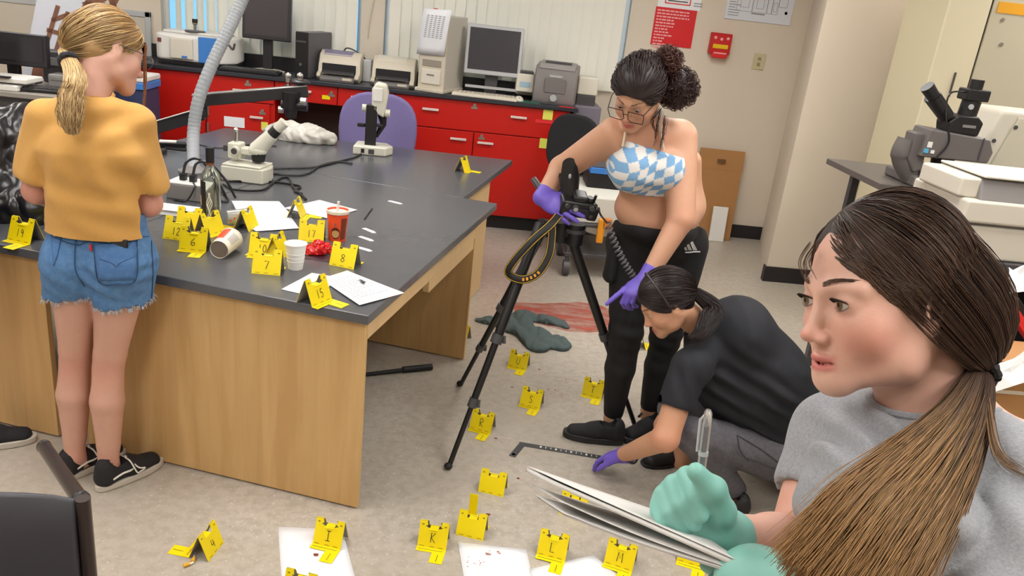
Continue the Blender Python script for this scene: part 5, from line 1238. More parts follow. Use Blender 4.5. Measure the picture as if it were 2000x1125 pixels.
def head_shape(F, c, R, s=1.0, ears=True, mouth=0.0, eyes=True):
    """a face: skull, jaw, cheeks, brow, nose, lips, lids, ears; x right, y forward, z up from the level of the eyes"""
    P = lambda x, y, z: c+s*(R @ np.array([x, y, z])); S = lambda *a: np.array(a)*s
    F.ell(P(0, -.014, .034), S(.0745, .094, .083), R, k=0.01)
    F.ell(P(0, .020, -.022), S(.061, .066, .078), R, k=.03*s)
    for x in (-1, 1):
        F.cap(P(x*.054, -.006, -.045), P(x*.046, .018, -.076), .017*s, .015*s, .03*s)
        F.cap(P(x*.046, .018, -.076), P(x*.012, .072, -.095), .015*s, .0155*s, .028*s)
        F.ell(P(x*.036, .056, -.035), S(.026, .025, .029), R, k=.025*s)
        F.cap(P(x*.012, .0825, .017), P(x*.045, .066, .017), .0085*s, .0075*s, .016*s)
    F.ell(P(0, .078, -.095), S(.019, .0145, .0145), R, k=.022*s)
    F.ell(P(0, .070, -.069), S(.03, .0205, .024), R, k=.02*s)
    F.cap(P(0, .082, .008), P(0, .1030, -.034), .0070*s, .0088*s, .015*s)
    F.ell(P(0, .1060, -.0360), S(.0086, .0096, .0078), R, k=.008*s)
    for x in (-1, 1): F.ell(P(x*.0108, .0945, -.0410), S(.0070, .0110, .0074), R, k=.006*s)
    if eyes:
        for x in (-1, 1):
            F.ell(P(x*.032, .094, .001), S(.0185, .0125, .0115), R, k=.014*s, mode='sub')
            F.ell(P(x*.032, .0705, 0), S(.0152, .0152, .0145), R, k=.006*s)
            F.ell(P(x*.032, .0885, -.0012), S(.0130, .0125, .0042), R, k=.0015*s, mode='sub')
    up = [(-.0235, .081, -0.0715), (-.011, .0915, -0.0660), (-.004, .0945, -0.0650), (0, .0940, -0.0660), (.004, .0945, -0.0650), (.011, .0915, -0.0660), (.0235, .081, -0.0715)]
    lo = [(-.021, .081, -0.0725), (-.009, .090, -0.0775-mouth*.5), (0, .0918, -0.0785-mouth*.5), (.009, .090, -0.0775-mouth*.5), (.021, .081, -0.0725)]
    F.chain([P(*q) for q in up], [r*s for r in (.0022, .0042, .0048, .0044, .0048, .0042, .0022)], k=.004*s)
    F.chain([P(*q) for q in lo], [r*s for r in (.0025, .0055, .0062, .0055, .0025)], k=.004*s)
    md = [(-.021, .0865, -0.0717), (-.009, .096, -0.0717-mouth*.2), (0, .098, -0.0717-mouth*.2), (.009, .096, -0.0717-mouth*.2), (.021, .0865, -0.0717)]
    F.chain([P(*q) for q in md], [r*s for r in (.0008, .0012+mouth*.35, .0014+mouth*.4, .0012+mouth*.35, .0008)], k=.002*s, mode='sub')
    if mouth: F.chain([P(q[0]*.75, q[1]-.007, q[2]-mouth*.15) for q in md], [r*s for r in (.001, .001+mouth*.5, .001+mouth*.6, .001+mouth*.5, .001)], k=.001*s, mode='sub')
    for x in (-1, 1): F.ell(P(x*.0058, .1015, -.0470), S(.0032, .005, .0028), R, k=.002*s, mode='sub')
    if ears:
        for x in (-1, 1):
            Re = R @ rotm(0.12, x*.12, -x*.35)
            F.ell(P(x*.0735, -.012, -.012), S(.0075, .0175, .030), Re, k=.006*s)
            F.ell(P(x*.0805, -.006, -.010), S(.0045, .0105, .019), Re, k=.004*s, mode='sub')
            F.ell(P(x*.070, -.004, -.036), S(.007, .008, .010), Re, k=.006*s)
def eyes(par, off, c, R, s, iris, look=(0, 0)):
    P = lambda x, y, z: c+s*(R @ np.array([x, y, z]))
    for x in (-1, 1):
        o = MB().ball(P(x*.032, .0722, 0), .0128*s, 20, 14).build('eye', mat('eye_white', (186, 176, 170), .15), par, smooth=True, off=off)
        q = unit(R @ np.array([look[0], 1, look[1]])); ce = P(x*.032, .0722, 0)
        for nm, r0, h_, m in (('iris', .0062, .0008, mat('iris_%d%d%d' % iris, iris, .1)), ('pupil', .0028, .0010, mat('pupil', (12, 10, 10), .08))):
            u, v = perp(q); b = MB(); ring = []
            for rr_ in (0, .5, 1):
                for k in range(18):
                    a = 2*PI*k/18; r = r0*s*rr_; hh = math.sqrt(max((.0128*s)**2-r*r, 0))+h_*s*.6
                    ring.append(ce+q*hh+u*r*math.cos(a)+v*r*math.sin(a))
            b.add(ring, [(i*18+k, i*18+(k+1) % 18, (i+1)*18+(k+1) % 18, (i+1)*18+k) for i in range(2) for k in range(18)]).build(nm, m, o, smooth=True, off=off)
def brows(par, off, c, R, s, rgb, seed=1, n=90, thick=.0045):
    rr = np.random.RandomState(seed); paths, cols = [], []
    for x in (-1, 1):
        for i in range(n):
            t = rr.rand(); px_ = .012+.036*t; pz = .0235+.006*math.sin(min(t*1.35, 1)*PI*.62)-.006*max(0, t-.65)+rr.uniform(-.5, .5)*thick*(1.1-.7*t); py = .0925-.028*t*t-.0015
            d = np.array([x*(.006), -.0015-.003*t, .0022*(1-1.5*t)]); p = np.array([x*px_, py, pz]); paths.append([c+s*(R @ (p+d*q+np.array([0, .0006, 0]))) for q in (0, .5, 1)])
            cols.append(C3(rgb)*rr.uniform(.7, 1.3))
    return strands('eyebrows', np.array(paths), .00055*s, M_hair, par, off, np.array(cols))
def lashes(par, off, c, R, s, rgb=(30, 22, 20), seed=2):
    rr = np.random.RandomState(seed); paths = []
    for x in (-1, 1):
        for i in range(34):
            t = i/33*2-1; p = np.array([x*(.032+.0125*t), .0852-.0042*t*t, .0036*(1-t*t)+.0006]); d = np.array([x*.003*t, .0065-.001*abs(t), .0030])
            paths.append([c+s*(R @ (p+d*q+np.array([0, 0, .0025*q*q]))) for q in (0, .5, 1)])
        for i in range(16):
            t = i/15*2-1; p = np.array([x*(.032+.011*t), .0838-.004*t*t, -.0052*(1-t*t)-.0008]); d = np.array([x*.0015*t, .0025, -.002])
            paths.append([c+s*(R @ (p+d*q)) for q in (0, .5, 1)])
    return strands('eyelashes', np.array(paths), .00042*s, M_hair, par, off, np.tile(C3(rgb), (len(paths), 1)))
HAIR_C = np.array([0, -.016, .036]); HAIR_R = np.array([.0800, .1010, .0895])
def hair_cap(par, off, c, R, s, rgb, grow=0.0, hr=(1, 1, 1), line=((0, .088, .066), (0, .004, -.045)), h=.004, nape=True, name='hair'):
    P = lambda q: c+s*(R @ np.asarray(q, float)); rad = .15*s
    f = Field(c-rad, c+rad, h); f.ell(P(HAIR_C), (HAIR_R*np.array(hr)+grow)*s, R, k=0)
    if nape: f.ell(P((0, -.058, -.03)), np.array([.052, .042, .046])*s, R, k=.03)
    a, b = np.array(line[0]), np.array(line[1]); d = b-a; n = np.array([0, -d[2], d[1]]); n = n if n[1] > 0 else -n
    f.plane(P(a), R @ n, k=.004); V, F = f.net(); V = smooth_mesh(V, F, 2)
    N = normals(V, F); L = (V-c) @ R/s; g = Wob(5, 160, 6, (1, .25, 1)); V = V+N*(.0011*g(L))[:, None]
    w_ = Wob(9, 90, 6, (1, .3, 1)); C = C3(rgb)[None]*(1+.18*w_(L))[:, None]
    return np_mesh(name, V, F, M_hair, par, off, np.clip(C, 0.002, 1))
def swept(n, tie, c, R, s, seed, line=((0, .088, .066), (0, .004, -.045)), grow=.002, k=14, lift=.004, zmin=-.06, over=.12, tol=.004, hr=(1, 1, 1)):
    """strands combed over the head from the hairline and crown to the tie"""
    rr = np.random.RandomState(seed); a, b = np.array(line[0]), np.array(line[1]); d = b-a; nn = np.array([0, -d[2], d[1]]); nn = unit(nn if nn[1] > 0 else -nn); HR = HAIR_R*np.array(hr)
    tie = np.asarray(tie, float); td = (tie-HAIR_C)/HR; tl = np.linalg.norm(td); td = td/tl; out = []; tt = np.linspace(0, 1, k)[:, None]; sn = np.sin(PI*tt); tries = 0
    while len(out) < n and tries < n*60:
        tries += 1; v = rr.normal(size=3); v /= np.linalg.norm(v); vl = 1.0
        if rr.rand() < .3: v = unit(np.array([rr.uniform(-.85, .85), rr.uniform(-.8, .0), -rr.uniform(.1, .9)])); vl = rr.uniform(1.0, 1.07)
        p = HAIR_C+v*HR*vl; hgt = (p-a) @ nn
        if hgt > .003 or p[2] < zmin: continue
        if rr.rand() < .4 and hgt < -.02: continue
        ang = math.acos(max(-1, min(1, v @ td)))
        if ang < .12: continue
        w_ = unit(td-v*(v @ td)); jit = rr.normal(size=3)*.05; lf = rr.uniform(-.5, 1)*lift
        for ov in ((over, over+.2, over+.45, over+.8) if vl == 1.0 else (0,)):
            q = v*np.cos(ang*tt)+w_*np.sin(ang*tt)+(jit*.6+np.array([0, -.45, .5])*ov)*sn; q /= np.linalg.norm(q, axis=1)[:, None]
            L = vl+(tl-vl)*smoothstep(.55, 1, tt); pts = HAIR_C+q*(HR*L+.002+(grow-.002)*smoothstep(0, .25, tt)+lf*sn*.6)
            if ((pts[1:-2]-a) @ nn).max() < tol: out.append(pts); break
    Q = np.array(out); return c+s*(Q @ R.T)
def ponytail(path, widths, n, seed, k=22, flat=None, wave=.0, wfreq=30, tipvar=.25, fringe=.04):
    """a tail of strands following a path"""
    rr = np.random.RandomState(seed); cp = np.array(bez(*path, n=10)); m = len(cp); wd = np.interp(np.linspace(0, 1, m), np.linspace(0, 1, len(widths)), widths)
    D = np.gradient(cp, axis=0); D /= np.linalg.norm(D, axis=1)[:, None]; out = []
    u = flat if flat is not None else perp(D[0])[0]
    U = np.array([unit(u-d*(u @ d)) for d in D]); W = np.cross(D, U)
    fl = .55 if flat is not None else 1.0
    for i in range(n):
        r = math.sqrt(rr.rand()); a = rr.uniform(0, 2*PI); e = 1-tipvar*rr.rand()**2; x, y = r*math.cos(a), r*math.sin(a)*fl
        fr = rr.normal()*fringe if rr.rand() < .35 else 0; tt = np.linspace(0, e, k); ii = tt*(m-1); i0 = np.clip(ii.astype(int), 0, m-2); f = (ii-i0)[:, None]
        lerp = lambda A: A[i0]*(1-f)+A[i0+1]*f
        ww = np.interp(ii, np.arange(m), wd)[:, None]; ph = rr.uniform(0, 6.28); wv = wave*np.sin(tt*wfreq+ph+x*4)[:, None]*tt[:, None]
        out.append(lerp(cp)+lerp(U)*(x*ww*(1+fr*8*tt[:, None]**2)+wv)+lerp(W)*(y*ww+wv*.6))
    return np.array(out)
def hair_cols(n, base, light, seed, amt=.5):
    rr = np.random.RandomState(seed); t = rr.rand(n)[:, None]**1.5*amt; return (C3(base)*(1-t)+C3(light)*t)*rr.uniform(.75, 1.2, (n, 1))
def ombre(n, k, root, tip, seed, amt=.35, start=.3):
    rr = np.random.RandomState(seed); t = smoothstep(start, 1.0, np.linspace(0, 1, k))[None, :, None]; g = rr.uniform(.8, 1.12, (n, 1, 1)); j = rr.uniform(-amt, amt, (n, 1, 1))
    m = np.clip(t+j*np.minimum(1, t*3), 0, 1); return (C3(root)*(1-m)+C3(tip)*m)*g
def scrunchie(par, off, p, d, r, m, name='hair_tie', th=.4):
    u, v = perp(d); MB().tube([p+r*(math.cos(a)*u+math.sin(a)*v) for a in np.linspace(0, 2*PI, 25)], [r*th*(1+.18*math.sin(i*2.4)) for i in range(25)], 8, cap=False).build(name, m, par, smooth=True, off=off)
def cloth(name, f, m, par, off, folds=(), wob=None, smooth=1, color=None, post=None):
    V, F = f.net(); V = smooth_mesh(V, F, smooth); N = normals(V, F); d = np.zeros(len(V))
    bv = None
    for (c, k, freq, amp, rad) in folds:          # centre, direction across the folds, cycles per metre, height, reach
        if len(c) == 2:                           # a photo point: take the centre on the cloth itself
            if bv is None:
                from mathutils.bvhtree import BVHTree
                bv = BVHTree.FromPolygons([tuple(v) for v in V], [tuple(int(i) for i in q) for q in F])
            h_ = bv.ray_cast(Vector((0, 0, CAM_H)), Vector(_ray(*c)).normalized())
            if h_[0] is None: continue
            c = h_[0]
        c = np.asarray(c, float); k = unit(k); rel = V-c; g = np.exp(-(np.linalg.norm(rel, axis=1)/rad)**2); w_ = Wob(int(abs(c[0])*1000) % 97, 9, 5)(V)
        d += amp*g*np.sin(2*PI*freq*(rel @ k)+1.6*w_)
    if wob:
        for i, (fr, amp) in enumerate(wob): d += amp*Wob(17+i*5+int(fr), fr)(V)
    V = V+N*d[:, None]
    if post is not None: V = post(V)
    C = color(V) if color is not None else None
    return np_mesh(name, V, F, m, par, off, C)
def hand(f, wrist, dirx, back, thumb_side, curl=(.3, .4, .3), spread=.06, thumb=(.5, .3), s=1.0, point=None, r=.0088):
    """five separate fingers and a thumb leaving the side of the palm; dirx to the fingers, back = back of the hand"""
    x = unit(dirx); z = unit(np.asarray(back)-x*(np.dot(back, x))); y = np.cross(z, x)*thumb_side
    P = lambda a, b, c: np.asarray(wrist)+s*(a*x+b*y+c*z); tips = []
    f.cap(P(-.02, 0, 0), P(.02, .0, 0), .023*s, .026*s, .01, u=y, wr=1.25); Rm = np.stack([x, y, z], 1)
    f.ell(P(.05, 0, 0), np.array([.05, .041, .0175])*s, Rm, .012); f.ell(P(.045, .018, -.008), np.array([.035, .02, .016])*s, Rm, .012); f.ell(P(.045, -.02, -.006), np.array([.038, .016, .016])*s, Rm, .012)
    spec = [(.028, .094, (.042, .026, .021)), (.0095, .098, (.046, .029, .022)), (-.0095, .095, (.042, .027, .021)), (-.027, .086, (.033, .021, .019))]
    for i, (yy, xx, L) in enumerate(spec):
        c_ = curl if not (point == i) else (.05, .05, .05)
        a = 0.0; p = P(xx-.012, yy, 0.002); sy = yy*spread*30*.03; pts = [p]
        for seg_, bend in zip(L, c_):
            a += bend; d = x*math.cos(a)-z*math.sin(a)+y*(spread*(1.5-i))*(1 if a < 1.2 else -.3); p = p+unit(d)*seg_*s; pts.append(p)
        rr = (r if i < 3 else r*.88)*s; f.chain(pts, [rr*1.05, rr, rr*.94, rr*.82], k=.004); tips.append(pts)
    a0, a1 = thumb; p = P(.018, .026, -.006); d0 = unit(x*math.cos(a0)+y*math.sin(a0)-z*.25); p1 = p+d0*.038*s; d1 = unit(d0*math.cos(a1)+(x-z*.5)*math.sin(a1)); p2 = p1+d1*.032*s; p3 = p2+unit(d1+(-z*.2+x*.2))*.026*s
    f.chain([p, p1, p2, p3], [.014*s, .0115*s, .0105*s, .009*s], k=.008); tips.append([p, p1, p2, p3]); return tips
def shoe(par, off, heel, toe, up_m, sole_m, wd=.047, ht=.075, sole_h=.026, laces=None, stripe=None, low=False, name='shoe', foot_z=0.0, side=1, liner=None):
    heel = np.array([heel[0], heel[1], foot_z]); toe = np.array([toe[0], toe[1], foot_z]); L = np.linalg.norm(toe-heel); x = (toe-heel)/L; y = np.array([-x[1], x[0], 0]); Rm = np.stack([x, y, np.array([0, 0, 1.0])], 1)
    W = lambda V: heel+np.asarray(V) @ Rm.T
    out = []
    for k in range(40):
        a = 2*PI*k/40; cx_, cy_ = math.cos(a), math.sin(a); xx = L/2+L/2*math.copysign(abs(cx_)**.85, cx_); t = xx/L
        w_ = wd*(.74+.28*math.sin(min(1, t/.72)*PI*.5)**2*(1 if t < .72 else 1))*(1-.06*math.exp(-((t-.45)/.14)**2)); out.append((xx, w_*math.copysign(abs(cy_)**.75, cy_)))
    o = None
    f = Field((-.02, -.075, -.005), (L+.02, .075, ht+.05), .0035)
    s0 = sole_h*.6
    f.cap((.04, 0, s0+.035), (L*.5, 0, s0+.028), .036, .034, .01, u=(0, 1, 0), wr=1.02); f.cap((L*.5, 0, s0+.026), (L-.045, 0, s0+.012), .034, .030, .02, u=(0, 1, 0), wr=1.22)
    f.cap((.036, 0, s0+.03), (.042, 0, ht+.012), .036, .033, .01); f.cap((.042, 0, ht), (L*.42, 0, ht-.012), .032, .024, .015)
    if not low: f.cap((L*.35, 0, ht), (L*.55, 0, s0+.04), .024, .022, .02)
    f.cap((.045, 0, ht+.012), (.09, 0, ht+.02), .03, .028, .0, mode='sub'); f.plane((0, 0, s0), (0, 0, -1))
    V, F = f.net(); V = smooth_mesh(V, F, 1); up = np_mesh(name, W(V), F, up_m, par, off)
    so = MB().prism(out, .001, sole_h).build('sole', sole_m, up, bevel=.005, smooth=True); so.data.vertices.foreach_set('co', (W(np.array(MB().prism(out, .001, sole_h).v))-np.asarray(off)).ravel())
    if laces is not None:
        for k in range(5):
            xx = L*(.44+.055*k); zz = ht+.012-.0095*k-.003*(k > 2); MB().tube(W(bez((xx, -.024, zz-.012), (xx+.004, 0, zz+.004-.0012*k), (xx, .024, zz-.012), n=5)), .0032, 6).build('lace', laces, up, smooth=True, off=off)
        for sg in (-1, 1):
            MB().tube(W(bez((L*.43, sg*.004, ht+.016), (L*.43, sg*.035, ht+.012), (L*.47, sg*.055, ht-.03), (L*.53, sg*.05, sole_h+.012), (L*.6, sg*.052, sole_h+.02), (L*.52, sg*.045, ht-.02), (L*.46, sg*.01, ht+.012), n=6)), .0028, 6).build('lace', laces, up, smooth=True, off=off)
    if stripe is not None:
        for sg in (-1, 1):
            MB().tube(W(bez((L*.16, sg*.0385, sole_h+.022), (L*.3, sg*.0405, sole_h+.03), (L*.42, sg*.039, ht-.022), (L*.5, sg*.034, ht-.016), n=6)), .0036, 6).build('side_stripe', stripe, up, smooth=True, off=off)
    if liner is not None: pass
    return up
# ------------------------------------------------------------------ blonde person at the table, seen from behind
def blonde():
    J = ony; base = onz(190, 945); t = person('person with a blonde ponytail, mustard shirt and denim shorts at the table', base); off = t.location
    hipL, hipR = J(152, 505, 2.53), J(240, 510, 2.52); kneeL, kneeR = J(147, 705, 2.55), J(212, 715, 2.52); ankL, ankR = J(146, 890, 2.52), J(212, 908, 2.49)
    pelvis = J(196, 500, 2.53); waist = J(196, 425, 2.52); chest = J(184, 300, 2.50); shL, shR = J(88, 228, 2.50), J(268, 238, 2.53); nb = J(172, 195, 2.50)
    elL, elR = J(72, 372, 2.52), J(290, 398, 2.56); wrL, wrR = J(100, 392, 2.78), J(300, 368, 2.77)
    hc = J(216, 98, 2.60); Rh = frame((.66, .62, -.42), (-.02, .40, .92)); s = 1.0
    f = Field(np.array([hipL[0]-.28, 2.25, .03]), np.array([hipR[0]+.30, 2.98, 1.62]), .0065)
    side = unit(hipR-hipL)
    for hp, kn, an, sg in ((hipL, kneeL, ankL, -1), (hipR, kneeR, ankR, 1)):
        f.cap(hp, kn+(hp-kn)*.12, .088, .051, .012); f.cap(kn+(hp-kn)*.12, kn, .051, .047, .012)
        cm = kn+(an-kn)*.33+np.array([0, -.010, 0]); f.cap(kn, cm, .049, .054, .012); f.cap(cm, kn+(an-kn)*.78, .054, .039, .012); f.cap(kn+(an-kn)*.78, an, .039, .032, .006)
        f.cap(an, an+np.array([.01, .03, -.06]), .031, .033, .02)
    f.cap(hipL, hipR, .09, .09, .04); f.cap(pelvis, waist, .085, .078, .02, u=side, wr=1.3); f.cap(waist, chest, .075, .075, .02, u=side, wr=1.3); f.cap(chest, nb-np.array([0, 0, .08]), .07, .045, .02, u=side, wr=1.3)
    f.cap(shL, shR, .03, .03, .01); f.cap(nb-np.array([0, 0, .06]), hc+Rh @ np.array([0, -.03, -.06]), .054, .05, .03)
    for sh, el, wr in ((shL, elL, wrL), (shR, elR, wrR)):
        f.cap(sh, el, .040, .043, .005); f.cap(el, wr, .042, .027, .01)
    head_shape(f, hc, Rh, s, mouth=0)
    skin_body('body', [f], off, t, (206, 160, 140), head=(hc, Rh, s), marks=[(kneeL+[0, -.05, 0], .05, (204, 134, 118), .5), (kneeR+[0, -.05, 0], .05, (204, 134, 118), .5), (ankR, .05, (200, 124, 104), .5), (ankL, .05, (200, 124, 104), .5), (elR, .07, (206, 126, 110), .6), (elL, .07, (206, 126, 110), .6), (wrL, .2, (206, 140, 124), .3)])
    # mustard T-shirt
    hemz = J(196, 424, 2.52)[2]
    g = Field(np.array([shL[0]-.16, 2.22, hemz-.05]), np.array([shR[0]+.17, 2.85, nb[2]+.08]), .006)
    g.cap(J(193, 478, 2.52), J(190, 400, 2.52), .116, .108, .02, u=side, wr=1.42); g.cap(J(190, 400, 2.52), J(182, 290, 2.50), .108, .11, .03, u=side, wr=1.34); g.cap(J(182, 290, 2.5), J(176, 240, 2.50), .11, .07, .04, u=side, wr=1.5)
    g.cap(J(160, 212, 2.5), shL+[0.005, 0, -.005], .055, .05, .03); g.cap(J(184, 212, 2.5), shR+[-.005, 0, -.005], .055, .05, .03); g.cap(J(172, 215, 2.50), J(172, 200, 2.505), .066, .062, .03)
    for sh, el in ((shL, elL), (shR, elR)):
        d = el-sh; g.cap(sh, sh+d*.74, .056, .070, .014)
    ends = []
    for sh, el in ((shL, elL), (shR, elR)):
        d = unit(el-sh); g.cap(sh+(el-sh)*.70+d*.085, sh+(el-sh)*.70+d*.17, .085, .085, .0, mode='sub')
    g.plane((0, 2.5, hemz), (.06, .1, -1)); g.cap(nb+np.array([0, .03, .08]), nb+np.array([0, 0.01, .0]), .075, .058, .008, mode='sub')
    fl = [(J(255, 330, 2.42), (1, 0, .35), 10, .008, .14), (J(140, 400, 2.42), (.25, 0, 1), 9, .005, .10), (J(200, 430, 2.42), (.12, 0, 1), 12, .006, .12), (J(290, 330, 2.5), (1, 0, .5), 13, .008, .10), (J(85, 300, 2.5), (1, 0, -.3), 12, .007, .10), (J(240, 240, 2.45), (.7, 0, -1), 10, .007, .10), (J(230, 360, 2.4), (1, 0, .25), 9, .006, .13)]
    M_must = mat('mustard_cotton', (206, 156, 82), .85, noise=(90, .2), rgb2=(192, 142, 68), bump=(350, .12), sheen=.1)
    sh_o = cloth('shirt', g, M_must, t, off, fl, wob=((11, .0025), (33, .0012)), smooth=2)
    MB().tube([nb+np.array([.066*math.cos(a), .012+.056*math.sin(a), .012+.012*math.sin(a)]) for a in np.linspace(0, 2*PI, 30)], .006, 6, cap=False).build('collar', M_must, sh_o, smooth=True, off=off)
    # denim shorts
    d_ = Field(np.array([hipL[0]-.2, 2.24, J(200, 620, 2.5)[2]]), np.array([hipR[0]+.2, 2.8, J(196, 395, 2.5)[2]]), .005)
    d_.cap(J(196, 415, 2.53), J(196, 500, 2.53), .100, .115, .03, u=side, wr=1.42)
    for hp, kn, sg in ((hipL, kneeL, -1), (hipR, kneeR, 1)):
        e = hp+(kn-hp)*.33+side*sg*.012; d_.cap(hp, e, .104, .093, .035); d_.ell(hp+np.array([sg*.0, -.045, -.01]), (.08, .08, .085), None, .04)
    d_.plane(J(140, 572, 2.52), (-.08, -.25, -1)) if False else None
    hz = J(150, 578, 2.5)[2]; hz2 = J(250, 592, 2.5)[2]
    mid = (hipL+hipR)/2
    V_cut = d_.warp(lambda x, y, z: 0*x+0*y+0*z)
    xx = d_.ax[0][:, None, None]; yy = d_.ax[1][None, :, None]; zz = d_.ax[2][None, None, :]
    w1 = np.sin(xx*140+yy*90)*.004+np.sin(xx*61-yy*130)*.003
    cutz = np.where(xx < mid[0], hz-.15*(mid[0]-xx-.09), hz2+.10*(xx-mid[0]-.09))+w1
    d_.d = np.maximum(d_.d, (cutz-zz).astype(np.float32)); d_.plane(J(196, 414, 2.5), (0, .1, 1))
    gap = J(186, 575, 2.46)
    M_den = mat('denim', (74, 116, 164), .8, noise=(45, .55), rgb2=(104, 146, 190), bump=(420, .25))
    so = cloth('shorts', d_, M_den, t, off, [(J(185, 560, 2.42), (.6, 0, 1), 16, .006, .07), (J(270, 520, 2.46), (0, 0, 1), 22, .005, .07), (J(110, 540, 2.46), (.3, 0, 1), 18, .004, .06)], wob=((30, .002),), smooth=1)
    # frayed hems
    V = np.array([v.co[:] for v in so.data.vertices])+np.array(off); rr = np.random.RandomState(4); paths = []
    for sg in (0, 1):
        sel = V[(V[:, 0] < mid[0]) if sg == 0 else (V[:, 0] >= mid[0])]; cz = np.where(sel[:, 0] < mid[0], hz-.15*(mid[0]-sel[:, 0]-.09), hz2+.10*(sel[:, 0]-mid[0]-.09)); sel = sel[np.abs(sel[:, 2]-cz) < .012]
        cc = sel.mean(0)
        for q in sel[rr.choice(len(sel), 420)]:
            o_ = unit((q-cc)*[1, 1, 0]); 
            if np.linalg.norm((q-cc)[:2]) < .062: continue
            e = q+o_*rr.uniform(.001, .006)+np.array([rr.normal()*.004, rr.normal()*.003, -rr.uniform(.004, .016)]); paths.append([q+o_*.001, (q+e)/2+o_*.002, e])
    strands('frayed_hem', np.array(paths), .0011, mat('fray_white', (206, 216, 226), .9, attr=True), so, off, np.tile(C3((200, 212, 224)), (len(paths), 1)), taper=.7)
    # pocket, seams and belt loop laid on the cloth
    from mathutils.bvhtree import BVHTree
    bv = BVHTree.FromPolygons([tuple(v) for v in V], [tuple(p.vertices) for p in so.data.polygons])
    def hit(px, py, e=.002):
        o_ = Vector((0, 0, CAM_H)); d = Vector(_ray(px, py)).normalized(); h_ = bv.ray_cast(o_, d)
        return np.array(h_[0])-np.array(d)*e if h_[0] is not None else ony(px, py, 2.42)
    def patch(corners, nm, m, e, n=10):
        gr = [[hit(*((np.array(corners[0])*(1-u)+np.array(corners[1])*u)*(1-v)+(np.array(corners[3])*(1-u)+np.array(corners[2])*u)*v), e) for u in np.linspace(0, 1, n)] for v in np.linspace(0, 1, n)]
        return MB().sheet(gr).build(nm, m, so, smooth=True, off=off, solid=.002)
    patch([(182, 472), (268, 466), (266, 546), (192, 549)], 'back_pocket', mat('denim_pocket', (66, 106, 156), .8, noise=(60, .5), rgb2=(90, 132, 180), bump=(420, .25)), .0035)
    patch([(98, 450), (120, 462), (112, 500), (104, 520)], 'back_pocket', MATS['denim_pocket'], .003, 6)
    M_st = mat('denim_seam', (44, 74, 112), .8)
    for nm, pts in (('pocket_seam', [(182, 474), (192, 549), (228, 556), (266, 546), (268, 468)]), ('pocket_seam', [(182, 478), (268, 472)]), ('centre_seam', [(150, 452), (146, 490), (148, 530), (165, 560)]), ('yoke_seam', [(100, 462), (148, 478), (182, 470), (290, 462)]), ('side_seam', [(296, 470), (299, 530), (296, 585)])):
        MB().tube([hit(x, y, .0045) for x, y in np.array(bez(*[np.array(p) for p in pts], n=6))], .0017, 5).build(nm, M_st, so, smooth=True, off=off)
    MB().tube([hit(x, y, .005) for x, y in np.array(bez((195, 506), (218, 514), (227, 521), (236, 513), (262, 502), n=5))], .0012, 5).build('pocket_stitch', MATS['denim_seam'], so, smooth=True, off=off)
    patch([(147, 443), (153, 443), (153, 462), (147, 462)], 'belt_loop', M_den, .006, 4); patch([(174, 478), (178, 477), (180, 490), (176, 491)], 'red_tab', M_redtape, .006, 3)
    ph = hit(228, 470, .008); tt = thing('phone', 'black phone sticking out of the denim back pocket', 'phone', ph); gr = MB().box(-.034, .034, -.004, .004, -.02, .008, rotm(.1, .09, .05)); gr.build('case', M_black, tt, bevel=.003); MB().box(-.03, .03, -.005, -.0035, -.015, .005, rotm(.1, .09, .05)).build('screen', M_screen, tt)
    # gloves
    hg = Field(wrR-.12, wrR+.16, .004); hand(hg, wrR, (-.25, .9, .05), (.6, .1, .8), 1, (.6, .7, .4)); M_teal = mat('teal_glove', (130, 190, 178), .45, noise=(40, .15), rgb2=(112, 172, 160)); V2, F2 = hg.net(); np_mesh('glove', V2, F2, M_teal, t, off)
    hg = Field(wrL-.14, wrL+.18, .004); hand(hg, wrL, (.1, .9, -.3), (-.5, .1, .8), -1, (.6, .7, .4)); V2, F2 = hg.net(); np_mesh('glove', V2, F2, M_teal, t, off)
    # shoes
    M_canvas = mat('black_canvas', (28, 27, 30), .8, bump=(300, .1)); M_sole = mat('sneaker_sole', (196, 188, 176), .6); M_lace = mat('white_lace', (222, 218, 210), .7)
    for a, b_ in (((188, 962), (284, 916)), ((118, 942), (206, 898))):
        A, B = onz(*a), onz(*b_); d = unit(B-A); L = .262; shoe(t, off, A, A+d*L, M_canvas, M_sole, laces=M_lace, stripe=M_lace)
    # hair
    base_c, lt = (150, 116, 74), (216, 186, 132)
    hair_cap(t, off, hc, Rh, s, (172, 138, 92), grow=.001)
    tie = np.array([-.022, -.118, -.055]); tw = hc+Rh @ tie
    tw_px = None
    P_ = swept(1400, tie, hc, Rh, s, 3, grow=.003, lift=.007, zmin=-.2); strands('hair_strands', P_, .0013, M_hair, t, off, hair_cols(len(P_), base_c, lt, 5, .95))
    tail = [tw, J(147, 150, 2.395), J(140, 190, 2.36), J(138, 230, 2.345), J(140, 262, 2.35)]
    P_ = ponytail(tail, [.016, .030, .036, .034, .016], 900, 8, flat=np.array([1.0, 0, 0]), wave=.006, wfreq=34, fringe=.03); strands('ponytail', P_, .0013, M_hair, t, off, hair_cols(len(P_), (172, 138, 92), (226, 198, 148), 6, .9))
    scrunchie(t, off, tw*.6+tail[1]*.4, tail[1]-tw, .021, mat('scrunchie_black', (36, 36, 44), .7))
    lock = [hc+Rh @ np.array([.05, .075, .05]), J(283, 120, 2.66), J(283, 180, 2.68), J(279, 250, 2.69)]
    P_ = ponytail(lock, [.004, .005, .004], 26, 12, wave=.003, wfreq=14, fringe=.01); strands('loose_lock', P_, .0012, M_hair, t, off, hair_cols(len(P_), (176, 120, 84), (206, 160, 120), 7, .6))
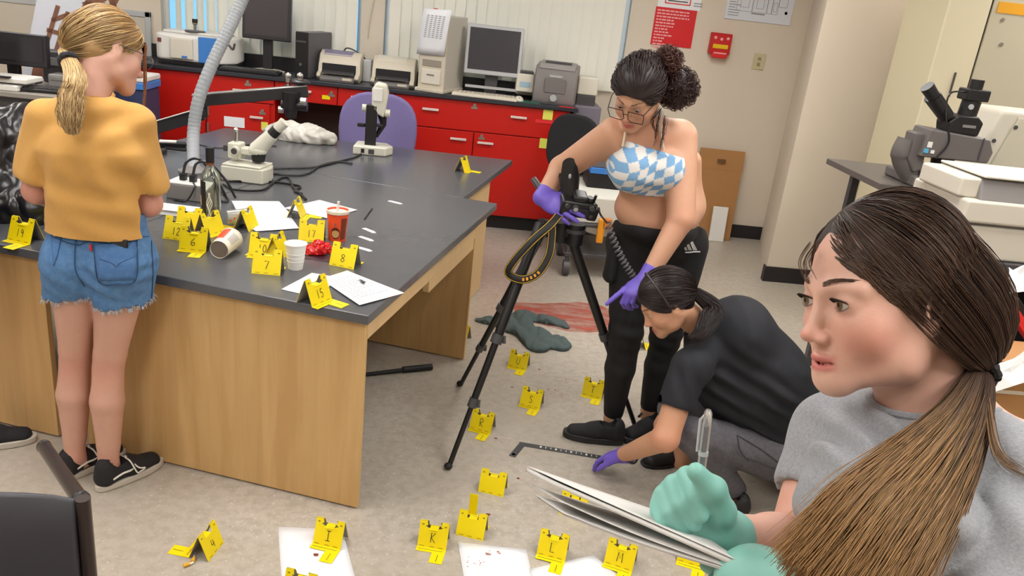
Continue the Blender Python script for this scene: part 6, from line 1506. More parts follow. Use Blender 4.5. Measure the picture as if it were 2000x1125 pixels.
    # glasses
    P = lambda x, y, z: hc+Rh @ np.array([x, y, z])
    gl = MB()
    for x in (-1, 1):
        gl.tube([P(x*.034+.026*math.cos(a), .104+.002*math.cos(a), -.002+.021*math.sin(a)) for a in np.linspace(0, 2*PI, 21)], .0012, 6, cap=False); gl.tube([P(x*.06, .1, .006), P(x*.078, .05, .004), P(x*.08, -.005, -.002)], .0014, 6)
    gl.tube([P(-.008, .104, .0), P(.008, .104, .0)], .0013, 6).build('glasses', M_dgrey, t, smooth=True, off=off)
blonde()
# the shoe of someone standing out of the picture at the left
A, B = onz(-90, 880), onz(74, 858); t = person('person out of frame at the left of whom only a slip-on shoe shows', onz(-40, 880)); d = unit(B-A)
up = shoe(t, t.location, B-d*.27, B, MATS['black_canvas'], MATS['sneaker_sole'], laces=None, stripe=MATS['white_lace'])
q = B-d*.21; n_ = np.array([-d[1], d[0], 0]); q2 = q+n_*.22
up = shoe(t, t.location, q2-d*.06, q2+d*.21, MATS['black_canvas'], MATS['sneaker_sole'], laces=None, stripe=MATS['white_lace'])
ft = Field(np.minimum(q, q2)-np.array([.3, .3, .0]), np.maximum(q, q2)+np.array([.3, .3, 1.72]), .0095); pc = (q+q2)/2
for a_ in (q, q2):
    sg = 1 if a_ is q2 else -1; ft.cap(a_+[0, 0, .05], a_+d*.1+[0, 0, .04], .032, .026, .02); ft.cap(a_+[0, 0, .04], a_+[0, 0, .46]-n_*sg*.02, .034, .055, .02); ft.cap(a_+[0, 0, .46]-n_*sg*.02, pc+n_*sg*.085+[0, 0, .84], .055, .085, .03)
    sh = pc+n_*sg*.17+[0, 0, 1.34]; ft.cap(sh, sh+n_*sg*.03+[0, 0, -.28], .045, .04, .03); ft.cap(sh+n_*sg*.03+[0, 0, -.28], sh-d*.02+n_*sg*.03+[0, 0, -.52], .04, .028, .02); ft.ell(sh-d*.02+n_*sg*.03+[0, 0, -.58], (.03, .03, .06), None, .02)
ft.cap(pc+[0, 0, .9], pc+[0, 0, 1.25], .09, .09, .04, u=n_, wr=1.4); ft.cap(pc+[0, 0, 1.32], pc+[0, 0, 1.5], .055, .05, .04); Rp = frame(d, (0, 0, 1)); head_shape(ft, pc+d*.02+[0, 0, 1.55], Rp, 1.0); skin_body('body', [ft], t.location, t, (206, 150, 136), head=(pc+d*.02+[0, 0, 1.55], Rp, 1.0))
st = Field(pc+[-.35, -.35, .55], pc+[.35, .35, 1.42], .01); st.cap(pc+[0, 0, .95], pc+[0, 0, 1.27], .115, .11, .04, u=n_, wr=1.4)
for sg in (-1, 1): st.cap(pc+n_*sg*.09+[0, 0, .86], pc+n_*sg*.11+[0, 0, .66], .105, .095, .03); sh = pc+n_*sg*.17+[0, 0, 1.34]; st.cap(pc+[0, 0, 1.34], sh, .06, .058, .04); st.cap(sh, sh+n_*sg*.02+[0, 0, -.16], .058, .062, .02)
st.plane(pc+[0, 0, .62], (0, 0, -1)); cloth('clothes', st, mat('plain_navy_cloth', (58, 62, 80), .85), t, t.location, [], wob=((18, .003),)); hair_cap(t, t.location, pc+d*.02+[0, 0, 1.55], Rp, 1.0, (70, 52, 40), grow=.004)
# ------------------------------------------------------------------ photographer bending over the tripod
def photographer():
    J = ony; base = onz(1240, 850); t = person('person in a blue checkered crop top and black leggings working the tripod camera', base); off = t.location
    hipR, hipL = J(1238, 475, 3.20), J(1332, 480, 3.24); kneeR, kneeL = J(1222, 650, 3.10), J(1300, 655, 3.22); ankR, ankL = J(1196, 815, 3.12), J(1268, 800, 3.22)
    pelvis = J(1287, 455, 3.22); waist = J(1288, 405, 3.16); chest = J(1262, 320, 3.06); nb = J(1268, 240, 3.02); shR, shL = J(1200, 262, 3.02), J(1336, 264, 3.08)
    elR, elL = J(1098, 330, 3.20), J(1330, 428, 2.93); wrR, wrL = J(1058, 386, 3.12), J(1262, 545, 2.86)
    hc = J(1246, 182, 2.93); Rh = frame((-.42, -.66, -.60), (-.22, -.50, .80)); s = 1.02; side = unit(shL-shR)
    f = Field(np.array([elR[0]-.12, 2.68, .03]), np.array([shL[0]+.24, 3.5, 1.75]), .006)
    sd = unit(hipL-hipR)
    for hp, kn, an in ((hipR, kneeR, ankR), (hipL, kneeL, ankL)): f.cap(kn, an, .055, .036, .02); f.cap(hp, kn, .08, .06, .02); f.cap(an, an-np.array([0, 0, .07]), .035, .035, .02)
    f.cap(pelvis, waist, .13, .115, .05, u=sd, wr=1.35); f.cap(waist, chest, .112, .102, .05, u=side, wr=1.35); f.cap(chest, nb-np.array([0, 0, .06]), .10, .055, .05, u=side, wr=1.5)
    f.ell(waist+np.array([0, -.06, -.03]), (.14, .10, .07), None, .05); f.ell(J(1228, 408, 3.15), (.045, .07, .04), None, .06); f.ell(J(1345, 402, 3.16), (.045, .08, .04), None, .06)
    for x in (-.065, .065): f.ell(chest+side*x+np.array([0, -.07, -.01]), (.075, .07, .075), None, .03)
    f.cap(J(1348, 315, 3.15), J(1346, 400, 3.17), .045, .05, .05); f.cap(shR, shL-side*.03, .045, .05, .05); f.cap(nb-np.array([0, 0, .02]), shL-side*.02, .05, .05, .04); f.cap(nb-np.array([0, 0, .05]), hc+Rh @ np.array([0, -.035, -.06]), .058, .05, .03)
    f.cap(shR, elR, .064, .052, .03); f.cap(elR, wrR, .050, .031, .02); f.cap(shL-np.array([.012, 0, .012]), elL, .066, .054, .02); f.cap(elL, wrL, .050, .031, .01)
    head_shape(f, hc, Rh, s, ears=True)
    skin_body('body', [f], off, t, (206, 158, 128), head=(hc, Rh, s), marks=[(chest+[0, -.1, .1], .09, (206, 140, 116), .35), (elL, .07, (196, 128, 104), .4), (shL+[0, 0, .04], .09, (214, 166, 140), .5)])
    eyes(t, off, hc, Rh, s, (60, 40, 30), (0, -.35)); brows(t, off, hc, Rh, s, (40, 28, 26), 5); lashes(t, off, hc, Rh, s)
    # crop top, knitted check
    g = Field(chest-np.array([.26, .3, .2]), chest+np.array([.26, .22, .2]), .0042); up_ = unit(nb-waist)
    g.cap(waist, chest, .118, .109, .04, u=side, wr=1.35); g.cap(chest, nb, .108, .09, .04, u=side, wr=1.4)
    for x in (-.065, .065): g.ell(chest+side*x+np.array([0, -.072, -.01]), (.084, .078, .084), None, .035)
    
    def pl3(a, b_, c_, flip=1): n_ = np.cross(b_-a, c_-a); n_ = n_ if n_[2]*flip > 0 else -n_; g.plane(a, n_, .004)
    pl3(J(1190, 262, 2.98), J(1312, 298, 3.0), J(1255, 250, 3.28)); pl3(J(1200, 374, 3.02), J(1312, 384, 3.02), J(1250, 350, 3.3), -1)
    fw_ = np.cross(up_, side)
    def chk(V):
        q = V-chest; h_ = q @ up_; i = np.floor((q @ side)/.037+.5+.12*np.sin(h_*60)).astype(int)+np.floor(h_/.030+.5).astype(int)
        c = np.where((i % 2 == 0)[:, None], C3((226, 224, 220))[None], C3((124, 170, 212))[None]); return c
    M_knit = mat('knit_check', (200, 210, 220), .9, attr=True, bump=(420, .2)); co = cloth('crop_top', g, M_knit, t, off, [(J(1250, 350, 3.0), (.2, 0, 1), 18, .004, .1)], wob=((40, .0015),), color=chk)
    for x0, x1 in (((1216, 286), (1228, 214)), ((1296, 292), (1282, 214))):
        a, b_ = J(*x0, 2.955), J(*x1, 2.96); MB().tube(bez(a, (a+b_)/2+np.array([0, -.006, 0]), b_, n=6), .005, 6).build('strap', mat('strap_cream', (224, 208, 186), .8), co, smooth=True, off=off)
    # leggings
    l = Field(np.array([hipR[0]-.2, 2.85, .06]), np.array([hipL[0]+.22, 3.52, waist[2]+.04]), .0055)
    l.cap(J(1288, 430, 3.20), pelvis, .14, .142, .03, u=sd, wr=1.35); l.ell(waist+np.array([0, -.06, -.075]), (.145, .105, .07), None, .04)
    for hp, kn, an in ((hipR, kneeR, ankR), (hipL, kneeL, ankL)): l.cap(hp, kn, .112, .069, .03); l.cap(kn, kn+(an-kn)*.4, .067, .064, .02); l.cap(kn+(an-kn)*.4, an+[0, 0, .03], .064, .045, .02); l.ell(hp+np.array([0, .05, -.03]), (.1, .1, .1), None, .04)
    l.plane(J(1290, 432, 3.06), (0, .35, 1)); l.plane((0, 0, ankR[2]+.0), (0, 0, -1))
    M_leg = mat('black_jersey', (17, 16, 19), .8, noise=(30, .3), rgb2=(24, 23, 27))
    lo = cloth('leggings', l, M_leg, t, off, [(kneeR, (.1, 0, 1), 16, .004, .1), (kneeL, (.1, 0, 1), 16, .004, .1), (hipR, (.5, 0, 1), 10, .005, .12)], wob=((22, .0018),))
    V = np.array([v.co[:] for v in lo.data.vertices])+np.array(off)
    from mathutils.bvhtree import BVHTree
    bv = BVHTree.FromPolygons([tuple(v) for v in V], [tuple(p.vertices) for p in lo.data.polygons])
    def hit(px, py, e=.002):
        o_ = Vector((0, 0, CAM_H)); d = Vector(_ray(px, py)).normalized(); h_ = bv.ray_cast(o_, d)
        return np.array(h_[0])-np.array(d)*e if h_[0] is not None else ony(px, py, 3.1)
    M_logo = mat('logo_white', (196, 194, 192), .6)
    for q in ([(1338, 489), (1343, 489), (1340, 482), (1336, 484)], [(1345, 489), (1352, 489), (1346, 476), (1341, 479)], [(1354, 489), (1362, 489), (1353, 471), (1348, 474)]):
        MB().add([hit(x, y, .004) for x, y in q], [(0, 1, 2, 3)]).build('logo_bar', M_logo, lo, off=off)
    MB().tube([hit(x, y, .003) for x, y in ((1338, 493), (1347, 493), (1355, 492), (1367, 492))], .003, 5).build('logo_line', M_logo, lo, off=off)
    # side pocket bag
    pk = Field(J(1186, 505, 3.12)-.12, J(1186, 505, 3.12)+.12, .005); pk.cap(J(1202, 465, 3.16), J(1190, 538, 3.14), .022, .03, .01, u=(0, 1, 0), wr=1.8); cloth('side_pocket', pk, M_leg, lo, off, [], wob=((30, .003),))
    # gloves
    M_purple = mat('purple_glove', (112, 92, 198), .45, noise=(40, .2), rgb2=(92, 72, 176))
    hg = Field(wrR-.14, wrR+.17, .0036); x = unit(J(1112, 424, 3.0)-J(1052, 392, 3.1)); bk = np.array([-.25, -.8, .35]); hand(hg, wrR+x*.01, x, bk, 1, (.25, .3, .2), spread=.10, thumb=(.55, .1), s=1.02, r=.0098)
    hg.cap(elR+(wrR-elR)*.72, wrR, .036, .034, .01); V2, F2 = hg.net(); np_mesh('glove', smooth_mesh(V2, F2, 1), F2, M_purple, t, off)
    hg = Field(wrL-.17, wrL+.16, .0036); x = unit(J(1206, 592, 2.82)-J(1256, 550, 2.86)); hand(hg, wrL, x, (-.3, -.35, .85), -1, (.7, .9, .5), spread=.05, thumb=(.45, .4), s=1.02, point=0, r=.0095); hg.cap(elL+(wrL-elL)*.84, wrL, .036, .034, .01)
    V2, F2 = hg.net(); np_mesh('glove', smooth_mesh(V2, F2, 1), F2, M_purple, t, off)
    # shoes and socks
    M_sn = mat('black_knit_shoe', (24, 23, 26), .8, bump=(260, .15)); M_bs = mat('black_sole', (32, 31, 34), .6)
    A, B = onz(1218, 868), onz(1090, 848); d = unit(B-A); s1 = shoe(t, off, A, A+d*.27, M_sn, M_bs, laces=None, sole_h=.03)
    for k in range(4): pass
    A, B = onz(1300, 842), onz(1222, 862); d = unit(B-A); s2 = shoe(t, off, A, A+d*.26, M_sn, M_bs, laces=None, sole_h=.03)
    sk = Field(ankR-.1, ankR+.1, .004); sk.cap(ankR+[0, 0, -.03], ankR+[-.01, 0, -.075], .038, .042, .0); sk.plane(ankR+[0, 0, -.03], (0, 0, 1)); V2, F2 = sk.net(); np_mesh('sock', V2, F2, mat('white_sock', (190, 194, 204), .9), t, off)
    # curly dark hair with a bun
    hair_cap(t, off, hc, Rh, s, (40, 30, 30), grow=.004, line=((0, .086, .062), (0, .01, -.05)))
    tie = np.array([.03, -.10, .02]); P_ = swept(900, tie, hc, Rh, s, 4, line=((0, .086, .062), (0, .01, -.05)), grow=.010, lift=.012, k=18, zmin=-.2)
    rr = np.random.RandomState(3); k = P_.shape[1]; ph = rr.uniform(0, 6.28, (len(P_), 1)); tt = np.linspace(0, 1, k)[None]; A_ = rr.normal(size=(len(P_), 1, 3)); P_ = P_+.0035*np.sin(tt*26+ph)[..., None]*A_*np.minimum(1, tt*3)[..., None]
    strands('hair_strands', P_, .0015, M_hair, t, off, hair_cols(len(P_), (44, 32, 32), (84, 60, 54), 5, .6))
    def curls(name, c, r, n, seed, cr=.012, rgb=(46, 32, 32), lt=(104, 66, 58), turns=3.0):
        rr = np.random.RandomState(seed); out = []
        for i in range(n):
            v = unit(rr.normal(size=3)); u_, w_ = perp(v); a0 = rr.uniform(0, 6.28); dirn = math.cos(a0)*u_+math.sin(a0)*w_; R0 = r*rr.uniform(.55, 1.0); pts = []
            for j in range(20):
                q = j/19; ang = q*rr.uniform(1.2, 1.6); p = (v*math.cos(ang)+dirn*math.sin(ang))*R0; e = cr*rr.uniform(.9, 1.1); nn = np.cross(v, dirn); pts.append(np.asarray(c)+p*np.array([1.05, 1, 1])+e*math.sin(q*turns*6.28+a0)*nn+e*math.cos(q*turns*6.28+a0)*unit(p))
            out.append(pts)
        return strands(name, np.array(out), .0016, M_hair, t, off, hair_cols(n, rgb, lt, seed+1, .6))
    bc = J(1322, 172, 2.97); bf = Field(bc-.13, bc+.13, .005); bf.ell(bc, (.066, .064, .07), None, 0); V2, F2 = bf.net(); V2 = V2+normals(V2, F2)*(.005*Wob(3, 80)(V2))[:, None]; np_mesh('hair_bun', V2, F2, M_hair, t, off, np.tile(C3((42, 30, 30)), (len(V2), 1))); curls('bun_curls', bc, .074, 420, 31)
    b2 = J(1305, 118, 2.94); curls('top_curls', b2, .048, 200, 37, cr=.012, rgb=(70, 44, 40), lt=(130, 82, 68)); curls('crown_curls', J(1262, 128, 2.93), .05, 140, 39, rgb=(44, 32, 34))
    b2f = Field(b2-.08, b2+.08, .005); b2f.ell(b2, (.04, .036, .034), None, 0); V2, F2 = b2f.net(); np_mesh('hair_knot', V2, F2, M_hair, t, off, np.tile(C3((56, 36, 34)), (len(V2), 1)))
    for q in ([(1292, 215, 2.93), (1284, 250, 2.92), (1278, 285, 2.93)], [(1300, 225, 2.94), (1296, 265, 2.93), (1286, 300, 2.94)], [(1290, 210, 2.92), (1274, 235, 2.9), (1282, 262, 2.91)]):
        P_ = ponytail([J(*p) for p in q], [.010, .007, .003], 14, 5, wave=.009, wfreq=26); strands('loose_curl', P_, .0009, M_hair, t, off, hair_cols(len(P_), (50, 36, 34), (92, 62, 54), 6, .5))
    # glasses, slipped forward
    P = lambda x, y, z: hc+s*(Rh @ np.array([x, y, z])); gl = MB()
    for x in (-1, 1):
        gl.tube([P(x*(.036+.03*cx), .112-.004*abs(cx), -.012+.023*cz) for cx, cz in ((-.85, 1), (.9, 1), (1.05, .6), (.85, -.9), (-.6, -1), (-.95, -.5), (-.85, 1))], .0016, 6, cap=False); gl.tube([P(x*.066, .108, .008), P(x*.078, .05, .01), P(x*.08, -.005, .0)], .0016, 6)
    gl.tube([P(-.009, .113, .0), P(.009, .113, .0)], .0016, 6).build('glasses', mat('glasses_dark', (44, 38, 40), .3, metal=.5), t, smooth=True, off=off)
photographer()
# ------------------------------------------------------------------ squatting person holding the ruler
def squatter():
    J = ony; base = onz(1440, 985); t = person('squatting person in a black T-shirt holding the floor ruler with a purple glove', base); off = t.location
    shN, shF = J(1345, 718, 2.56), J(1395, 650, 2.93); el = J(1300, 856, 2.46); wr = J(1216, 889, 2.72)
    elF, wrF = J(1330, 770, 2.95), J(1290, 830, 2.9)
    pelvis = J(1545, 870, 2.78); chest = J(1420, 700, 2.78); nb = J(1375, 640, 2.78); hipN, hipF = J(1555, 895, 2.68), J(1540, 860, 2.90)
    kneeN, ankN = J(1352, 850, 2.58), J(1432, 985, 2.62); kneeF, ankF = J(1320, 800, 2.86), J(1335, 885, 2.88)
    hc = J(1300, 590, 2.72); Rh = frame((-.76, -.08, -.62), (-.58, .06, .78)); s = .98
    f = Field(np.array([.45, 2.3, .0]), np.array([1.72, 3.15, 1.05]), .0065)
    f.cap(pelvis, chest, .08, .08, .02, u=(0, 1, 0), wr=1.2); f.cap(chest, nb, .075, .05, .02, u=(0, 1, 0), wr=1.3); f.cap(nb, hc+Rh @ np.array([0, -.03, -.06]), .055, .05, .03)
    f.cap(shN, shF, .035, .035, .02); f.cap(shN, el, .05, .047, .03); f.cap(el, wr, .046, .030, .02); f.cap(shF, elF, .055, .045, .03); f.cap(elF, wrF, .042, .03, .02)
    for hp, kn, an in ((hipN, kneeN, ankN), (hipF, kneeF, ankF)): f.cap(hp, kn, .09, .06, .03); f.cap(kn, an, .055, .036, .02); f.cap(an, an-np.array([0, 0, .05]), .035, .035, .02)
    head_shape(f, hc, Rh, s); skin_body('body', [f], off, t, (204, 154, 122), head=(hc, Rh, s), marks=[(el, .06, (196, 120, 96), .5), (ankN, .06, (190, 110, 84), .4)])
    eyes(t, off, hc, Rh, s, (50, 36, 28), (0, -.3)); brows(t, off, hc, Rh, s, (40, 30, 28), 6)
    # T-shirt
    g = Field(np.array([.75, 2.3, .12]), np.array([1.78, 3.2, .98]), .006)
    g.cap(J(1555, 845, 2.78), J(1490, 730, 2.78), .155, .16, .04, u=(0, 1, 0), wr=1.2); g.cap(J(1490, 730, 2.78), J(1440, 645, 2.78), .16, .12, .05, u=(0, 1, 0), wr=1.3); g.cap(J(1400, 730, 2.72), J(1510, 850, 2.72), .12, .13, .05); g.cap(J(1440, 645, 2.78), nb+np.array([.01, 0, -.02]), .12, .075, .05, u=(0, 1, 0), wr=1.4)
    g.cap(shN+[.02, 0, 0], shF, .07, .07, .05); d = unit(el-shN); g.cap(shN, shN+d*.13, .068, .07, .03); g.cap(shF, shF+unit(elF-shF)*.13, .066, .066, .03)
    g.cap(shN+d*.215, shN+d*.34, .085, .085, 0, mode='sub'); ax = unit(J(1425, 668, 2.78)-J(1555, 845, 2.78)); g.plane(J(1500, 880, 2.7), -ax*.7+np.array([-.2, -.1, -.5])); g.cap(nb+[-.03, 0, .06], nb+[-.09, 0, .1], .06, .08, .005, mode='sub')
    M_blk = mat('black_tshirt', (22, 24, 31), .8, noise=(40, .3), rgb2=(29, 31, 40))
    cloth('shirt', g, M_blk, t, off, [((1440, 760), (.5, 0, 1), 17, .009, .13), ((1520, 800), (.55, 0, 1), 18, .008, .12), ((1400, 780), (.35, 0, 1), 18, .007, .10), ((1335, 750), (1, 0, .3), 16, .004, .07), ((1480, 850), (.5, 0, 1), 20, .006, .1), ((1560, 740), (.6, 0, 1), 13, .005, .1)], wob=((12, .004), (30, .002)), smooth=2)
    # jeans
    q = Field(np.array([.8, 2.3, .02]), np.array([1.78, 3.15, .75]), .006)
    q.cap(J(1560, 880, 2.79), J(1520, 830, 2.79), .15, .14, .03, u=(0, 1, 0), wr=1.25)
    for hp, kn, an in ((hipN, kneeN, ankN), (hipF, kneeF, ankF)): q.cap(hp, kn, .112, .070, .03); q.cap(kn, an+np.array([0, 0, .045]), .068, .05, .02)
    for an, kn in ((ankN, kneeN), (ankF, kneeF)): d2 = unit(an-kn); q.cap(an+d2*.015+[0, 0, .03], an+d2*.12, .07, .07, 0, mode='sub')
    M_jean = mat('grey_jeans', (84, 82, 88), .85, noise=(70, .5), rgb2=(108, 106, 112), bump=(380, .2))
    jo = cloth('jeans', q, M_jean, t, off, [(J(1430, 880, 2.5), (1, 0, .4), 14, .006, .12), (kneeN, (.5, 0, 1), 14, .006, .1), (J(1520, 920, 2.6), (.8, 0, 1), 12, .006, .12)], wob=((25, .002),))
    V = np.array([v.co[:] for v in jo.data.vertices])+np.array(off)
    from mathutils.bvhtree import BVHTree
    bv = BVHTree.FromPolygons([tuple(v) for v in V], [tuple(p.vertices) for p in jo.data.polygons])
    def hit(px, py, e=.003):
        d = Vector(_ray(px, py)).normalized(); h_ = bv.ray_cast(Vector((0, 0, CAM_H)), d); return np.array(h_[0])-np.array(d)*e if h_[0] is not None else None
    for pts in ([(1440, 850), (1490, 880), (1560, 935)], [(1460, 895), (1520, 920), (1580, 960)], [(1440, 850), (1446, 880), (1462, 900)]):
        pp = [hit(x, y) for x, y in np.array(bez(*[np.array(p) for p in pts], n=6))]; pp = [p for p in pp if p is not None]
        if len(pp) > 3: MB().tube(pp, .002, 5).build('seam', mat('jean_seam', (66, 64, 70), .8), jo, smooth=True, off=off)
    # gloves
    M_p = MATS['purple_glove']
    hg = Field(wr-.17, wr+.14, .0036); x = unit(onz(1140, 893, .02)-wr); hand(hg, wr, x, (.1, -.25, .95), 1, (.35, .35, .2), spread=.03, thumb=(.35, .2), s=1.0); hg.cap(wr-x*.03, wr, .034, .032, .01); V2, F2 = hg.net(); V2[:, 2] = np.maximum(V2[:, 2], .004); np_mesh('glove', smooth_mesh(V2, F2, 1), F2, M_p, t, off)
    scr = MB().tube([wr-x*.05+.034*(math.cos(a)*perp(x)[0]+math.sin(a)*perp(x)[1]) for a in np.linspace(0, 2*PI, 20)], .004, 6, cap=False).build('wristband', M_dgrey, t, smooth=True, off=off)
    # shoes
    M_fl = mat('flat_shoe', (26, 24, 26), .6); A, B = onz(1464, 1010), onz(1385, 992); d = unit(B-A); A, B = onz(1462, 1012), onz(1372, 985); d = unit(B-A); shoe(t, off, A, A+d*.25, M_fl, MATS['black_sole'], low=True, ht=.055, sole_h=.014)
    A = onz(1352, 898); d = unit(onz(1290, 905)-A); shoe(t, off, A, A+d*.25, M_fl, MATS['black_sole'], low=True, ht=.055, sole_h=.014)
    # dark hair
    ln = ((0, .082, .058), (0, .018, -.03)); hair_cap(t, off, hc, Rh, s, (36, 27, 27), grow=.004, line=ln)
    tie = np.array([.0, -.112, -.03]); P_ = swept(1100, tie, hc, Rh, s, 9, line=ln, grow=.006, lift=.005, zmin=-.2); strands('hair_strands', P_, .0014, M_hair, t, off, hair_cols(len(P_), (36, 27, 27), (78, 58, 54), 5, .5))
    tw = hc+s*(Rh @ tie); tail = [tw, J(1392, 600, 2.70), J(1385, 625, 2.64), J(1368, 650, 2.58), J(1345, 662, 2.56)]
    P_ = ponytail(tail, [.022, .036, .04, .03, .012], 520, 9, wave=.004, wfreq=16); strands('ponytail', P_, .0014, M_hair, t, off, hair_cols(len(P_), (34, 26, 26), (70, 52, 48), 6, .5))
    P = lambda x, y, z: hc+s*(Rh @ np.array([x, y, z])); MB().tube([P(*(HAIR_C+unit(np.array([math.cos(a), .18, math.sin(a)]))*(HAIR_R+.010))) for a in np.linspace(-.3, PI+.3, 28)], .0045, 6).build('headband', mat('headband_dark', (54, 44, 44), .4), t, smooth=True, off=off)
squatter()
# ------------------------------------------------------------------ person in front, writing in a notebook
def writer():
    K = ond; base = K(1800, 1100, 1.02); t = person('person with a long brown side ponytail and grey T-shirt writing in a notebook', base); off = t.location
    hc = np.array([.5354, .9311, 1.4779]); Rh = frame((-.96, -.2397, -.1444), (-.2031, .2416, .9489)); s = 1.03
    P = lambda x, y, z: hc+s*(Rh @ np.array([x, y, z]))
    nb = K(1822, 850, 1.03); shR, shL = K(1625, 842, 1.15), K(2005, 945, .93); elR, wrR = K(1556, 1082, 1.08), K(1424, 1050, .97)
    f = Field(hc+np.array([-.20, -.28, -.30]), hc+np.array([.32, .22, .15]), .0022)
    f.cap(P(0, -.022, -.05), nb, .050, .054, .03); f.cap(P(0, -.045, -.05), nb+(.03*CR), .046, .054, .03)
    f.cap(nb-.02*CU, K(2025, 885, .97), .056, .037, .04); f.cap(nb-.03*CU, shR-.01*CU, .05, .035, .04)
    head_shape(f, hc, Rh, s, mouth=.0038)
    a = Field(np.minimum(np.minimum(shR, elR), wrR)-.09, np.maximum(np.maximum(shR, elR), wrR)+.09, .0045)
    a.cap(shR, elR, .046, .041, .02); a.cap(elR, elR+(wrR-elR)*.35, .041, .042, .02); a.cap(elR+(wrR-elR)*.35, wrR, .042, .029, .02)
    elL, wrL = K(1900, 1270, .84), K(1560, 1160, .83); b = Field(np.minimum(elL, wrL)-.08, np.maximum(elL, wrL)+.08, .005); b.cap(elL, wrL, .042, .03, .02)
    skin_body('body', [f, a, b], off, t, (220, 174, 154), head=(hc, Rh, s), marks=[(P(-.045, .06, -.045), .03, (212, 124, 104), .45), (elR, .09, (214, 140, 118), .5), (nb+CU*.03, .06, (206, 148, 124), .3)])
    eyes(t, off, hc, Rh, s, (104, 82, 52), (.06, .02)); brows(t, off, hc, Rh, s, (96, 70, 58), 3, n=200, thick=.0058); lashes(t, off, hc, Rh, s)
    MB().tube([P(-.014, .083, -.0712), P(-.006, .0885, -.0714), P(0, .090, -.0714), P(.006, .0885, -.0714), P(.014, .083, -.0712)], .0024, 8).build('teeth', mat('teeth', (226, 216, 200), .3), t, smooth=True, off=off)
    MB().ball(P(-.0765, -.0035, -.040), .0022, 8, 6).build('ear_stud', M_chrome, t, smooth=True, off=off)
    # grey T-shirt
    sd = unit(shL-shR)
    g = Field(K(1760, 1000, .98)-np.array([.40, .36, .36]), K(1760, 1000, .98)+np.array([.36, .42, .30]), .0055)
    g.cap(K(1810, 925, 1.04), K(1800, 1330, 1.05), .115, .12, .04, u=sd, wr=1.28); g.cap(nb-.05*CU, shR, .068, .052, .05); g.cap(nb-.065*CU, shL, .070, .052, .05)
    g.ell(K(1672, 988, 1.00), (.075, .075, .08), None, .05); g.ell(K(1770, 1020, .885), (.075, .07, .08), None, .05)
    dR = unit(elR-shR); g.cap(shR, shR+dR*.085, .052, .055, .02); g.cap(shR+dR*.155, shR+dR*.26, .075, .075, 0, mode='sub')
    g.cap(shL, K(1975, 1180, .82), .054, .060, .012); g.cap(nb+.10*CU, nb+.012*CU-.0*CF, .085, .066, .006, mode='sub')
    M_tee = mat('grey_marl', (160, 162, 166), .9, noise=(260, .5), rgb2=(120, 122, 128), bump=(420, .2))
    fl = [((1690, 830), CR*.75+CU*.65, 24, .008, .07), ((1640, 840), CR*.8+CU*.5, 24, .007, .065), ((1590, 890), CR, 24, .005, .055), ((1930, 1000), CR*.8+CU*.5, 14, .009, .10), ((1960, 1090), CU+.3*CR, 16, .008, .09), ((1930, 900), CR*.6+CU, 14, .004, .07), ((1570, 1010), CU+.2*CR, 14, .002, .07)]
    so = cloth('shirt', g, M_tee, t, off, fl, wob=((16, .0022),), smooth=2)
    V = np.array([v.co[:] for v in so.data.vertices])+np.array(off)
    e1 = unit(np.cross(CU, CF)); e2 = np.cross(e1, CU); e2 = CF; rel = V-nb; hu = rel @ CU; ra = np.stack([rel @ e1, rel @ e2], 1); rd = np.linalg.norm(ra, axis=1); an = np.arctan2(ra[:, 1], ra[:, 0]); col = []
    for q in np.linspace(-PI, PI, 49)[:-1]:
        m_ = (np.abs((an-q+PI) % (2*PI)-PI) < .14) & (rd > .056) & (rd < .088) & (hu < .08)
        if m_.any(): ii = np.where(m_)[0]; col.append(V[ii[np.argmax(hu[ii]-.4*rd[ii])]])
    col = np.array(col); 
    for _ in range(6): col = (np.roll(col, 1, 0)+np.roll(col, -1, 0)+2*col)/4
    MB().tube(list(col)+[col[0], col[1]], .0052, 8, cap=False).build('collar', M_tee, so, smooth=True, off=off)
    # trousers and shoes below the picture
    wx, wy = K(1800, 1330, 1.05)[:2]; fwd = np.array([-.75, -.66, 0]); lf = np.array([.66, -.75, 0]); wz = K(1800, 1330, 1.05)[2]
    j = Field(np.array([wx-.32, wy-.32, .02]), np.array([wx+.32, wy+.32, wz+.02]), .009); bp = np.array([wx, wy, 0]); j.cap(bp+[0, 0, wz-.02], bp+[0, 0, .86], .115, .125, .04, u=lf, wr=1.3)
    for sg in (-1, 1): j.cap(bp+lf*sg*.09+[0, 0, .84], bp+lf*sg*.095+fwd*.02+[0, 0, .47], .10, .066, .03); j.cap(bp+lf*sg*.095+fwd*.02+[0, 0, .47], bp+lf*sg*.10+[0, 0, .09], .066, .05, .02)
    cloth('trousers', j, mat('dark_trousers', (44, 46, 58), .85), t, off, [], wob=((20, .003),))
    for sg in (-1, 1): q = bp+lf*sg*.10-fwd*.06; shoe(t, off, q, q+unit(fwd)*.25, MATS['black_knit_shoe'], MATS['black_sole'])
    # gloved writing hand
    M_teal = MATS['teal_glove']
    hg = Field(K(1345, 990, .93)-.13, K(1345, 990, .93)+.13, .0026)
    def ch(pts, rs, k=.0035): hg.chain([K(*p) for p in pts], rs, k=k)
    hg.ell(K(1362, 1012, .955), (.036, .034, .036), None, .01); hg.ell(K(1325, 985, .965), (.03, .03, .032), None, .012); hg.ell(K(1305, 1000, .965), (.022, .024, .03), None, .01)
    ch([(1325, 945, .955), (1342, 930, .93), (1356, 968, .905), (1368, 1006, .905)], [.0125, .0125, .0115, .0095], .0025)
    ch([(1308, 955, .955), (1316, 946, .935), (1330, 985, .912), (1356, 1022, .915)], [.0125, .0125, .0115, .0095], .0025)
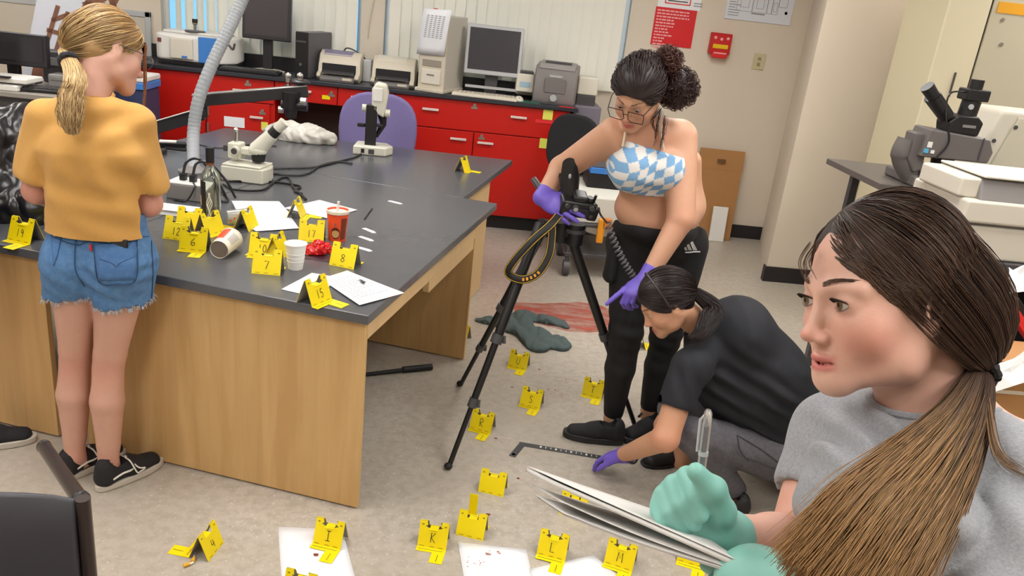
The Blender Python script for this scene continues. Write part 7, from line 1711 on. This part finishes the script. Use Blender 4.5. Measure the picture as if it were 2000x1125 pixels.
    ch([(1295, 970, .96), (1298, 966, .94), (1308, 1002, .918), (1338, 1036, .925)], [.012, .012, .011, .009], .0025)
    ch([(1287, 988, .965), (1287, 988, .945), (1297, 1018, .928), (1324, 1046, .935)], [.011, .011, .010, .0085], .0025)
    ch([(1408, 1052, .95), (1409, 1000, .925), (1392, 955, .90), (1358, 922, .888)], [.0185, .0170, .0140, .0105], .008)
    hg.cap(K(1395, 1035, .955), wrR, .032, .0315, .012); hg.cap(wrR, K(1420, 1052, .968), .034, .034, .004)
    hg.plane(wrR+unit(elR-wrR)*.012, unit(elR-wrR), .0)
    V2, F2 = hg.net(); V2 = smooth_mesh(V2, F2, 1); N2 = normals(V2, F2); V2 = V2+N2*(.0006*Wob(3, 150)(V2))[:, None]; np_mesh('glove', V2, F2, M_teal, t, off)
    # supporting hand under the notebook
    hg = Field(K(1450, 1110, .89)-np.array([.16, .15, .12]), K(1450, 1110, .89)+np.array([.16, .15, .12]), .003)
    ch([(1450, 1120, .90), (1400, 1098, .935), (1352, 1074, .965), (1326, 1063, .98)], [.018, .0115, .0085, .0055]); ch([(1450, 1135, .89), (1410, 1118, .915), (1380, 1104, .935)], [.018, .0115, .0085]); ch([(1455, 1160, .87), (1420, 1145, .89), (1395, 1135, .905)], [.018, .0115, .009]); ch([(1465, 1180, .86), (1435, 1175, .87), (1415, 1170, .88)], [.016, .011, .009])
    hg.ell(K(1475, 1135, .87), (.045, .035, .032), None, .012); hg.cap(K(1475, 1128, .87), K(1570, 1158, .82), .034, .036, .015); ch([(1490, 1118, .88), (1462, 1100, .895), (1432, 1093, .91)], [.016, .012, .009], .008)
    hg.plane(K(1555, 1155, .82), CR, .0); V2, F2 = hg.net(); np_mesh('glove', smooth_mesh(V2, F2, 1), F2, M_teal, t, off)
    # hair
    ln = ((0, .088, .068), (0, .002, -.042)); hair_cap(t, off, hc, Rh, s, (44, 31, 26), grow=.003, line=ln, h=.0035, hr=(.96, .89, .95))
    tie = np.array([-.046, -.102, -.098]); P_ = swept(4300, tie, hc, Rh, s, 21, line=ln, grow=.008, lift=.004, k=16, zmin=-.2, over=.08, tol=.005, hr=(.96, .89, .95))
    rr = np.random.RandomState(8); cols = hair_cols(len(P_), (58, 40, 33), (118, 88, 66), 5, .55); strands('hair_strands', P_, .0008, M_hair, t, off, cols)
    tw = P(*tie); tail = [tw, K(1905, 770, .955), K(1868, 850, .90), K(1800, 945, .835), K(1712, 1050, .785), K(1610, 1190, .75)]
    P_ = ponytail(tail, [.014, .026, .038, .052, .064, .070], 3650, 12, k=20, flat=unit(CR*.75-CU*.65), wave=.003, wfreq=9, tipvar=.15, fringe=.03)
    strands('ponytail', P_, .00075, M_hair, t, off, ombre(len(P_), 20, (62, 43, 34), (180, 138, 90), 6, .42, .10))
    scrunchie(t, off, tw*.72+tail[1]*.28, tail[1]-tw, .0155, mat('hair_elastic', (22, 20, 22), .7), th=.42)
    P_ = ponytail([P(.0, .089, .072), P(.012, .096, .05), P(-.002, .098, .028)], [.007, .008, .008], 18, 30, fringe=.02); strands('fringe_wisps', P_, .0004, M_hair, t, off, hair_cols(len(P_), (70, 48, 38), (120, 90, 70), 4, .5))
    P_ = ponytail([tw, K(1938, 850, .89), K(1960, 900, .86), K(2010, 930, .84)], [.004, .006, .009, .01], 30, 31, fringe=.03); strands('loose_lock', P_, .0007, M_hair, t, off, hair_cols(len(P_), (110, 82, 58), (176, 140, 100), 4, .5))
writer()
def notebook_pen():
    K = ond; P1, P2, P3 = K(1028, 913, 1.12), K(1326, 1015, 1.0), K(1455, 1104, .85); c = P2; es, et = P1-P2, P3-P2; n = unit(np.cross(et, es)); n = n if n @ CU > 0 else -n
    t = thing('notebook', 'open white notebook with loose pages held in teal gloves', 'notebook', V3(c))
    M_pg = mat('notebook_paper', (214, 212, 208), .8); M_cov = mat('notebook_cover', (176, 170, 166), .6)
    def sheet_(nm, m, off0, flare, th, s1=1.0, bend=0.0):
        es2 = K(1078, 937, .985)-P3
        gr = [[(es*(1-v)+es2*v)*s1*q+et*v+n*(off0+flare*q**1.6+bend*math.sin(PI*q)) for q in np.linspace(0, 1, 14)] for v in np.linspace(0, 1, 6)]; MB().sheet(gr).build(nm, m, t, smooth=True, solid=th)
    sheet_('page_stack', M_pg, -.003, .0, .005); sheet_('page', M_pg, .0015, .001, .0008)
    sheet_('loose_page', M_pg, -.008, -.012, .001, .93, -.006); sheet_('loose_page', M_pg, -.010, -.022, .001, .9, -.007); sheet_('back_cover', M_cov, -.012, -.022, .0015, .88, -.006)
    MB().tube([P2-c-n*.006-es*.004, P3-c-n*.006-es*.004], .0075, 10).build('spine', M_cov, t, smooth=True)
    a, b_ = K(1356, 1030, .928), K(1384, 800, .90); d = unit(b_-a); t = thing('ballpoint_pen', 'clear ballpoint pen gripped in the teal gloved hand', 'pen', V3(a))
    L = np.linalg.norm(b_-a); M_clear = mat('pen_clear', (232, 234, 238), .06, trans=.85, spec=.6)
    MB().tube([d*.012, d*.03, d*(L-.02), d*(L-.004), d*L], [.0028, .0052, .0052, .0048, .003], 14).build('barrel', M_clear, t, smooth=True); MB().tube([d*0, d*.008, d*.014], [.0005, .0018, .003], 10).build('tip', M_chrome, t, smooth=True)
    MB().tube([d*.014, d*(L-.02)], .0019, 8).build('ink_tube', M_dgrey, t, smooth=True); u = unit(-CR+.0*CU); MB().tube([d*(L-.05)+u*.0075, d*(L-.012)+u*.0078, d*(L-.006)+u*.003], [.0016, .0018, .0016], 8).build('clip', M_silver, t, smooth=True); MB().tube([d*(L-.055), d*(L-.05)], .0057, 14).build('ring', M_silver, t, smooth=True)
notebook_pen()
# ================================================================== tripod and camera
def tripod():
    A = ony(1094, 446, 3.12); feet = [onz(875, 916), onz(898, 754), onz(1243, 840)]; hinge = [ony(1056, 436, 3.06), ony(1066, 440, 3.18), ony(1120, 476, 3.12)]
    t = thing('tripod', 'black camera tripod with three clamped telescopic legs', 'tripod', (A[0], A[1], 0)); off = t.location
    M_t = mat('tripod_black', (24, 24, 26), .35); M_cl = mat('clamp_grey', (70, 70, 72), .35)
    for h_, ft in zip(hinge, feet):
        d = ft-h_; u, v = perp(d)
        lg = MB().tube([h_, h_+d*.48], [.021, .019], 12).build('leg', M_t, t, smooth=True, off=off)
        MB().tube([h_+d*.44, h_+d*.74], .0145, 12).build('leg_section', M_t, lg, smooth=True, off=off); MB().tube([h_+d*.7, h_+d*.985], .0105, 12).build('leg_section', M_t, lg, smooth=True, off=off)
        for q, r in ((.47, .024), (.73, .019)):
            MB().tube([h_+d*(q-.018), h_+d*(q+.018)], r, 12).tube([h_+d*(q-.012)+CR*r, h_+d*(q+.02)+CR*r*1.5], .007, 8).build('clamp', M_cl, lg, smooth=True, off=off)
        MB().ball(ft+np.array([0, 0, .014]), (.017, .017, .014)).build('rubber_foot', M_blackm, lg, smooth=True, off=off)
    MB().cyl(A+np.array([0, 0, -.05]), A+np.array([0, 0, .03]), .045, .04, seg=20).build('collar', M_t, t, smooth=True, off=off)
    for h_ in hinge: MB().tube([A, h_], [.022, .022], 10).build('hinge_arm', M_t, t, smooth=True, off=off)
    C0 = ony(1122, 462, 3.10); MB().tube([A, C0], [.03, .03], 12).cyl(C0+np.array([0, 0, -.03]), C0+np.array([0, 0, .055]), .036, .04, seg=20).build('pan_head', M_t, t, smooth=True, off=off)
    MB().cyl(C0+np.array([0, 0, .02]), C0+np.array([0, 0, .035]), .043, seg=20).build('head_ring', M_cl, t, smooth=True, off=off)
    e = ony(1042, 350, 3.32); MB().tube([C0+np.array([0, .03, .05]), e], .010, 10).build('pan_handle', M_t, t, smooth=True, off=off); MB().tube([e+(C0-e)*.22, e], .015, 10).build('handle_grip', M_dgrey, t, smooth=True, off=off)
    # small spreader between legs
    a, b_ = onz(1243, 840)+np.array([0, 0, .07]), onz(1262, 812)+np.array([0, 0, .05]); MB().tube([a, b_], .006, 8).build('spreader_arm', M_t, t, smooth=True, off=off)
    # camera
    c = ony(1126, 402, 3.07); t2 = thing('dslr_camera', 'black digital camera with a petal lens hood on the tripod', 'camera', V3(c)); o2 = c
    Rc = rotm(.35, .08, .15)
    MB().box(-.07, .072, -.035, .035, -.035, .035, Rc).build('body', M_black, t2, bevel=.012, seg=3); MB().box(-.028, .03, -.03, .035, .03, .058, Rc).build('viewfinder_hump', M_black, t2, bevel=.01)
    MB().box(.04, .085, -.045, .02, -.038, .02, Rc).build('grip', M_blackm, t2, bevel=.012); MB().box(-.02, .06, -.04, -.034, -.03, .012, Rc).build('rear_screen', M_screen, t2, bevel=.003)
    for x, z, r in ((-.015, .012, .014), (.05, .022, .010), (.055, -.012, .008), (-.05, .02, .009)): MB().cyl(Rc @ np.array([x, -.034, z]), Rc @ np.array([x, -.046, z]), r, seg=16).build('dial', M_dgrey, t2, smooth=True)
    MB().cyl(Rc @ np.array([-.015, -.046, .012]), Rc @ np.array([-.015, -.048, .012]), .009, seg=16).build('dial_mark', M_silver, t2); MB().cyl(Rc @ np.array([.045, .0, .035]), Rc @ np.array([.045, .0, .048]), .013, seg=14).build('mode_dial', M_dgrey, t2, smooth=True); MB().cyl(Rc @ np.array([.062, -.0, .035]), Rc @ np.array([.064, 0, .062]), .006, seg=10).build('shutter_button', M_black, t2, smooth=True)
    q0, q1 = ony(1113, 372, 3.10)-c, ony(1110, 318, 3.12)-c; ax = unit(q1-q0); u, v = perp(ax)
    MB().tube([q0-ax*.05, q0+ax*.02], [.034, .036], 20).build('lens_barrel', M_black, t2, smooth=True)
    # petal hood: a flared shell with notches
    L = np.linalg.norm(q1-q0)+.02; vs, fs = [], []; n = 48
    for k in range(n):
        a_ = 2*PI*k/n; hgt = L*(.72+.28*math.copysign(abs(math.cos(2*a_))**.4, math.cos(2*a_))); dr = math.cos(a_)*u+math.sin(a_)*v
        for r0, hh in ((.035, 0), (.043, hgt), (.0405, hgt), (.033, 0)): vs.append(q0+ax*hh+dr*r0)
    for k in range(n):
        for j in range(4): a_, b2 = 4*k+j, 4*k+(j+1) % 4; fs.append((a_, b2, 4*((k+1) % n)+(j+1) % 4, 4*((k+1) % n)+j))
    MB().add(vs, fs).build('lens_hood', M_black, t2, smooth=True)
    p = q0+ax*.05-CF*.043; MB().ball(p, (.006, .003, .010), 8, 6).build('hood_mark', M_silver, t2, smooth=True)
    # strap: flat band with yellow edges
    pts = [ony(x, y, Y) for x, y, Y in ((1092, 420, 3.0), (1074, 440, 2.95), (1040, 470, 2.93), (1004, 510, 2.93), (993, 534, 2.94), (1020, 546, 2.94), (1050, 534, 2.95), (1072, 500, 2.97), (1078, 462, 3.0), (1078, 432, 3.02))]
    path = bez(*pts, n=8); t3 = thing('camera_strap', 'black camera strap with yellow edging looping below the camera', 'strap', V3(pts[4])); wv = np.array([.35, -.4, .85])
    def band(nm, m, a_, b2, e):
        vs = []
        for i, p_ in enumerate(path):
            d = unit(path[min(i+1, len(path)-1)]-path[max(i-1, 0)]); u_ = unit(np.cross(d, CF+.3*CR)); nn = np.cross(d, u_); vs.append([p_+u_*a_+nn*e-pts[4], p_+u_*b2+nn*e-pts[4]])
        MB().sheet(vs).build(nm, m, t3, smooth=True, solid=.0016)
    band('webbing', M_blackm, -.017, .017, 0)
    for e in (-.0012, .0012): band('yellow_edge', mat('strap_yellow', (206, 168, 40), .6), .0125, .0145, e); band('yellow_edge', MATS['strap_yellow'], -.0145, -.0125, e)
    k0 = len(path)*11//20
    for j in range(5):
        i = k0+j*2; p_ = path[i]; d = unit(path[i+1]-path[i-1]); u_ = unit(np.cross(d, CF+.3*CR)); nn = np.cross(d, u_)
        MB().add([p_+u_*a_+d*b2-CF*.004-pts[4] for a_, b2 in ((-.006, 0), (-.006, .008), (.006, .008), (.006, 0))], [(0, 1, 2, 3)]).build('strap_lettering', mat('strap_orange', (222, 150, 30), .6), t3)
    # coiled sync cord
    a, b_ = ony(1186, 436, 3.0), ony(1246, 552, 2.95); d = b_-a; u, v = perp(d); n = 15
    t4 = thing('coiled_cord', 'grey coiled cord hanging in front of the black leggings', 'cord', V3(a)); MB().tube([d*q+.012*(math.cos(q*n*2*PI)*u+math.sin(q*n*2*PI)*v)+np.array([0, 0, -.02*math.sin(PI*q)]) for q in np.linspace(0, 1, n*10)], .0038, 6).build('coil', mat('cord_grey', (104, 102, 106), .4), t4, smooth=True)
    MB().tube(bez((0, 0, 0), (-.03, .01, .03), c-a+np.array([.09, 0, 0]), n=8), .004, 6).build('lead', M_black, t4, smooth=True)
    p = ony(1180, 447, 5.22); t5 = thing('orange_clamp', 'orange clamp hooked on the front of the cart', 'clamp', V3(p)); M_or = mat('clamp_orange', (230, 150, 30), .45); MB().box(-.045, .0, -.02, .02, -.1, .07).build('jaw', M_or, t5, bevel=.008); MB().box(-.02, .045, -.02, .02, .0, .075).build('jaw', mat('clamp_orange2', (206, 120, 40), .45), t5, bevel=.008)
tripod()
# foreground chair at the lower left
def near_chair():
    z = .90; a, b_ = onz(-60, 962, z), onz(148, 962, z); d = unit(b_-a); n_ = np.array([-d[1], d[0], 0]); t = thing('stacking_chair', 'dark grey plastic chair back at the lower left corner', 'chair', (b_[0]-.24*d[0], b_[1]-.24*d[1], 0), math.atan2(d[1], d[0]))
    M_c = mat('chair_plastic', (62, 62, 68), .5, noise=(200, .15), rgb2=(52, 52, 58)); M_tb = mat('chair_tube', (66, 56, 54), .3, metal=.6)
    n = 16; gr = []
    for i in range(n+1):
        q = i/n; zz = z-.4*q; gr.append([((k/12-.5)*.48*(1-.02*q), -.02*math.cos((k/12-.5)*2.4)+.03*q*q+(.02*(1-min(q*8, 1))**2), zz-(.012*(1-min(1, q*6))*abs(k/12-.5)**4*30)) for k in range(13)])
    MB().sheet(gr).build('backrest', M_c, t, smooth=True, solid=.022, bevel=.008)
    MB().box(-.22, .22, -.46, -.03, .44, .465).build('seat', M_c, t, bevel=.012)
    for s_ in (-1, 1):
        MB().tube(bez((s_*.25, .0, z-.012), (s_*.25, .0, .7), (s_*.245, .0, .45), (s_*.25, .05, .01), n=6), .0125, 10).build('leg', M_tb, t, smooth=True); MB().tube(bez((s_*.245, -.03, .44), (s_*.245, -.4, .44), (s_*.25, -.44, .4), (s_*.25, -.46, .01), n=6), .0125, 10).build('leg', M_tb, t, smooth=True)
    # tube running away from the top corner
    q = ony(157, 976, b_[1]+.02); e = onz(86, 872, .80); Lq = Matrix.Rotation(-t.rotation_euler.z, 3, 'Z')
    tb = [np.array(Lq @ (Vector(p)-Vector(t.location))) for p in (q, q+(e-q)*.5, e)]; MB().tube(tb, .0135, 12).build('arm_tube', M_tb, t, smooth=True); MB().ball(tb[0], .017, 12, 8).build('end_cap', M_black, t, smooth=True); MB().ball(tb[2], .0145, 12, 8).build('end_cap', M_black, t, smooth=True)
near_chair()
